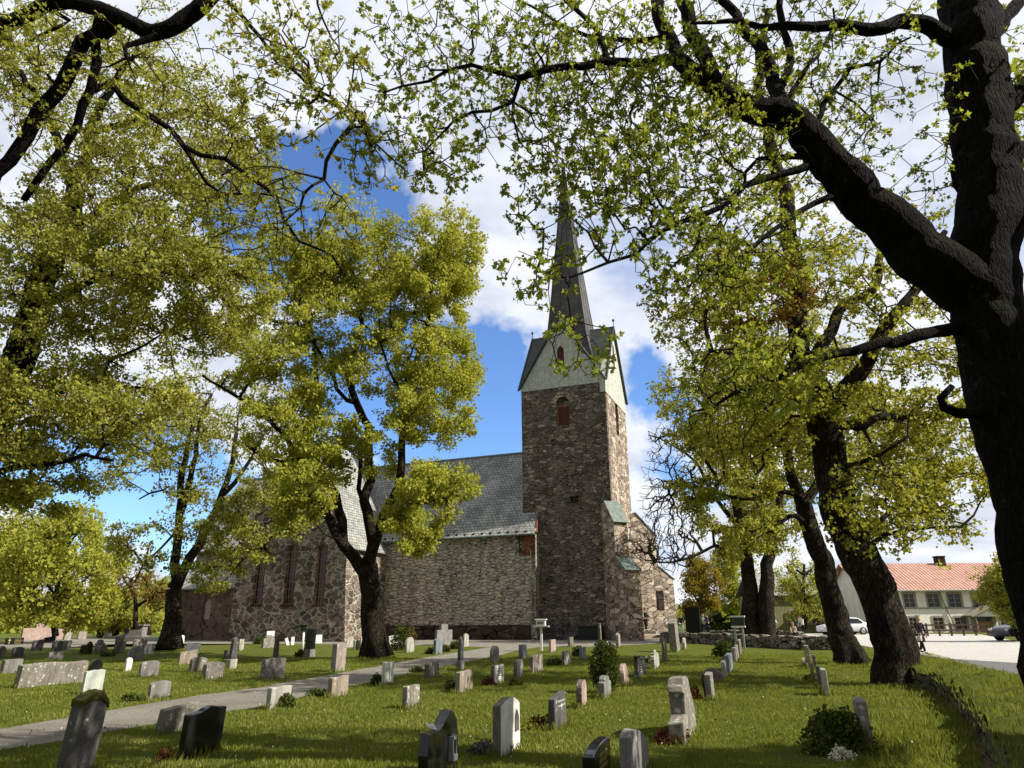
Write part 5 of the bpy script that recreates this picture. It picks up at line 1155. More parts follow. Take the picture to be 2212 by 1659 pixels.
# --- left middle (zone B)
S('B', 268, 306, 488, 836, 655, 'rough', 'g_lichen', 'wide rough-edged grey stone in front of a dark pillar, just beyond the path', lean=1, parts=lambda r, w, t, h: (lambda m: (m.prism([(-.07+.14*.5+.09*math.cos(a*math.pi/3), h*.45+.09*math.sin(a*math.pi/3)) for a in range(6)], -t/2-.012, -t/2-.002), m.build('emblem', MAT['g_light'], r)))(MB()))
obelisk('B', 385, 400, 470, 668, 435, 640, 'g_dark', 'g_grey', 'weathered dark pillar rising behind the wide rough-edged grey stone')
S('B', 283, 302, 410, 557, 445, 'should', 'g_lichen', 'shouldered lichened stone standing below the transept windows')
S('B', 318, 327, 393, 520, 410, 'flat', 'g_white', 'white stone whose top shows above the shouldered lichened one')
S('B', 538, 545, 570, 530, 460, 'flat', 'g_white', 'small bright white slab by the transept wall, left of the lantern post')
S('B', 500, 506, 530, 532, 470, 'slantr', 'g_white', 'low white slab leaning left beside the small bright one', lean=-22)
S('B', 655, 697, 748, 637, 388, 'flat', 'g_black', 'tall black polished pillar stone with a grey foot, right of the lantern post', parts=plinth(.34, .02), lean=1)
S('B', 746, 753, 812, 517, 443, 'flat', 'g_white', 'square white stone against the transept, right of the tall black pillar')
S('B', 885, 927, 1012, 767, 520, 'flat', 'g_pinkgrey', 'tall plain pinkish slab on the lawn left of the big tree trunk', lean=2)
S('B', 1012, 1026, 1085, 553, 468, 'round', 'g_light', 'small pale round-topped stone by the buttress of the transept')
S('B', 1083, 1099, 1143, 573, 490, 'flat', 'g_light', 'low pale block between two round-topped stones by the transept corner')
S('B', 1140, 1150, 1192, 573, 440, 'round', 'g_light', 'pale round-topped stone partly hidden by the big tree trunk')
S('B', 1383, 1396, 1486, 551, 452, 'slantr', 'g_light', 'pale slab with slanted top right of the big tree trunk')
S('B', 1533, 1551, 1618, 597, 462, 'round', 'g_light', 'streaked pale arched stone beside a small conical bush')
S('B', 1792, 1814, 1948, 535, 350, 'stepped', 'g_grey', 'large grey stepped family stone in front of the nave wall')
S('B', 1782, 1806, 1862, 613, 468, 'peak', 'g_blue', 'blue-grey peaked stone among shrubs in front of the stepped family stone')
obelisk('B', 1990, 2022, 2078, 748, 448, 668, 'g_dark', 'g_grey', 'grey-brown pointed pillar on a block base at the right edge of the path')
S('B', 2040, 2052, 2093, 547, 430, 'peak', 'g_light', 'pale lichened stone behind the grey-brown pillar by the path')
S('B', 1328, 1357, 1438, 887, 682, 'flat', 'g_green', 'pale greenish upright slab with a dark seam, at the near edge of the path', parts=lambda r, w, t, h: (lambda m: (m.box(-.012, .012, -t/2-.004, -t/2-.001, .02, h-.02), m.build('seam', MAT['g_brown'], r)))(MB()))
S('B', 1703, 1742, 1835, 827, 692, 'rear', 'g_brown', 'brown stone with a curved top by the path, between the greenish slab and the pillar')
S('B', 858, 897, 1040, 992, 812, 'rough', 'g_sand', 'streaked brownish square stone at the near edge of the path')
S('B', 318, 357, 533, 1098, 905, 'flat', 'g_light', 'pale grey square stone next to the path, nearest of the path-side stones', lean=1)
S('B', 1508, 1554, 1662, 1095, 892, 'flat', 'g_lichen', 'grey stone blotched with white lichen, alone in the middle of the lawn', seed=2)
S('B', 1968, 2010, 2126, 952, 762, 'rough', 'g_sand', 'brown-streaked stone with a rough top, foot of the row left of centre', lean=1)
def lantern_niche(root, w, t, h):
    mb = MB(); P = arch_poly(w*.24, h*.20, h*.62, w*.13); mb.prism(P, -t/2-.004, -t/2-.001); mb.build('niche', MAT['glass'], root)
    mb = MB(); x = w*.20; z0, z1 = h*.20, h*.53
    for dx in (-.045, .045): mb.box(x+dx-.008, x+dx+.008, -t/2-.06, -t/2-.01, z0, z1)
    mb.box(x-.055, x+.055, -t/2-.07, -t/2-.005, z1, z1+.03); mb.box(x-.055, x+.055, -t/2-.07, -t/2-.005, z0, z0+.06); mb.box(x-.025, x+.025, -t/2-.05, -t/2-.02, z1+.03, z1+.05)
    mb.build('grave_lantern', MAT['steel'], root)
    mb = MB(); mb.tube([(-w*.5, -t/2-.002, h*.32), (-w*.5, t/2+.001, h*.32)], .004, 5); mb.build('joint', MAT['g_grey'], root)
bk = S('B', 1650, 1737, 2000, 1740, 1295, 'swoop', 'g_black', 'tall polished black headstone with a swooping top and a lantern niche, bottom centre', parts=lantern_niche, hf=.74)
# --- centre (zone C)
S('C', 285, 320, 368, 697, 540, 'round', 'g_lichen', 'dark lichen-crusted arched stone near the bend of the path')
S('C', 536, 572, 610, 650, 528, 'flat', 'g_blue', 'blue-grey smooth slab near the gravel yard')
S('C', 800, 819, 862, 595, 487, 'flat', 'g_pink', 'small bright pink slab right of the letter-box post')
S('C', 966, 986, 1016, 546, 462, 'flat', 'g_brown', 'small brown-grey slab closest to the tower wall')
S('C', 290, 324, 409, 882, 708, 'rough', 'g_white', 'white marble slab with four faint lines of text, near the pillar by the path', parts=text_rows(4, .28, .85, .80, .12, .035, 'g_text_d', 9), lean=1, side='g_brown')
S('C', 490, 522, 580, 822, 668, 'rear', 'g_light', 'whitish stone with a curved top, behind the white marble one with text', side='g_brown')
S('C', 632, 662, 748, 775, 625, 'rough', 'g_pinkgrey', 'pink-grey rough slab, third in the row behind the white marble one', side='g_brown')
S('C', 912, 936, 992, 707, 587, 'rough', 'g_light', 'pale streaked slab with a rough top, left of the dark blue-grey one', side='g_brown')
S('C', 1065, 1086, 1125, 664, 552, 'flat', 'g_blue', 'dark blue-grey slab left of the clipped bush')
obelisk('C', 1228, 1257, 1300, 590, 342, 562, 'g_brown', 'g_black', 'tallest thin square pillar, standing behind the clipped bush', taper=.9, tipf=.01)
S('C', 1383, 1409, 1426, 558, 425, 'peak', 'g_pinkgrey', 'narrow jagged pinkish stone near the church steps')
S('C', 1325, 1346, 1362, 578, 508, 'flat', 'g_dark', 'small dark slab next to a white grave light')
S('C', 1230, 1286, 1345, 1003, 805, 'should', 'g_grey', 'round-shouldered grey stone standing in front of the clipped bush')
S('C', 1038, 1090, 1133, 1088, 840, 'round', 'g_pink', 'narrow rounded pink stone left of the clipped bush', lean=1, side='g_brown')
def gtext(root, w, t, h):
    text_rows(2, .2, .92, .76, .13, .055, 'g_text_l', 4)(root, w, t, h)
    mb = MB(); mb.box(-.012+w*.05, .012+w*.05, -t/2-.007, -t/2-.001, h*.50, h*.68); mb.box(-.05+w*.05, .05+w*.05, -t/2-.0075, -t/2-.0015, h*.60, h*.63); mb.build('cross', MAT['g_text_l'], root)
S('C', 800, 862, 956, 1278, 960, 'slant', 'g_dark', 'dark grey headstone with two lines of pale lettering and a thin cross', parts=gtext, lean=-1)
def archplate(root, w, t, h):
    mb = MB(); P = arch_poly(w*.30, h*.37, h*.79, w*.105, 'point'); mb.prism(P, -t/2-.012, -t/2-.002); mb.build('arched_plate', MAT['g_dark'], root)
S('C', 306, 382, 551, 1512, 1045, 'rear', 'g_white', 'large white headstone with a dark pointed-arch plate, front centre', parts=archplate, side='g_brown')
S('C', 1850, 1990, 2088, 1405, 845, 'cross', 'g_lichen', 'massive rough stepped headstone with reddish plants at its foot, right of centre', lean=-1)
S('C', 1425, 1532, 1680, 1775, 1350, 'shard', 'g_grey', 'grey pointed headstone with white lichen, cut by the bottom edge', hf=.9)
S('C', 1095, 1202, 1345, 1770, 1490, 'bow', 'g_black', 'glossy black bow-topped headstone with gilded letters at the bottom edge', parts=text_rows(3, .30, .8, .70, .17, .13, 'gold', 12), hf=.82)
S('C', 1425, 1462, 1500, 893, 697, 'round', 'g_pink', 'leaning pinkish stone right behind the clipped bush', lean=-3)
S('C', 1548, 1582, 1645, 820, 655, 'flat', 'g_dark', 'dark slab with pale inscription and a dark cap, right of the leaning pinkish stone', parts=many(text_rows(5, .2, .85, .8, .13, .05, 'g_text_l', 22), lambda r, w, t, h: (lambda m: (m.box(-w*.55, -w*.15, -t*.45, t*.4, h+.002, h+.10), m.build('cap', MAT['g_black'], r, bevel=.02)))(MB())))
def cowl(root, w, t, h):
    mb = MB()
    for k, (z, q) in enumerate(((h*.62, 1.1), (h*.8, .95), (h*.98, .8))): mb.box(-w*.5*q, w*.5*q, -t*.55*q, t*.55*q, z, z+.035)
    mb.box(-w*.2, w*.2, -t*.2, t*.2, h+.04, h+.12); mb.build('moulding', MAT['g_light'], root, bevel=.01)
S('C', 1690, 1722, 1765, 745, 615, 'arch', 'g_light', 'pale stone with layered mouldings and a little cap', parts=cowl)
S('C', 1790, 1813, 1836, 685, 490, 'flat', 'g_brown', 'tall brown slab left of the rough standing stone')
S('C', 1858, 1922, 1945, 594, 300, 'peak', 'g_lichen', 'tallest rough mossy standing stone in front of the far wall', lean=-2)
S('C', 1967, 1986, 1999, 572, 468, 'round', 'g_light', 'small pale narrow stone just right of the rough standing stone')
# --- row behind the massive stepped stone
RW = 'stones of the row receding to the notice board'
S('D', 412, 474, 494, 1054, 812, 'rough', 'g_lichen', 'speckled slab beside the little black lantern, front of its row', group=RW)
S('D', 585, 634, 660, 805, 648, 'flat', 'g_blue', 'blue-black slab with pale top edge, third slab beyond the black lantern', group=RW)
S('D', 560, 597, 610, 860, 695, 'rough', 'g_light', 'pale rough slab between the low arched stone and the blue-black slab', group=RW)
S('D', 490, 500, 572, 887, 808, 'low', 'g_brown', 'low half-round brown stone turned towards the camera', yaw=R_(60), h=.34, w=.5, t=.16, group=RW)
S('D', 650, 682, 697, 715, 582, 'flat', 'g_pinkgrey', 'brownish slab beside the round dark shrub of the receding row', group=RW)
S('D', 678, 698, 710, 680, 558, 'flat', 'g_light', 'narrow pale slab, second before the notice board', group=RW)
S('D', 700, 723, 738, 650, 508, 'flat', 'g_brown', 'narrow brown slab just in front of the notice board', group=RW)
# --- row along the right-hand trees
RR = 'stones of the row along the leaning trees'
S('D', 1490, 1535, None, 1012, 770, 'flat', 'g_light', 'light-topped slab at the near end of the row along the leaning trees', lean=-2, w=.5, group=RR)
S('D', 1440, 1470, None, 955, 745, 'flat', 'g_dark', 'dark slab just left of the light-topped one in the tree-side row', w=.6, group=RR)
S('D', 1380, 1400, None, 890, 735, 'round', 'g_brown', 'low brown stone left of the dark slab in the tree-side row', w=.4, h=.45, group=RR)
S('D', 1392, 1415, None, 770, 640, 'flat', 'g_brown', 'narrow brown slab farther along the tree-side row', w=.4, group=RR)
S('D', 1335, 1372, None, 755, 553, 'flat', 'g_lichen', 'tall lichened slab in the middle of the tree-side row', w=.5, lean=-3, group=RR)
S('D', 1292, 1308, None, 742, 665, 'round', 'g_light', 'small pale stone left of the tall lichened slab', w=.35, group=RR)
S('D', 1318, 1334, None, 755, 690, 'round', 'g_grey', 'small grey stone squeezed against the tall lichened slab', w=.3, group=RR)
S('D', 1285, 1316, None, 600, 512, 'rough', 'g_brown', 'brown stone nearest the far wall at the end of the tree-side row', w=.5, group=RR)
def rcap(root, w, t, h):
    pass
S('E', 428, 512, None, 1563, 1130, 'rough', 'g_lichen', 'tall narrow lichened slab leaning beside a dark shrub, bottom right', lean=-2.5, w=.55)
# black monument beyond the wall
MAT['g_matblack'] = granite('honed_black', (.009, .009, .009), .55, 0, .2)
S('D', 262, 372, 390, 492, 205, 'flat', 'g_matblack', 'very tall plain black monument block behind the far wall', name='monument', parts=plinth(.25, .05, 'g_grey'), t=1.15, w=.45)
# pedestal under the pollard
p = gp(292, 1376); mb = MB(); mb.box(-1, 1, -.6, .6, 0, 1.2); mb.box(-1.15, 1.15, -.75, .75, 1.2, 1.35); mb.box(-1.2, 1.2, -.8, .8, -.1, .15); o = mb.build('pedestal', MAT['g_grey'], None, bevel=.03, loc=p+Vector((0, 0, 0)))
tag(o, 'grey stone block pedestal below the gnarled bare tree', 'pedestal')
# ================================================================ people
def cloth(name, c): return flat(name, c, .85, var=.12, scale=9, spec=.15)
MAT.update(coat_black=cloth('black_cloth', (.012, .012, .014)), coat_navy=cloth('navy_cloth', (.02, .025, .045)), coat_white=cloth('off_white_cloth', (.55, .52, .46)), coat_beige=cloth('beige_cloth', (.42, .34, .24)),
    jeans=cloth('light_blue_jeans', (.30, .42, .50)), coat_purple=cloth('dark_purple_cloth', (.05, .03, .07)), coat_green=cloth('grey_green_cloth', (.12, .14, .11)), shoe=cloth('dark_shoes', (.015, .013, .012)),
    hair_white=cloth('white_hair', (.55, .52, .46)), hair_blond=cloth('blond_hair', (.42, .33, .20)), hair_dark=cloth('dark_hair', (.03, .02, .015)), hair_red=cloth('red_brown_hair', (.20, .06, .03)), bag=cloth('pale_pink_bag', (.6, .5, .48)))
def skin_obj(name, V, E, Rr, mat, parent, sub=1):
    me = bpy.data.meshes.new(name); me.from_pydata([tuple(v) for v in V], E, []); me.update()
    o = link(name, me, mat, parent); m = o.modifiers.new('skin', 'SKIN'); m.use_smooth_shade = True
    for i, r in enumerate(Rr): me.skin_vertices[0].data[i].radius = (r, r*(.8 if i in () else 1)) if not isinstance(r, tuple) else r
    me.skin_vertices[0].data[0].use_root = True
    s = o.modifiers.new('sub', 'SUBSURF'); s.levels = sub; s.render_levels = sub; return o
def person(loc, H, face, label, top='coat_black', legs='coat_black', hair='hair_dark', long=False, stride=.0, arms=(0, 0), bend=0.0, seat=False, bag=False, lean=0.0):
    """face: compass direction the person looks to, radians clockwise from +Y"""
    root = empty('person', loc, -face, label, 'person', 'people outside the church'); k = H/1.75
    hip = Vector((0, 0, .93)) if not seat else Vector((0, 0, .50)); ch = hip+Vector((0, .28*math.sin(bend), .42*math.cos(bend))); nk = ch+Vector((0, .14*math.sin(bend*1.2), .13*math.cos(bend)))
    hd = nk+Vector((0, .05+.12*math.sin(bend*1.3), .17)); V, E, Rr = [], [], []
    def add(p, r, par=None):
        V.append(Vector(p)*k); Rr.append(tuple(x*k for x in r) if isinstance(r, tuple) else r*k)
        if par is not None: E.append((par, len(V)-1))
        return len(V)-1
    p0 = add(hip, (.155, .115)); w_ = add(hip.lerp(ch, .45), (.13, .10), p0); c_ = add(ch, (.165, .11), w_); n_ = add(nk, .058, c_); j_ = add(hd+Vector((0, .01, -.06)), (.062, .072), n_); h_ = add(hd+Vector((0, 0, .05)), (.078, .092), j_); add(hd+Vector((0, -.005, .11)), .055, h_)
    add(hd+Vector((0, .098, -.005)), .014, j_)
    feet, hands, knees, shl, elb = [], [], [], [], []
    for s in (-1, 1):
        st = s*stride; hp = hip+Vector((s*.095, 0, -.06))
        if seat: kn = hip+Vector((s*.11, .42, -.02)); an = kn+Vector((0, .04, -.40))
        else: kn = Vector((s*.10, st*.5+.03*abs(stride)*2, .50)); an = Vector((s*.105, st, .09+(.05 if s*stride < 0 else 0)))
        a = add(hp, .088, p0); b = add(kn, .056, a); c = add(an, .038, b); add(an+Vector((0, .07, -.045)), .034, c); add(an+Vector((0, .17, -.055)), .028, len(V)-1); feet.append(an); knees.append(kn)
        sh = ch+Vector((s*.19, 0, .05)); av = arms[0 if s < 0 else 1]
        el = sh+Vector((s*.05, .03-.26*math.sin(-av*.6), -.28*math.cos(av*.6))); ha = el+Vector((-s*.06*av, .24*math.sin(av), -.25*math.cos(av)))
        a = add(sh, .052, c_); b = add(el, .040, a); c = add(ha, .026, b); pm = add(ha+(ha-el).normalized()*.06, (.036, .018), c); d = (ha-el).normalized(); shl.append(sh); elb.append(el); hands.append(ha)
        sd_ = Vector((0, 1, 0)) if abs(d.y) < .7 else Vector((s*1., 0, 0))
        for q, ln in enumerate((.072, .08, .076, .06)):
            f0 = ha+d*.09+sd_*(-.028+.0187*q); f = add(f0, .0095, pm); f = add(f0+d*ln*.55+Vector((-s*.008, 0, 0)), .0085, f); add(f0+d*ln+Vector((-s*.024, 0, 0)), .0075, f)
        f = add(ha+d*.03+sd_*.035, .011, c); add(ha+d*.07+sd_*.052, .009, f)
    skin_obj('body', V, E, Rr, MAT['skin'], root)
    # clothing follows the same joints, a little larger
    V2, E2, R2 = [], [], []
    def add2(p, r, par=None):
        V2.append(Vector(p)*k); R2.append(tuple(x*k for x in r) if isinstance(r, tuple) else r*k)
        if par is not None: E2.append((par, len(V2)-1))
        return len(V2)-1
    a0 = add2(hip.lerp(ch, .4), (.155, .125)); a1 = add2(ch, (.185, .132), a0); add2(nk+Vector((0, 0, -.03)), .075, a1); a2 = add2(hip+Vector((0, 0, -.02)), (.178, .14), a0)
    if long: a3 = add2(hip+Vector((0, .02, -.30)), (.20, .17), a2); add2(hip+Vector((0, .03, -.62 if long > 1 else -.42)), (.22, .19), a3)
    for i in (0, 1):
        b = add2(shl[i], .068, a1); b = add2(elb[i], .058, b); add2(hands[i]+(elb[i]-hands[i])*.12, .040, b)
    skin_obj('coat' if long else 'jacket', V2, E2, R2, MAT[top], root)
    V2, E2, R2 = [], [], []
    a0 = add2(hip+Vector((0, 0, -.02)), (.16, .122))
    for i in (0, 1):
        s = (-1, 1)[i]; b = add2(hip+Vector((s*.095, 0, -.10)), .10, a0); b = add2(knees[i], .072, b); add2(feet[i]+Vector((0, 0, .02)), .058, b)
    skin_obj('trousers', V2, E2, R2, MAT[legs], root)
    for i in (0, 1):
        V2, E2, R2 = [], [], []; b = add2(feet[i]+Vector((0, -.03, -.045)), .042); b = add2(feet[i]+Vector((0, .07, -.05)), .042, b); add2(feet[i]+Vector((0, .18, -.055)), .034, b); skin_obj('shoe', V2, E2, R2, MAT['shoe'], root)
    V2, E2, R2 = [], [], []; b = add2(hd+Vector((0, -.03, .06)), (.088, .088)); add2(hd+Vector((0, -.012, .135)), .065, b); b = add2(hd+Vector((0, -.075, -.01)), .06, b-0); 
    if hair in ('hair_blond', 'hair_white') and long: add2(hd+Vector((0, -.09, -.14)), .055, b)
    skin_obj('hair', V2, E2, R2, MAT[hair], root)
    if bag:
        mb = MB(); c = (hands[1]+Vector((.03, 0, -.22)))*k; mb.prism([(c.y-.12, c.z-.08), (c.y+.12, c.z-.08), (c.y+.10, c.z+.13), (c.y-.10, c.z+.13)], c.x+.02, c.x+.10, 'yz'); bo = mb.build('handbag', MAT['bag'], None, bevel=.02)
        tag(bo, 'pale pink handbag held by the person in black on the road', 'handbag'); bo.location = root.location; bo.rotation_euler = root.rotation_euler
        mb = MB(); mb.tube([(c.x, c.y-.08, c.z+.13), (c.x, c.y-.05, c.z+.24), (c.x, c.y+.05, c.z+.24), (c.x, c.y+.08, c.z+.13)], .008, 5); mb.build('handle', MAT['bag'], bo)
    if lean: root.rotation_euler = (lean, 0, -face)
    return root
def foot(u, v, z=0): p = gp(u, v, z); return p
def place(u, vf, vh, *a, Y=None, z=0, **k):
    p = gp(u, vf, z) if Y is None else Vector((at(u, vf, Y).x, Y, z)); H = solve(lambda q: pr((p.x, p.y, q)), vh, .5, 4, 1)-z; return person(p, max(1.5, min(1.95, H)), *a, **k)
place(1995, 1412, 1331, R_(165), 'fair-haired person in a black coat walking on the road with a pale bag', hair='hair_blond', long=1, stride=.24, arms=(.2, .5), bag=True, bend=.05)
B2 = CM @ Matrix.Translation((-.15, TW-.15, 0)) @ Matrix.Rotation(R_(45), 4, 'Z')
def on_b2(u, off):
    I = B2.inverted(); o = I @ CAMP; d = I.to_3x3() @ ray(u, 1364); t = (-.625-off-o.y)/d.y; q = B2 @ (o+d*t); return Vector((q.x, q.y, 0))
c2_ = on_b2(1396, .75); STEPZ = max(.05, solve(lambda z: pr((c2_.x, c2_.y, z)), 1363, -1, 3, 1))
place(1396, 1364, 1314, R_(120), 'person with red hair in a floor-length black robe at the church steps', hair='hair_red', long=2, arms=(.9, .9), z=STEPZ, Y=c2_.y)
place(1473, 1367, 1325, R_(190), 'person in a black jacket and light blue jeans behind the far wall', legs='jeans', hair='hair_dark', arms=(.5, .6))
place(1521, 1368, 1328, R_(150), 'person in grey standing just right of the tall black monument', top='coat_green', legs='coat_navy', hair='hair_blond', arms=(.8, .8))
place(1531, 1369, 1326, R_(250), 'person in dark purple with a black cap, facing the one in grey', top='coat_purple', legs='coat_black', arms=(1.0, .8), long=1, bend=.08)
place(1604, 1368, 1322, R_(180), 'person in black half hidden behind the notice board and twin trunks', top='coat_black', hair='hair_blond')
place(1672, 1370, 1324, R_(120), 'stooping white-haired person in a white jacket right of the twin trunks', top='coat_white', hair='hair_white', bend=.28, arms=(.6, .7), long=False)
place(1660, 1370, 1328, R_(90), 'person in a pale top partly behind the twin trunks', top='coat_beige', legs='coat_navy', hair='hair_dark')
place(1716, 1378, 1340, R_(200), 'seated person in a beige jacket on the low bench in front of the olive barn', top='coat_beige', hair='hair_blond', seat=True, arms=(.9, .9), bend=.1, Y=58)
place(1737, 1372, 1330, R_(250), 'person bending forward in a white shirt and black trousers beside the seated one', top='coat_white', hair='hair_dark', bend=.25, arms=(.7, .8))
place(1728, 1370, 1334, R_(140), 'person in dark navy behind the one in the white shirt', top='coat_navy', legs='coat_navy', hair='hair_dark')
place(1769, 1366, 1329, R_(200), 'white-haired person in a black jacket in front of the white car', hair='hair_white', arms=(.4, .4))
place(1792, 1372, 1328, R_(180), 'person in grey-green next to the leaning tree trunks', top='coat_green', hair='hair_white')

# ================================================================ walls
def rock(mb, c, sx, sy, sz, rg, rz=0):
    """irregular block"""
    bm = bmesh.new(); bmesh.ops.create_cube(bm, size=1); bmesh.ops.subdivide_edges(bm, edges=bm.edges, cuts=1, use_grid_fill=True)
    M = Matrix.Translation(c) @ Matrix.Rotation(rz, 4, 'Z') @ Matrix.Rotation(rg.uniform(-.12, .12), 4, 'X') @ Matrix.Rotation(rg.uniform(-.12, .12), 4, 'Y')
    vs = []
    for v in bm.verts:
        q = v.co.copy(); q *= 1-.22*(q.length/.87)**3+rg.uniform(-.06, .06); vs.append(M @ Vector((q.x*sx, q.y*sy, q.z*sz)))
    mb.add(vs, [tuple(x.index for x in f.verts) for f in bm.faces]); bm.free()
def drywall(name, line, h, t, label, moss=.0, seed=1, size=.34, group=None):
    rg = random.Random(seed); mb = MB(); cap = MB()
    for a, b in zip(line, line[1:]):
        a, b = Vector(a), Vector(b); L = (b-a).length; d = (b-a).normalized(); n = Vector((-d.y, d.x, 0)); rz_ = math.atan2(d.y, d.x)
        nl = max(2, int(h/(size*.55)))
        for k in range(nl):
            z = h*(k+.5)/nl; x = rg.uniform(-.2, .1)
            while x < L:
                w_ = size*rg.uniform(.6, 1.6); 
                for side in (-1, 1):
                    rock(mb, a+d*(x+w_/2)+n*side*t*.28*(1-.25*k/nl)+Vector((0, 0, z+rg.uniform(-.03, .03))), w_*1.03, t*.52, h/nl*rg.uniform(1.0, 1.35), rg, rz_+rg.uniform(-.15, .15))
                x += w_*.96
        x = 0 if not moss else 1e9
        while x < L:
            w_ = size*rg.uniform(.9, 2.2); rock(mb, a+d*(x+w_/2)+Vector((0, 0, h+rg.uniform(0, .05))), w_*1.05, t*rg.uniform(.8, 1.05), .13, rg, rz_+rg.uniform(-.1, .1)); x += w_
    o = mb.build(name, MAT['drymoss' if moss else 'drystone'], None); return tag(o, label, 'wall', group)
drywall('dry_stone_wall', G([(1438, 1386), (1470, 1389), (1540, 1391), (1606, 1396), (1680, 1400), (1737, 1403), (1800, 1404)]), .56, .8, 'low dry-stone wall crossing behind the lawn, right of the tower', seed=3, size=.5)
drywall('dry_stone_wall', G([(1535, 1371), (1600, 1371), (1650, 1372), (1730, 1376)]), .34, .7, 'second lower stone wall farther back, behind the first one', seed=5, size=.6)
MAT['mossbank'] = ground_mat(); MAT['mossbank'].name = 'mossy_turf'
wl = G([(1998, 1484), (2045, 1498), (2075, 1512), (2110, 1540), (2150, 1580), (2200, 1640), (2260, 1730), (2330, 1860)])
HW = .33
drywall('mossy_wall', wl, HW, .55, 'mossy crumbling retaining wall running towards the camera at bottom right', seed=8, size=.24, moss=1)
# turf bank on top of and behind the mossy wall
bm = bmesh.new(); rows = []
pl_ = [Vector(p) for p in wl]; ext = pl_[0]+(pl_[0]-pl_[1]).normalized()*3.5; pl_ = [ext]+pl_; fine = []
for a, b in zip(pl_, pl_[1:]):
    k = max(2, int((b-a).length/.18)); fine += [a.lerp(b, i/k) for i in range(k)]
fine.append(pl_[-1]); NB = 22
for i, p in enumerate(fine):
    q = fine[min(i+1, len(fine)-1)]-fine[max(i-1, 0)]; q.normalize(); n = Vector((-q.y, q.x, 0)); n = n if n.x > 0 else -n
    row = []; f = min(1, i/14)
    for j in range(NB):
        x = -.22+j*.17; z = (HW+.15)*f*(1 if x < .6 else max(0, 1-(x-.6)/2.6))*(.86 if j == 0 else 1)-.03; w3 = p+n*x; z += f*.16*mnoise.noise(Vector((w3.x*1.7, w3.y*1.7, 0)))+f*.09*mnoise.noise(Vector((w3.x*6, w3.y*6, 3))); row.append(bm.verts.new((w3.x, w3.y, z if j < NB-1 else -.05)))
    rows.append(row)
for a, b in zip(rows, rows[1:]):
    for j in range(NB-1): bm.faces.new((a[j], a[j+1], b[j+1], b[j]))
bmesh.ops.recalc_face_normals(bm, faces=bm.faces)
if sum(f.normal.z for f in bm.faces) < 0: bmesh.ops.reverse_faces(bm, faces=bm.faces)
me = bpy.data.meshes.new('turf_bank'); bm.to_mesh(me); bm.free(); me.polygons.foreach_set('use_smooth', [True]*len(me.polygons)); tag(link('turf_bank', me, MAT['mossbank']), kind='structure'); BANK = [tuple(v.co) for v in me.vertices if v.co.z > .05]
LITTER = G([(2010, 1489), (2060, 1503), (2095, 1530), (2140, 1575), (2190, 1640), (2250, 1740), (2160, 1740), (2110, 1640), (2085, 1570), (2060, 1530)]); sheet('leaf_litter', LITTER, .006, MAT['litter'], .08)
# road and yard
sheet('road', G([(1950, 1409), (1982, 1414), (2042, 1424), (2130, 1448), (2212, 1470), (2500, 1560), (2600, 1420), (2212, 1407), (2042, 1399), (1990, 1392)]), .004, MAT['asphalt'])
sheet('yard', G([(1800, 1384), (1950, 1410), (1985, 1412), (2042, 1423), (2212, 1434), (2600, 1470), (2700, 1405), (2212, 1388), (2120, 1371), (1958, 1369), (1800, 1369), (1640, 1369)]), .012, MAT['lightroad'])

# ================================================================ buildings on the right
HS = at(1925, 1300, 72); HSr = at(2290, 1300, 72)
def hz(v, u=2060, Y=72): p = at(u, v, Y); return p.z
hx0, hx1 = HS.x-2, HSr.x+4; YH = 72.0; ze = hz(1271); hl = hx1-hx0
house = empty('cream_house', (hx0, YH, 0), 0, 'long cream wooden house with red tiled roof beyond the road', 'house')
W = lambda u, v: (at(u, v, YH).x-hx0, at(u, v, YH).z)
wr = []
for u0, u1 in ((1952, 1977), (2003, 2030), (2048, 2077), (2100, 2128), (2150, 2176)): wr.append((u0+3, u1-3, 1311, 1283))
for u0, u1 in ((1964, 1984), (2016, 2040), (2063, 2090)): wr.append((u0+3, u1-3, 1359, 1334))
wr.append((2165, 2190, 1359, 1334)); holes = []
for a, b, v0, v1 in wr:
    x0, z0 = W(a, v0); x1, z1 = W(b, v1); holes.append([(x0, z0), (x1, z0), (x1, z1), (x0, z1)])
dx0, dz0 = W(2110, 1370); dx1, dz1 = W(2142, 1332)
holes.append([(dx0, .02), (dx1, .02), (dx1, dz1), (dx0, dz1)])
wall_with_holes('wall', [(0, -.2), (hl, -.2), (hl, ze), (0, ze)], holes, 0, MAT['cream_boards'], house, depth=.25)
mb = MB(); mb.box(0, .2, .26, 9, -.2, ze); mb.box(hl-.2, hl, .26, 9, -.2, ze); mb.box(.21, hl-.21, 8.8, 9, -.2, ze); mb.prism([(.27, ze-.05), (8.99, ze-.05), (4.5, ze+2.6)], .001, .19, 'yz'); mb.build('back_wall', MAT['cream_boards'], house)
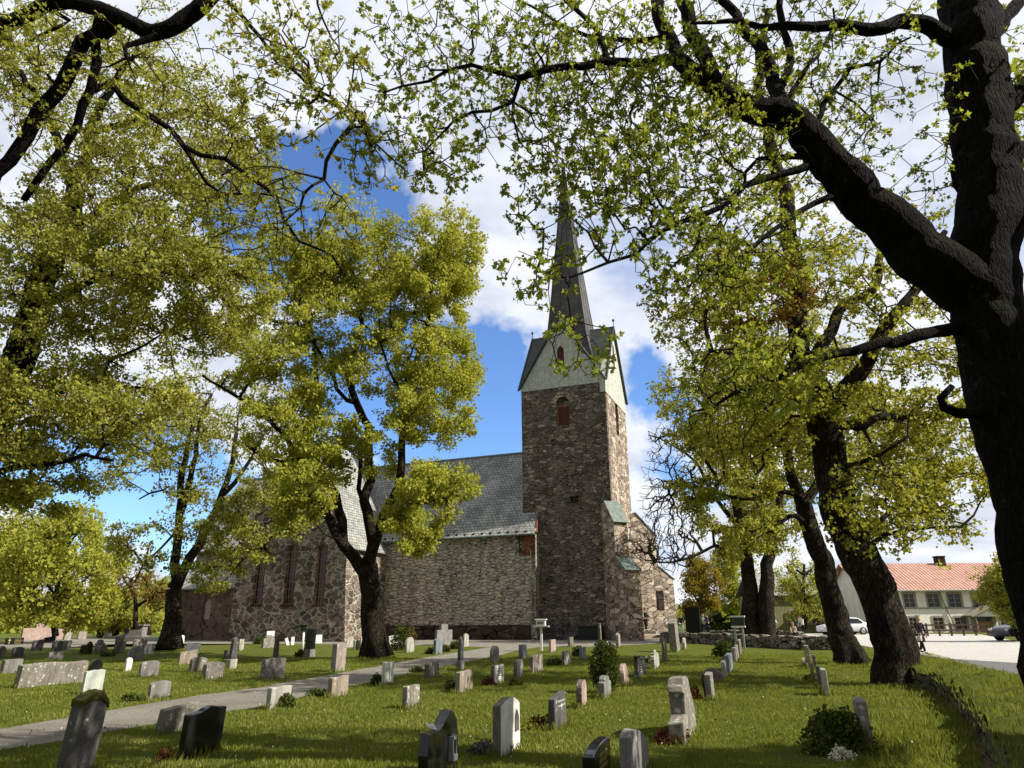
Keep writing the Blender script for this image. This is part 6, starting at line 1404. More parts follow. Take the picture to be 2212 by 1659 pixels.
def wframe(parent, P, y, cols=2, rows=3):
    (x0, z0), (x1, _), (_, z1), _ = P; g = MB(); g.box(x0+.002, x1-.002, y+.12, y+.14, z0+.002, z1-.002); o = g.build('window', MAT['glass'], parent); f = MB()
    f.box(x0-.14, x0, y-.05, y+.02, z0-.14, z1+.14); f.box(x1, x1+.14, y-.05, y+.02, z0-.14, z1+.14); f.box(x0, x1, y-.05, y+.02, z1, z1+.2); f.box(x0, x1, y-.07, y+.02, z0-.14, z0); f.build('frame', MAT['trim'], o); b = MB()
    b.box((x0+x1)/2-.04, (x0+x1)/2+.04, y+.06, y+.1, z0, z1)
    for r in range(1, rows): z = z0+(z1-z0)*r/rows; b.box(x0, x1, y+.065, y+.095, z-.02, z+.02)
    b.box(x0, x0+.06, y+.06, y+.1, z0, z1); b.box(x1-.06, x1, y+.06, y+.1, z0, z1); b.build('glazing_bars', MAT['trim'], o)
for P in holes[:-1]: wframe(house, P, 0)
mb = MB(); mb.box(dx0+.02, dx1-.02, .1, .16, .03, dz1-.45); mb.build('door', flat('tan_door', (.30, .18, .10), .6), house)
mb = MB(); mb.box(dx0+.02, dx1-.02, .1, .14, dz1-.40, dz1-.02); mb.build('fanlight', MAT['glass'], house)
mb = MB(); mb.box(dx0-.3, dx0, -.06, .02, 0, dz1+.25); mb.box(dx1, dx1+.3, -.06, .02, 0, dz1+.25); mb.box(dx0, dx1, -.06, .02, dz1, dz1+.3); mb.build('door_frame', MAT['trim'], house)
# porch gable
gx0, gz0 = W(2083, 1332); gx1, gz1 = W(2160, 1332); _, ga = W(2120, 1313); gm = (gx0+gx1)/2
mb = MB(); mb.prism([(gx0+.3, gz0), (gx1-.3, gz0), (gm, ga-.15)], -1.2, -.02); mb.build('porch_gable', MAT['cream_boards'], house)
mb = MB(); mb.prism([(gx0-.1, gz0-.05), (gm, ga-.02), (gm, ga+.2), (gx0-.25, gz0+.1)], -1.5, -.01); mb.prism([(gx1+.1, gz0-.05), (gm+.001, ga-.02), (gm+.001, ga+.2), (gx1+.25, gz0+.1)], -1.5, -.01); mb.build('porch_roof', MAT['trim'], house)
for x in (gx0+.4, gx1-.4): mb = MB(); mb.tube([(x, -1.1, 0), (x, -1.1, gz0)], .07, 8); mb.build('post', MAT['trim'], house)
mb = MB(); zc = hz(1313); mb.box(0, hl, -.06, -.002, zc-.08, zc+.06); mb.build('string_course', MAT['trim'], house)
mb = MB(); px_ = W(2048, 1300)[0]; mb.tube([(px_-.7, -.1, ze-.1), (px_-.6, -.1, ze-1), (px_+.3, -.1, .1)], .06, 6); mb.build('downpipe', MAT['trim'], house)
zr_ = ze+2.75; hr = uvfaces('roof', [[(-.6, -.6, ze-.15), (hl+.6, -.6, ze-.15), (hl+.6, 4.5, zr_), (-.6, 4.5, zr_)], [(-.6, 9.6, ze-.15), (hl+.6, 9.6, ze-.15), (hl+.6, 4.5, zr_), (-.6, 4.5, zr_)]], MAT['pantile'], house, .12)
mb = MB(); cxx = at(2036, 1226, YH+4).x-hx0; mb.box(cxx-.4, cxx+.4, 3.9, 4.7, zr_-.5, zr_+.6); mb.box(cxx-.46, cxx+.46, 3.85, 4.75, zr_+.6, zr_+.72); mb.build('chimney', MAT['plinth'], hr)
mb = MB(); mb.tube([(-.6, -.66, ze-.2), (hl+.6, -.66, ze-.2)], .09, 8); mb.build('gutter', MAT['trim'], hr)
# white house behind the leaning trunks
p = at(1822, 1300, 84); x1_ = at(1872, 1300, 84).x; zt_ = at(1845, 1288, 84).z; L_ = x1_-p.x
wh = empty('white_house', (p.x, 84, 0), R_(-6), 'white boarded house with red roof glimpsed between the two leaning trunks', 'house')
mb = MB(); mb.box(0, L_+3, 0, 7, -.2, zt_); mb.prism([(0.001, zt_-.02), (7, zt_-.02), (3.5, zt_+1.75)], 0, .2, 'yz'); mb.build('wall', MAT['white_boards'], wh)
uvfaces('roof', [[(-.4, -.5, zt_-.1), (L_+3.5, -.5, zt_-.1), (L_+3.5, 3.5, zt_+1.9), (-.4, 3.5, zt_+1.9)], [(-.4, 7.5, zt_-.1), (L_+3.5, 7.5, zt_-.1), (L_+3.5, 3.5, zt_+1.9), (-.4, 3.5, zt_+1.9)]], MAT['pantile'], wh)
for x in (.4, 1.8, 3.2):
    wframe(wh, [(x, 1.1), (x+.7, 1.1), (x+.7, 2.3), (x, 2.3)], -.16)
# olive barn
p = at(1650, 1340, 80); x1_ = at(1830, 1340, 80).x; zt_ = at(1735, 1252, 80).z; L_ = x1_-p.x
bn = empty('olive_barn', (p.x, 80, 0), 0, 'long olive boarded barn behind the group of people', 'barn')
mb = MB(); mb.box(0, L_, 0, 8, -.2, zt_*.72); mb.build('wall', MAT['green_boards'], bn)
uvfaces('roof', [[(-.4, -.4, zt_*.70), (L_+.4, -.4, zt_*.70), (L_+.4, 4, zt_*1.15), (-.4, 4, zt_*1.15)], [(-.4, 8.4, zt_*.70), (L_+.4, 8.4, zt_*.70), (L_+.4, 4, zt_*1.15), (-.4, 4, zt_*1.15)]], MAT['slate'], bn)
for u in (1708, 1731, 1752):
    x = at(u, 1340, 80).x-p.x; wframe(bn, [(x, .9), (x+.8, .9), (x+.8, 2.2), (x, 2.2)], -.16)
# fence
fy = 60.0; fx0, fx1 = at(1925, 1370, fy).x, at(2135, 1370, fy).x
fn_ = empty('rail_fence', (fx0, fy, 0), 0, 'dark brown two-rail fence along the far side of the yard', 'fence')
n_ = 9
for i in range(n_): mb = MB(); x = (fx1-fx0)*i/(n_-1); mb.box(x-.06, x+.06, -.06, .06, 0, 1.0); mb.build('post', MAT['redwood'] if False else flat('dark_brown_fence', (.06, .035, .022), .8), fn_)
for z in (.45, .85): mb = MB(); mb.box(-.1, fx1-fx0+.1, -.10, -.062, z-.06, z+.06); mb.build('rail', flat('dark_brown_rail', (.06, .035, .022), .8), fn_)

# ================================================================ cars
def car(loc, rz_, label, paint, L=4.4, Wd=1.78, H=1.5, group='parked cars'):
    root = empty('parked_car', loc, rz_, label, 'car', group)
    side = [(0, .35), (.02, .62), (.10, .78), (.9, .92), (1.35, .98), (2.0, 1.42), (2.6, H), (3.4, H-.04), (3.95, 1.12), (4.3, .98), (4.38, .7), (4.36, .35)]
    side = [(x*L/4.4, z) for x, z in side]
    def sec(x):
        for (a, za), (b, zb) in zip(side, side[1:]):
            if a <= x <= b: return za+(zb-za)*(x-a)/max(1e-6, b-a)
        return .7
    V, Fc = [], []; xs = [0, .05, .15, .5, .9, 1.35, 1.7, 2.0, 2.3, 2.6, 3.0, 3.4, 3.7, 3.95, 4.2, 4.34, 4.4]; xs = [x*L/4.4 for x in xs]
    for x in xs:
        top = max(.5, sec(min(x, L-.03))); e = min(1, (.15+x)/.5, (L-x+.15)/.5); hw = Wd/2*(.80+.20*e); belt = min(top, .95)
        tw = hw*(.74 if top > 1.05 else .93)
        sec_ = [(-hw*.9, .28), (-hw, .42), (-hw, .72), (-hw*.97, belt-.03), (-tw if top > 1.05 else -hw*.85, top-.06 if top > 1.05 else top-.0), (-tw*.6, top), (0, top+.015), (tw*.6, top), (tw if top > 1.05 else hw*.85, top-.06 if top > 1.05 else top), (hw*.97, belt-.03), (hw, .72), (hw, .42), (hw*.9, .28)]
        V += [(x-L/2, y, z) for y, z in sec_]
    k = 13
    for i in range(len(xs)-1):
        for j in range(k): Fc.append((i*k+j, i*k+(j+1) % k, (i+1)*k+(j+1) % k, (i+1)*k+j))
    Fc += [tuple(range(k-1, -1, -1)), tuple(range((len(xs)-1)*k, len(xs)*k))]
    mb = MB(); mb.add(V, Fc); mb.build('body', paint, root, smooth=True)
    for s in (-1, 1):
        g = MB(); P = [(1.52, .98), (2.05, 1.36), (2.6, H-.09), (3.3, H-.12), (3.72, 1.02)]; P = [(x*L/4.4-L/2, z) for x, z in P]
        g.add([(x, s*(Wd/2*(.985 if z < 1.1 else .985-.235*(z-1.0)/(H-1.06))+.012), z) for x, z in P]+[(x, s*(Wd/2*(.985 if z < 1.1 else .985-.235*(z-1.0)/(H-1.06))-.03), z) for x, z in P], [(0, 1, 2, 3, 4), (9, 8, 7, 6, 5)]+[(i, i+5, (i+1) % 5+5, (i+1) % 5) for i in range(5)]); g.build('side_window', MAT['glass'], root)
        for x in (.82*L/4.4-L/2, 3.55*L/4.4-L/2):
            t = MB(); t.tube([(x, s*(Wd/2-.20), .32), (x, s*(Wd/2+.012), .32)], .32, 20); w_ = t.build('wheel', MAT['rubber'], root); r = MB(); r.tube([(x, s*(Wd/2+.013), .32), (x, s*(Wd/2+.03), .32)], [.2, .17], 14); r.build('rim', MAT['steel'], w_)
        l = MB(); l.box(-L/2+.02, -L/2+.22, s*Wd*.36-.14, s*Wd*.36+.14, .62, .76); l.build('headlight', MAT['white'], root, bevel=.03)
        l = MB(); l.box(L/2-.16, L/2-.005, s*Wd*.38-.10, s*Wd*.38+.10, .72, .92); l.build('tail_light', flat('red_lens', (.3, .01, .01), .3), root, bevel=.03)
    g = MB(); hw = Wd/2*.72; g.add([(1.42*L/4.4-L/2-.03, -hw*1.1, 1.04), (1.42*L/4.4-L/2-.03, hw*1.1, 1.04), (2.0*L/4.4-L/2-.02, hw*.95, 1.43), (2.0*L/4.4-L/2-.02, -hw*.95, 1.43), (1.42*L/4.4-L/2+.02, -hw*1.1, 1.02), (1.42*L/4.4-L/2+.02, hw*1.1, 1.02), (2.0*L/4.4-L/2+.03, hw*.95, 1.40), (2.0*L/4.4-L/2+.03, -hw*.95, 1.40)], [(0, 1, 2, 3), (7, 6, 5, 4), (0, 4, 5, 1), (1, 5, 6, 2), (2, 6, 7, 3), (3, 7, 4, 0)]); g.build('windscreen', MAT['glass'], root)
    return root
def paint(name, c):
    m, nt, b = newmat(name); b.inputs['Base Color'].default_value = (*c, 1); b.inputs['Roughness'].default_value = .35; b.inputs['Coat Weight'].default_value = .25; return m
car(gp(1824, 1371), R_(4), 'white car parked behind the leaning trunks', paint('white_car_paint', (.62, .64, .66)))
car(gp(2222, 1384), R_(12), 'dark blue-grey car at the right edge beside the lawn strip', paint('dark_car_paint', (.03, .035, .05)))

# ================================================================ small things
def on_plinth(name, p, rz_, label, cat): return empty(name, p, rz_, label, cat)
# bicycles against the tower
def bicycle(x, y, rz_, label, lean):
    root = empty('bicycle', CM @ Vector((x, y, 0)), 0, label, 'bicycle', 'bicycles leaning on the tower'); root.rotation_euler = (R_(lean), 0, -AZ+rz_)
    for wx_ in (-.53, .53):
        mb = MB(); mb.torus((wx_, 0, .34), .32, .022, 'y', 28, 6); w_ = mb.build('wheel', MAT['rubber'], root, smooth=True); s_ = MB()
        for i in range(12): t = i*math.pi/6; s_.tube([(wx_, 0, .34), (wx_+.31*math.cos(t), 0, .34+.31*math.sin(t))], .003, 4, cap=False)
        s_.build('spokes', MAT['steel'], w_)
    mb = MB(); A, B, Cc_, D_ = (-.53, 0, .34), (-.08, 0, .30), (-.18, 0, .80), (.36, 0, .84)
    for a, b in ((A, B), (A, Cc_), (B, Cc_), (Cc_, D_), (B, (.38, 0, .72)), ((.36, 0, .92), (.53, 0, .34))): mb.tube([a, b], .018, 6)
    mb.build('frame', MAT['iron'], root); mb = MB(); mb.prism([(-.34, .86), (-.04, .89), (-.04, .93), (-.34, .93)], -.07, .07); mb.tube([(-.18, 0, .8), (-.19, 0, .88)], .014, 6); mb.build('saddle', MAT['black'], root, bevel=.02)
    mb = MB(); mb.tube([(.36, 0, .92), (.36, 0, 1.02)], .016, 6); mb.tube([(.28, -.28, 1.04), (.37, -.18, 1.03), (.37, .18, 1.03), (.28, .28, 1.04)], .014, 6); mb.build('handlebar', MAT['black'], root)
    mb = MB(); mb.box(-.75, -.40, -.07, .07, .72, .74); mb.box(-.62, -.58, -.005, .005, .34, .72); mb.build('carrier', MAT['iron'], root)
q1 = cl(1187, 1376, 1, -.45); q2 = cl(1222, 1376, 1, -.45)
bicycle(q1.x, -.45, 0, 'black bicycle leaning on the tower wall, left one of two', -8); bicycle(q2.x, -.5, R_(180), 'black bicycle leaning on the tower wall, right one of two', 8)
q = cl(1278, 1376, 1, -.6); mb = MB(); mb.box(q.x-.95, q.x+.95, -1.0, -.2, 0, .95); mb.prism([(q.x-1.0, .96), (q.x+1.0, .96), (q.x+.96, 1.02), (q.x-.96, 1.02)], -1.05, -.15); o = mb.build('storage_box', MAT['black'], None, bevel=.02)
o.location = CH0; o.rotation_euler = (0, 0, -AZ); tag(o, 'long black storage box standing against the tower foot', 'box')
# pale timber ramp at the church steps
r0 = gp(1402, 1384); mb = MB(); mb.prism([(-1.6, 0), (1.6, 0), (1.6, .28), (-1.2, .30)], 0, 1.9); o = mb.build('ramp', flat('pale_timber', (.55, .47, .36), .8), None, loc=on_b2(1414, 2.6), rotz=-R_(5), bevel=.01); tag(o, 'pale timber ramp with a little slope beside the church steps', 'ramp')
mb = MB(); mb.prism([(-.3, .04), (1.1, .04), (.9, .22), (.2, .24)], -.03, -.002); mb.build('side_opening', MAT['plinth'], o)
# two stone steps under the person
for i in range(2):
    pass
c = c2_; mb = MB(); mb.box(-.9, .9, -.5, .8, -.1, STEPZ-.004); mb.box(-1.1, 1.1, -.8, -.502, -.1, STEPZ*.5); o = mb.build('stone_steps', MAT['g_grey'], None, loc=Vector((c.x, c.y, 0)), rotz=-R_(20), bevel=.01); tag(o, 'grey stone steps at the foot of the church buttress', 'steps')
# grey wall end / small brown post by the wall
# info post
def post_sign(u, vb, vt, label):
    p = gp(u, vb); zt_ = solve(lambda z: pr((p.x, p.y, z)), vt, .5, 4, 1); root = empty('letter_box_post', p, -R_(10), label, 'sign')
    mb = MB(); mb.box(-.06, .06, -.05, .05, -.1, zt_-.35); mb.build('post', MAT['white'], root, bevel=.01)
    mb = MB(); mb.box(-.42, .42, -.30, .30, zt_-.42, zt_-.34); mb.build('shelf', MAT['trim'], root, bevel=.01)
    mb = MB(); mb.prism([(-.24, zt_-.335), (.24, zt_-.335), (.24, zt_-.06), (-.24, zt_-.06)], -.18, .18); mb.build('box', MAT['white'], root, bevel=.01)
    mb = MB(); mb.prism([(-.30, zt_-.055), (.30, zt_-.055), (.30, zt_), (-.30, zt_)], -.24, .24); mb.build('lid', MAT['white'], root, bevel=.01)
    mb = MB(); mb.box(-.18, .18, -.19, -.182, zt_-.28, zt_-.14); mb.build('panel', MAT['g_grey'], root)
post_sign(1170, 1406, 1337, 'white post carrying a small white box on a tray, in front of the tower')
p = gp(1150, 1390); mb = MB(); mb.box(-.04, .04, -.04, .04, -.1, .9); o = mb.build('marker_post', MAT['white'], None, loc=gp(1162, 1379), bevel=.008); tag(o, 'short white marker post by the wall beside the bicycles', 'post')
# lantern post at the left
p = gp(653, 1405); zt_ = solve(lambda z: pr((p.x, p.y, z)), 1344, .5, 6, 1); root = empty('lantern_post', p, 0, 'slim white lamp post with black lantern in front of the transept', 'lamp')
mb = MB(); mb.tube([(0, 0, -.1), (0, 0, zt_-.5)], .06, 10); mb.build('post', MAT['white'], root, smooth=True)
mb = MB(); mb.tube([(0, 0, zt_-.48), (0, 0, zt_-.15)], [.16, .24], 6); mb.build('lamp_glass', MAT['glass'], root)
mb = MB(); mb.tube([(0, 0, zt_-.148), (0, 0, zt_-.02), (0, 0, zt_+.05)], [.32, .10, .03], 6); mb.build('lamp_cap', MAT['iron'], root)
# notice board on two posts
p = gp(1600, 1402); zt_ = solve(lambda z: pr((p.x, p.y, z)), 1330, .5, 6, 1); zb_ = solve(lambda z: pr((p.x, p.y, z)), 1352, .3, 6, 1); root = empty('notice_board', p, -R_(25), 'dark glazed notice board on pale grey posts at the end of the receding row', 'sign')
for x in (-.2, .2): mb = MB(); mb.box(x-.05, x+.05, -.05, .05, -.1, zb_); mb.build('post', flat('pale_grey_green_paint', (.30, .34, .31), .6), root)
mb = MB(); mb.box(-.34, .34, -.06, .06, zb_, zt_-.08); mb.build('panel', flat('dark_green_panel', (.03, .045, .035), .3), root); mb = MB(); mb.box(-.38, .38, -.10, .10, zt_-.078, zt_); mb.box(-.36, .36, -.09, .09, zb_-.08, zb_-.002); mb.build('frame', MAT['white'], root)
# little black grave lantern, white grave light
def grave_lantern(p, s, mat, label, base=None):
    root = empty('grave_lantern', p, 0, label, 'lantern'); mb = MB(); mb.tube([(0, 0, 0), (0, 0, .35*s)], .035*s, 6); mb.tube([(0, 0, 0), (0, 0, .03*s)], .10*s, 8); mb.build('stand', MAT[mat], root)
    mb = MB(); mb.tube([(0, 0, .36*s), (0, 0, .62*s)], [.075*s, .11*s], 6); mb.build('glass', MAT['glass'] if mat != 'white' else MAT['white'], root); mb = MB(); mb.tube([(0, 0, .622*s), (0, 0, .74*s), (0, 0, .84*s)], [.14*s, .05*s, .012*s], 6); mb.build('roof', MAT[mat], root)
grave_lantern(gp(1524, 1512), .62, 'iron', 'little black lantern beside the speckled slab at the front of the receding row')
grave_lantern(gp(1313, 1404), .55, 'white', 'white grave light near the church steps')
grave_lantern(gp(1398, 1444), .5, 'g_green', 'pale lantern left of the stone with layered mouldings')
# dove figure on the black swooping stone
N = bk.location; zt_ = bk['h']*.735; M = Matrix.Translation(N) @ Matrix.Rotation(bk.rotation_euler[2], 4, 'Z'); q = M @ Vector((-bk['w']*.28, bk['t']*.1, zt_))
root = empty('dove_figure', q, R_(70), 'small white dove figure perched on the shoulder of the black swooping headstone', 'ornament')
V = [(0, -.035, .02), (0, 0, .03), (0, .035, .045), (0, .05, .068), (0, .068, .066), (0, -.075, .012)]; skin_obj('body', [Vector(v) for v in V], [(0, 1), (1, 2), (2, 3), (3, 4), (0, 5)], [.016, .022, .016, .012, .004, .008], MAT['white'], root)
for s in (-1, 1): mb = MB(); mb.add([(s*.018, .02, .045), (s*.022, -.06, .03), (s*.014, -.02, .075), (s*.026, -.03, .05)], [(0, 1, 2), (0, 3, 1), (1, 3, 2), (2, 3, 0)]); mb.build('wing', MAT['white'], root)

# ================================================================ shrubs and grave plants
def shrub(p, rx, ry, rz_, n, lv, size, spread, mat, label, seed, cat='shrub', name='shrub', group=None, droop=.1, stems=True, twig=.004, bottom=.0):
    rg = np.random.default_rng(seed); p = Vector(p); root = empty(name, p, 0, label, cat, group)
    x = rg.normal(0, 1, (n, 3)); x /= np.linalg.norm(x, axis=1)[:, None]; x *= (rg.random(n)[:, None]**.25); x[:, 2] = np.abs(x[:, 2]) if not bottom else x[:, 2]
    C = np.stack([x[:, 0]*rx, x[:, 1]*ry, (x[:, 2]*rz_ if not bottom else rz_*.5+x[:, 2]*rz_*.5)], 1)
    if stems:
        mb = MB()
        for c in C[::max(1, n//26)]: mb.tube([(c[0]*.08, c[1]*.08, 0), (c[0]*.5, c[1]*.5, c[2]*.62), tuple(c)], [twig*1.6, twig*1.2, twig*.6], 4)
        mb.build('stems', MAT['twig'], root)
    leaves('foliage', C, lv, spread, size, mat, root, rg, droop=droop)
    return root
MAT['deadbush'] = leafmat('brownish_bush', (.08, .06, .025), (.14, .11, .04), (.2, .17, .06), .2, 3)
tb = gp(1309, 1497); shrub(tb, .32, .31, 1.12, 520, 22, .03, .045, MAT['hedge'], 'dense clipped dark green oval bush among the headstones', 201, bottom=1, name='conifer_bush', cat='bush')
b_ = gp(1815, 1626); shrub(b_, .42, .36, .50, 260, 22, .035, .06, MAT['hedge'], 'round dark shrub beside the tall narrow lichened slab, bottom right', 202)
shrub(gp(1818, 1641), .15, .12, .13, 40, 12, .022, .03, MAT['petal'], 'clump of white flowers in front of the round dark shrub', 203, 'flowers', 'flowers')
shrub(gp(1455, 1606), .24, .20, .20, 90, 16, .024, .035, MAT['redplant'], 'reddish leafy plants at the foot of the massive stepped headstone', 204, 'plants', 'grave_plants')
shrub(gp(1494, 1512), .20, .17, .28, 70, 14, .028, .04, MAT['redplant'], 'round red-brown shrub left of the little black lantern', 205)
shrub(gp(1573, 1447), .30, .3, .62, 120, 18, .05, .08, MAT['hedge'], 'dark round shrub in the receding row before the notice board', 206) if False else shrub(gp(1568, 1419), .42, .4, .6, 150, 18, .07, .11, MAT['hedge'], 'dark round shrub in the receding row before the notice board', 206)
shrub(gp(1172, 1571), .22, .18, .16, 60, 12, .026, .04, MAT['redplant'], 'low dark red plants left of the dark grey lettered headstone', 207, 'plants', 'grave_plants')
shrub(gp(1145, 1576), .20, .14, .09, 50, 10, .026, .03, MAT['leaf'], 'low pale green plants between the white and the dark grey headstone', 208, 'plants', 'grave_plants')
shrub(gp(1048, 1627), .20, .14, .13, 60, 12, .03, .035, MAT['greyplant'], 'grey heather lying at the left foot of the white headstone', 209, 'plants', 'grave_plants')
shrub(gp(360, 1641), .12, .10, .12, 50, 14, .022, .025, MAT['redplant'], 'small red-brown heather left of the black wavy-topped headstone', 210, 'plants', 'grave_plants')
shrub(gp(865, 1405), .45, .4, 1.4, 120, 16, .07, .12, MAT['hedge'], 'small conical bush just right of the big tree trunk', 211)
shrub(gp(886, 1392), .36, .3, 1.3, 90, 12, .06, .10, MAT['deadbush'], 'brownish bush behind the streaked pale arched stone', 212)
for i, (u, v, r, h, lb) in enumerate(((930, 1412, .35, .35, 'low bush left of the blue-grey peaked stone'), (960, 1408, .4, .4, 'low bush right of the blue-grey peaked stone'), (985, 1402, .5, .6, 'leafy bush right of the stepped family stone'), (558, 1391, .55, .7, 'dark round bush at the wall below the transept windows'), (650, 1419, .35, .35, 'low dark bush at the foot of the tall black pillar stone'), (232, 1418, .4, .3, 'low dark bush in front of the tall dark slanted slab'), (1250, 1418, .35, .5, 'green bush left of the dark blue-grey slab'), (525, 1500, .001, .001, ''), (1112, 1481, .22, .18, 'low dark plants left of the whitish curved stone'), (1056, 1482, .22, .25, 'dark red plant left of the white marble stone'), (615, 1530, .25, .35, 'dark plant left of the pale square stone by the path'), (812, 1480, .25, .35, 'dark plant left of the greenish upright slab'), (900, 1452, .35, .2, 'low dark plants left of the brown curved stone'), (1198, 1437, .35, .25, 'low dark plants left of the pale streaked slab'), (975, 1490, .2, .35, 'dark plant left of the brown-streaked stone'), (685, 1503, .3, .15, 'low plants left of the streaked brownish stone'), (493, 1514, .001, .001, ''), (285, 1515, .35, .18, 'low weeds left of the lone grey arched stone'), (1755, 1470, .3, .2, 'low leafy plants left of the tree-side slabs'))):
    if lb: shrub(gp(u, v), r*.62, r*.5, h*.7, int(40+60*r), 14, .04 if v > 1450 else .07, .05 if v > 1450 else .09, MAT['redplant'] if 'red' in lb else MAT['hedge'], lb, 220+i, group='bushes between the graves')
# ================================================================ grass blades, litter
def grass(name, N, ymin, ymax, pw, h0, h1, wd, mat, rg, avoid=True, clump=0):
    t = rg.random(N); Y = (ymin**pw+(ymax**pw-ymin**pw)*t)**(1/pw); X = (rg.random(N)*2-1)*(Y*.80+1.5)
    pz = np.array([[p.x, p.y] for p in pathpoly]); az = np.array([[p.x, p.y] for p in apron])
    def inside(P, x, y):
        r = np.zeros(len(x), bool); n = len(P)
        for i in range(n):
            a, b = P[i], P[i-1]; c = ((a[1] > y) != (b[1] > y)); xx = (b[0]-a[0])*(y-a[1])/(b[1]-a[1]+1e-12)+a[0]; r ^= c & (x < xx)
        return r
    edge = .09*np.sin(X*7.3)*np.sin(Y*5.1)+.05*rg.normal(0, 1, N)
    lt = np.array([[p.x, p.y] for p in LITTER]); k = (~inside(lt, X+edge, Y+edge) | (rg.random(N) < .04)) & ~inside(pz, X+edge, Y+edge) & ~inside(az, X, Y)
    k &= ~((X > .36*Y+6.5) & (Y > 20)); wlx = [(p.x, p.y) for p in wl]; wy = np.array([p[1] for p in wlx][::-1]); wx2 = np.array([p[0] for p in wlx][::-1]); k &= ~((Y < wy[-1]) & (X > np.interp(Y, wy, wx2)-.25))
    wear = np.sin(X*.9+1.7*np.sin(Y*.7+1))*np.sin(Y*1.15+1.3*np.sin(X*.8))+.5*np.sin(X*3.1+Y)*np.sin(Y*2.7-X*1.4); k &= rg.random(N) > np.clip((wear-.55)*1.3, 0, .8)
    X, Y = X[k], Y[k]; n = len(X)
    nz = (np.sin(X*1.7+2*np.sin(Y*.9))*np.sin(Y*1.3+1.5*np.sin(X*1.1))+.6*np.sin(X*4.3+Y*2.1)*np.sin(Y*3.9-X))
    H = (h0+(h1-h0)*rg.random(n)**2)*(1+.30*nz); a = rg.random(n)*2*np.pi; b = a+rg.normal(0, .6, n); ln = H*rg.uniform(.15, .9, n)
    w2 = wd*(1+Y/14); B = np.stack([X, Y, np.zeros(n)], 1); D = np.stack([np.cos(a), np.sin(a), np.zeros(n)], 1)*w2[:, None]; Ld = np.stack([np.cos(b+1.57), np.sin(b+1.57), np.zeros(n)], 1)
    Zv = np.array([0, 0, 1.]); M = B+Ld*(ln*.35)[:, None]+Zv*(H*.6)[:, None]; T = B+Ld*ln[:, None]+Zv*H[:, None]
    V = np.stack([B-D, B+D, M+D*.7, T, M-D*.7], 1); o = np_mesh(name, V.reshape(-1, 3), 5, mat, None, rnd=(.5+.25*nz+.25*rg.normal(0, 1, n)).clip(0, 1)); return o
MAT['grass'] = leafmat('grass_blades', (.105, .135, .022), (.185, .22, .04), (.32, .32, .095), .35, .8)
rg = np.random.default_rng(5)
o = grass('lawn_grass', 420000, 5.2, 34, .55, .022, .06, .0035, MAT['grass'], rg); tag(o, 'short mown grass of the churchyard lawn', 'grass', kind='stuff')
# longer tufts where the mower cannot reach: round the stones and trunks
P = []
for c, w_, t_ in STONES:
    if c.y > 45: continue
    n = int(120 if c.y < 20 else 50); a = rg.random(n)*2*np.pi; u_ = np.cos(a); v_ = np.sin(a); m = np.maximum(np.abs(u_), np.abs(v_)); f = 1+.06*np.abs(rg.normal(0, 1, n))
    x = u_/m*(w_/2+.02)+u_*.05*np.abs(rg.normal(0, 1, n)); y = v_/m*(t_/2+.02)+v_*.05*np.abs(rg.normal(0, 1, n))
    P += [(c.x+RD.x*a_+LD.x*b_, c.y+RD.y*a_+LD.y*b_) for a_, b_ in zip(x, y)]
for (u, v, r) in ((1950, 1495, .62), (1843, 1437, .6), (812, 1422, .6)):
    q = gp(u, v)
    for _ in range(500): t = rg.random()*6.28; rr = r+abs(rg.normal(0, .22)); P.append((q.x+rr*math.cos(t), q.y+rr*math.sin(t)))
for _ in range(2600):
    u, v = rg.uniform(1850, 2110), rg.uniform(1500, 1660); q = gp(u, v)
    if mnoise.noise(Vector((q.x*1.3, q.y*1.3, 0))) > -.05: P.append((q.x, q.y))
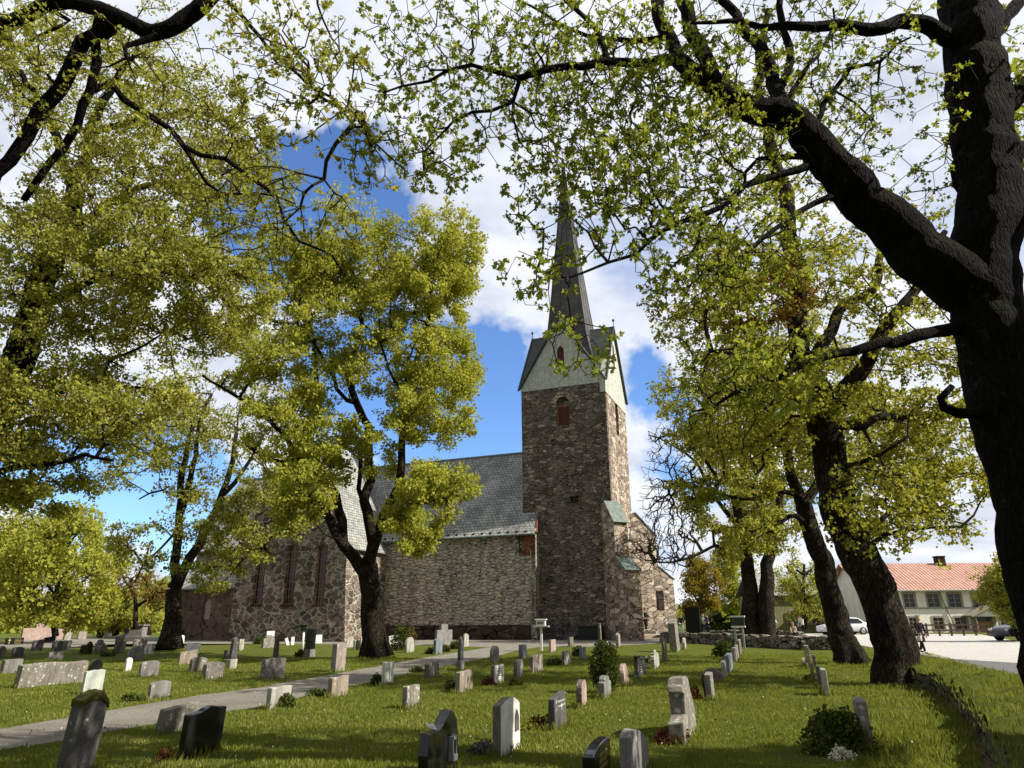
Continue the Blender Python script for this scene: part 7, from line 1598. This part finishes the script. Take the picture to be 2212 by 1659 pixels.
def tufts(name, P, h, wd, mat, Z=None):
    P = np.array(P); n = len(P); H = h*(.5+rg.random(n)); a = rg.random(n)*6.28; B = np.stack([P[:, 0], P[:, 1], np.zeros(n) if Z is None else Z], 1); D = np.stack([np.cos(a), np.sin(a), a*0], 1)*(wd*(1+P[:, 1]/16))[:, None]; Ld = np.stack([-np.sin(a), np.cos(a), a*0], 1)*(H*rg.uniform(-.6, .6, n))[:, None]; Zv = np.array([0, 0, 1.])
    V = np.stack([B-D, B+D, B+Ld*.35+Zv*(H*.6)[:, None]+D*.7, B+Ld+Zv*H[:, None], B+Ld*.35+Zv*(H*.6)[:, None]-D*.7], 1); return np_mesh(name, V.reshape(-1, 3), 5, mat, None, rnd=rg.random(n))
tag(tufts('long_grass', P, .10, .004, MAT['grass']), 'longer grass left round the headstones and tree feet', 'grass', kind='stuff')
bk_ = np.array(BANK); bk_ = bk_[rg.integers(0, len(bk_), 9000)]+rg.normal(0, .07, (9000, 3))*np.array([1, 1, 0]); o = tufts('bank_grass', bk_[:, :2], .07, .004, MAT['grass'], bk_[:, 2]-.01); tag(o, 'mossy grass on the turf bank above the retaining wall', 'grass', kind='stuff')
def scatter(name, n, size, mat, reg, label, cat, zup=.03):
    Q = np.array([tuple(gp(*reg())) for _ in range(n)]); Q[:, 2] = zup*rg.random(n); o = leaves(name, Q, 1, .01, size, mat, None, rg, flatz=.3); tag(o, label, cat, kind='stuff')
MAT['deadleaf'] = leafmat('dead_leaves', (.10, .055, .025), (.17, .11, .06), (.26, .20, .13), .1, 3)
scatter('fallen_leaves', 2600, .05, MAT['deadleaf'], lambda: ((lambda t: (2025+t*165+rg.normal(0, 14), 1500+t*t*150+t*30+rg.normal(0, 12)))(rg.random())), 'brown dead leaves lying along the mossy wall', 'leaves')
scatter('blossom_litter', 420, .022, MAT['petal'], lambda: (rg.uniform(50, 2000), 1440+200*rg.random()**.8), 'tiny pale blossoms fallen on the lawn', 'leaves', .05)
scatter('lawn_litter', 700, .03, MAT['deadleaf'], lambda: (rg.uniform(50, 2000), 1440+200*rg.random()**.8), 'scattered dead leaves on the lawn', 'leaves', .04)
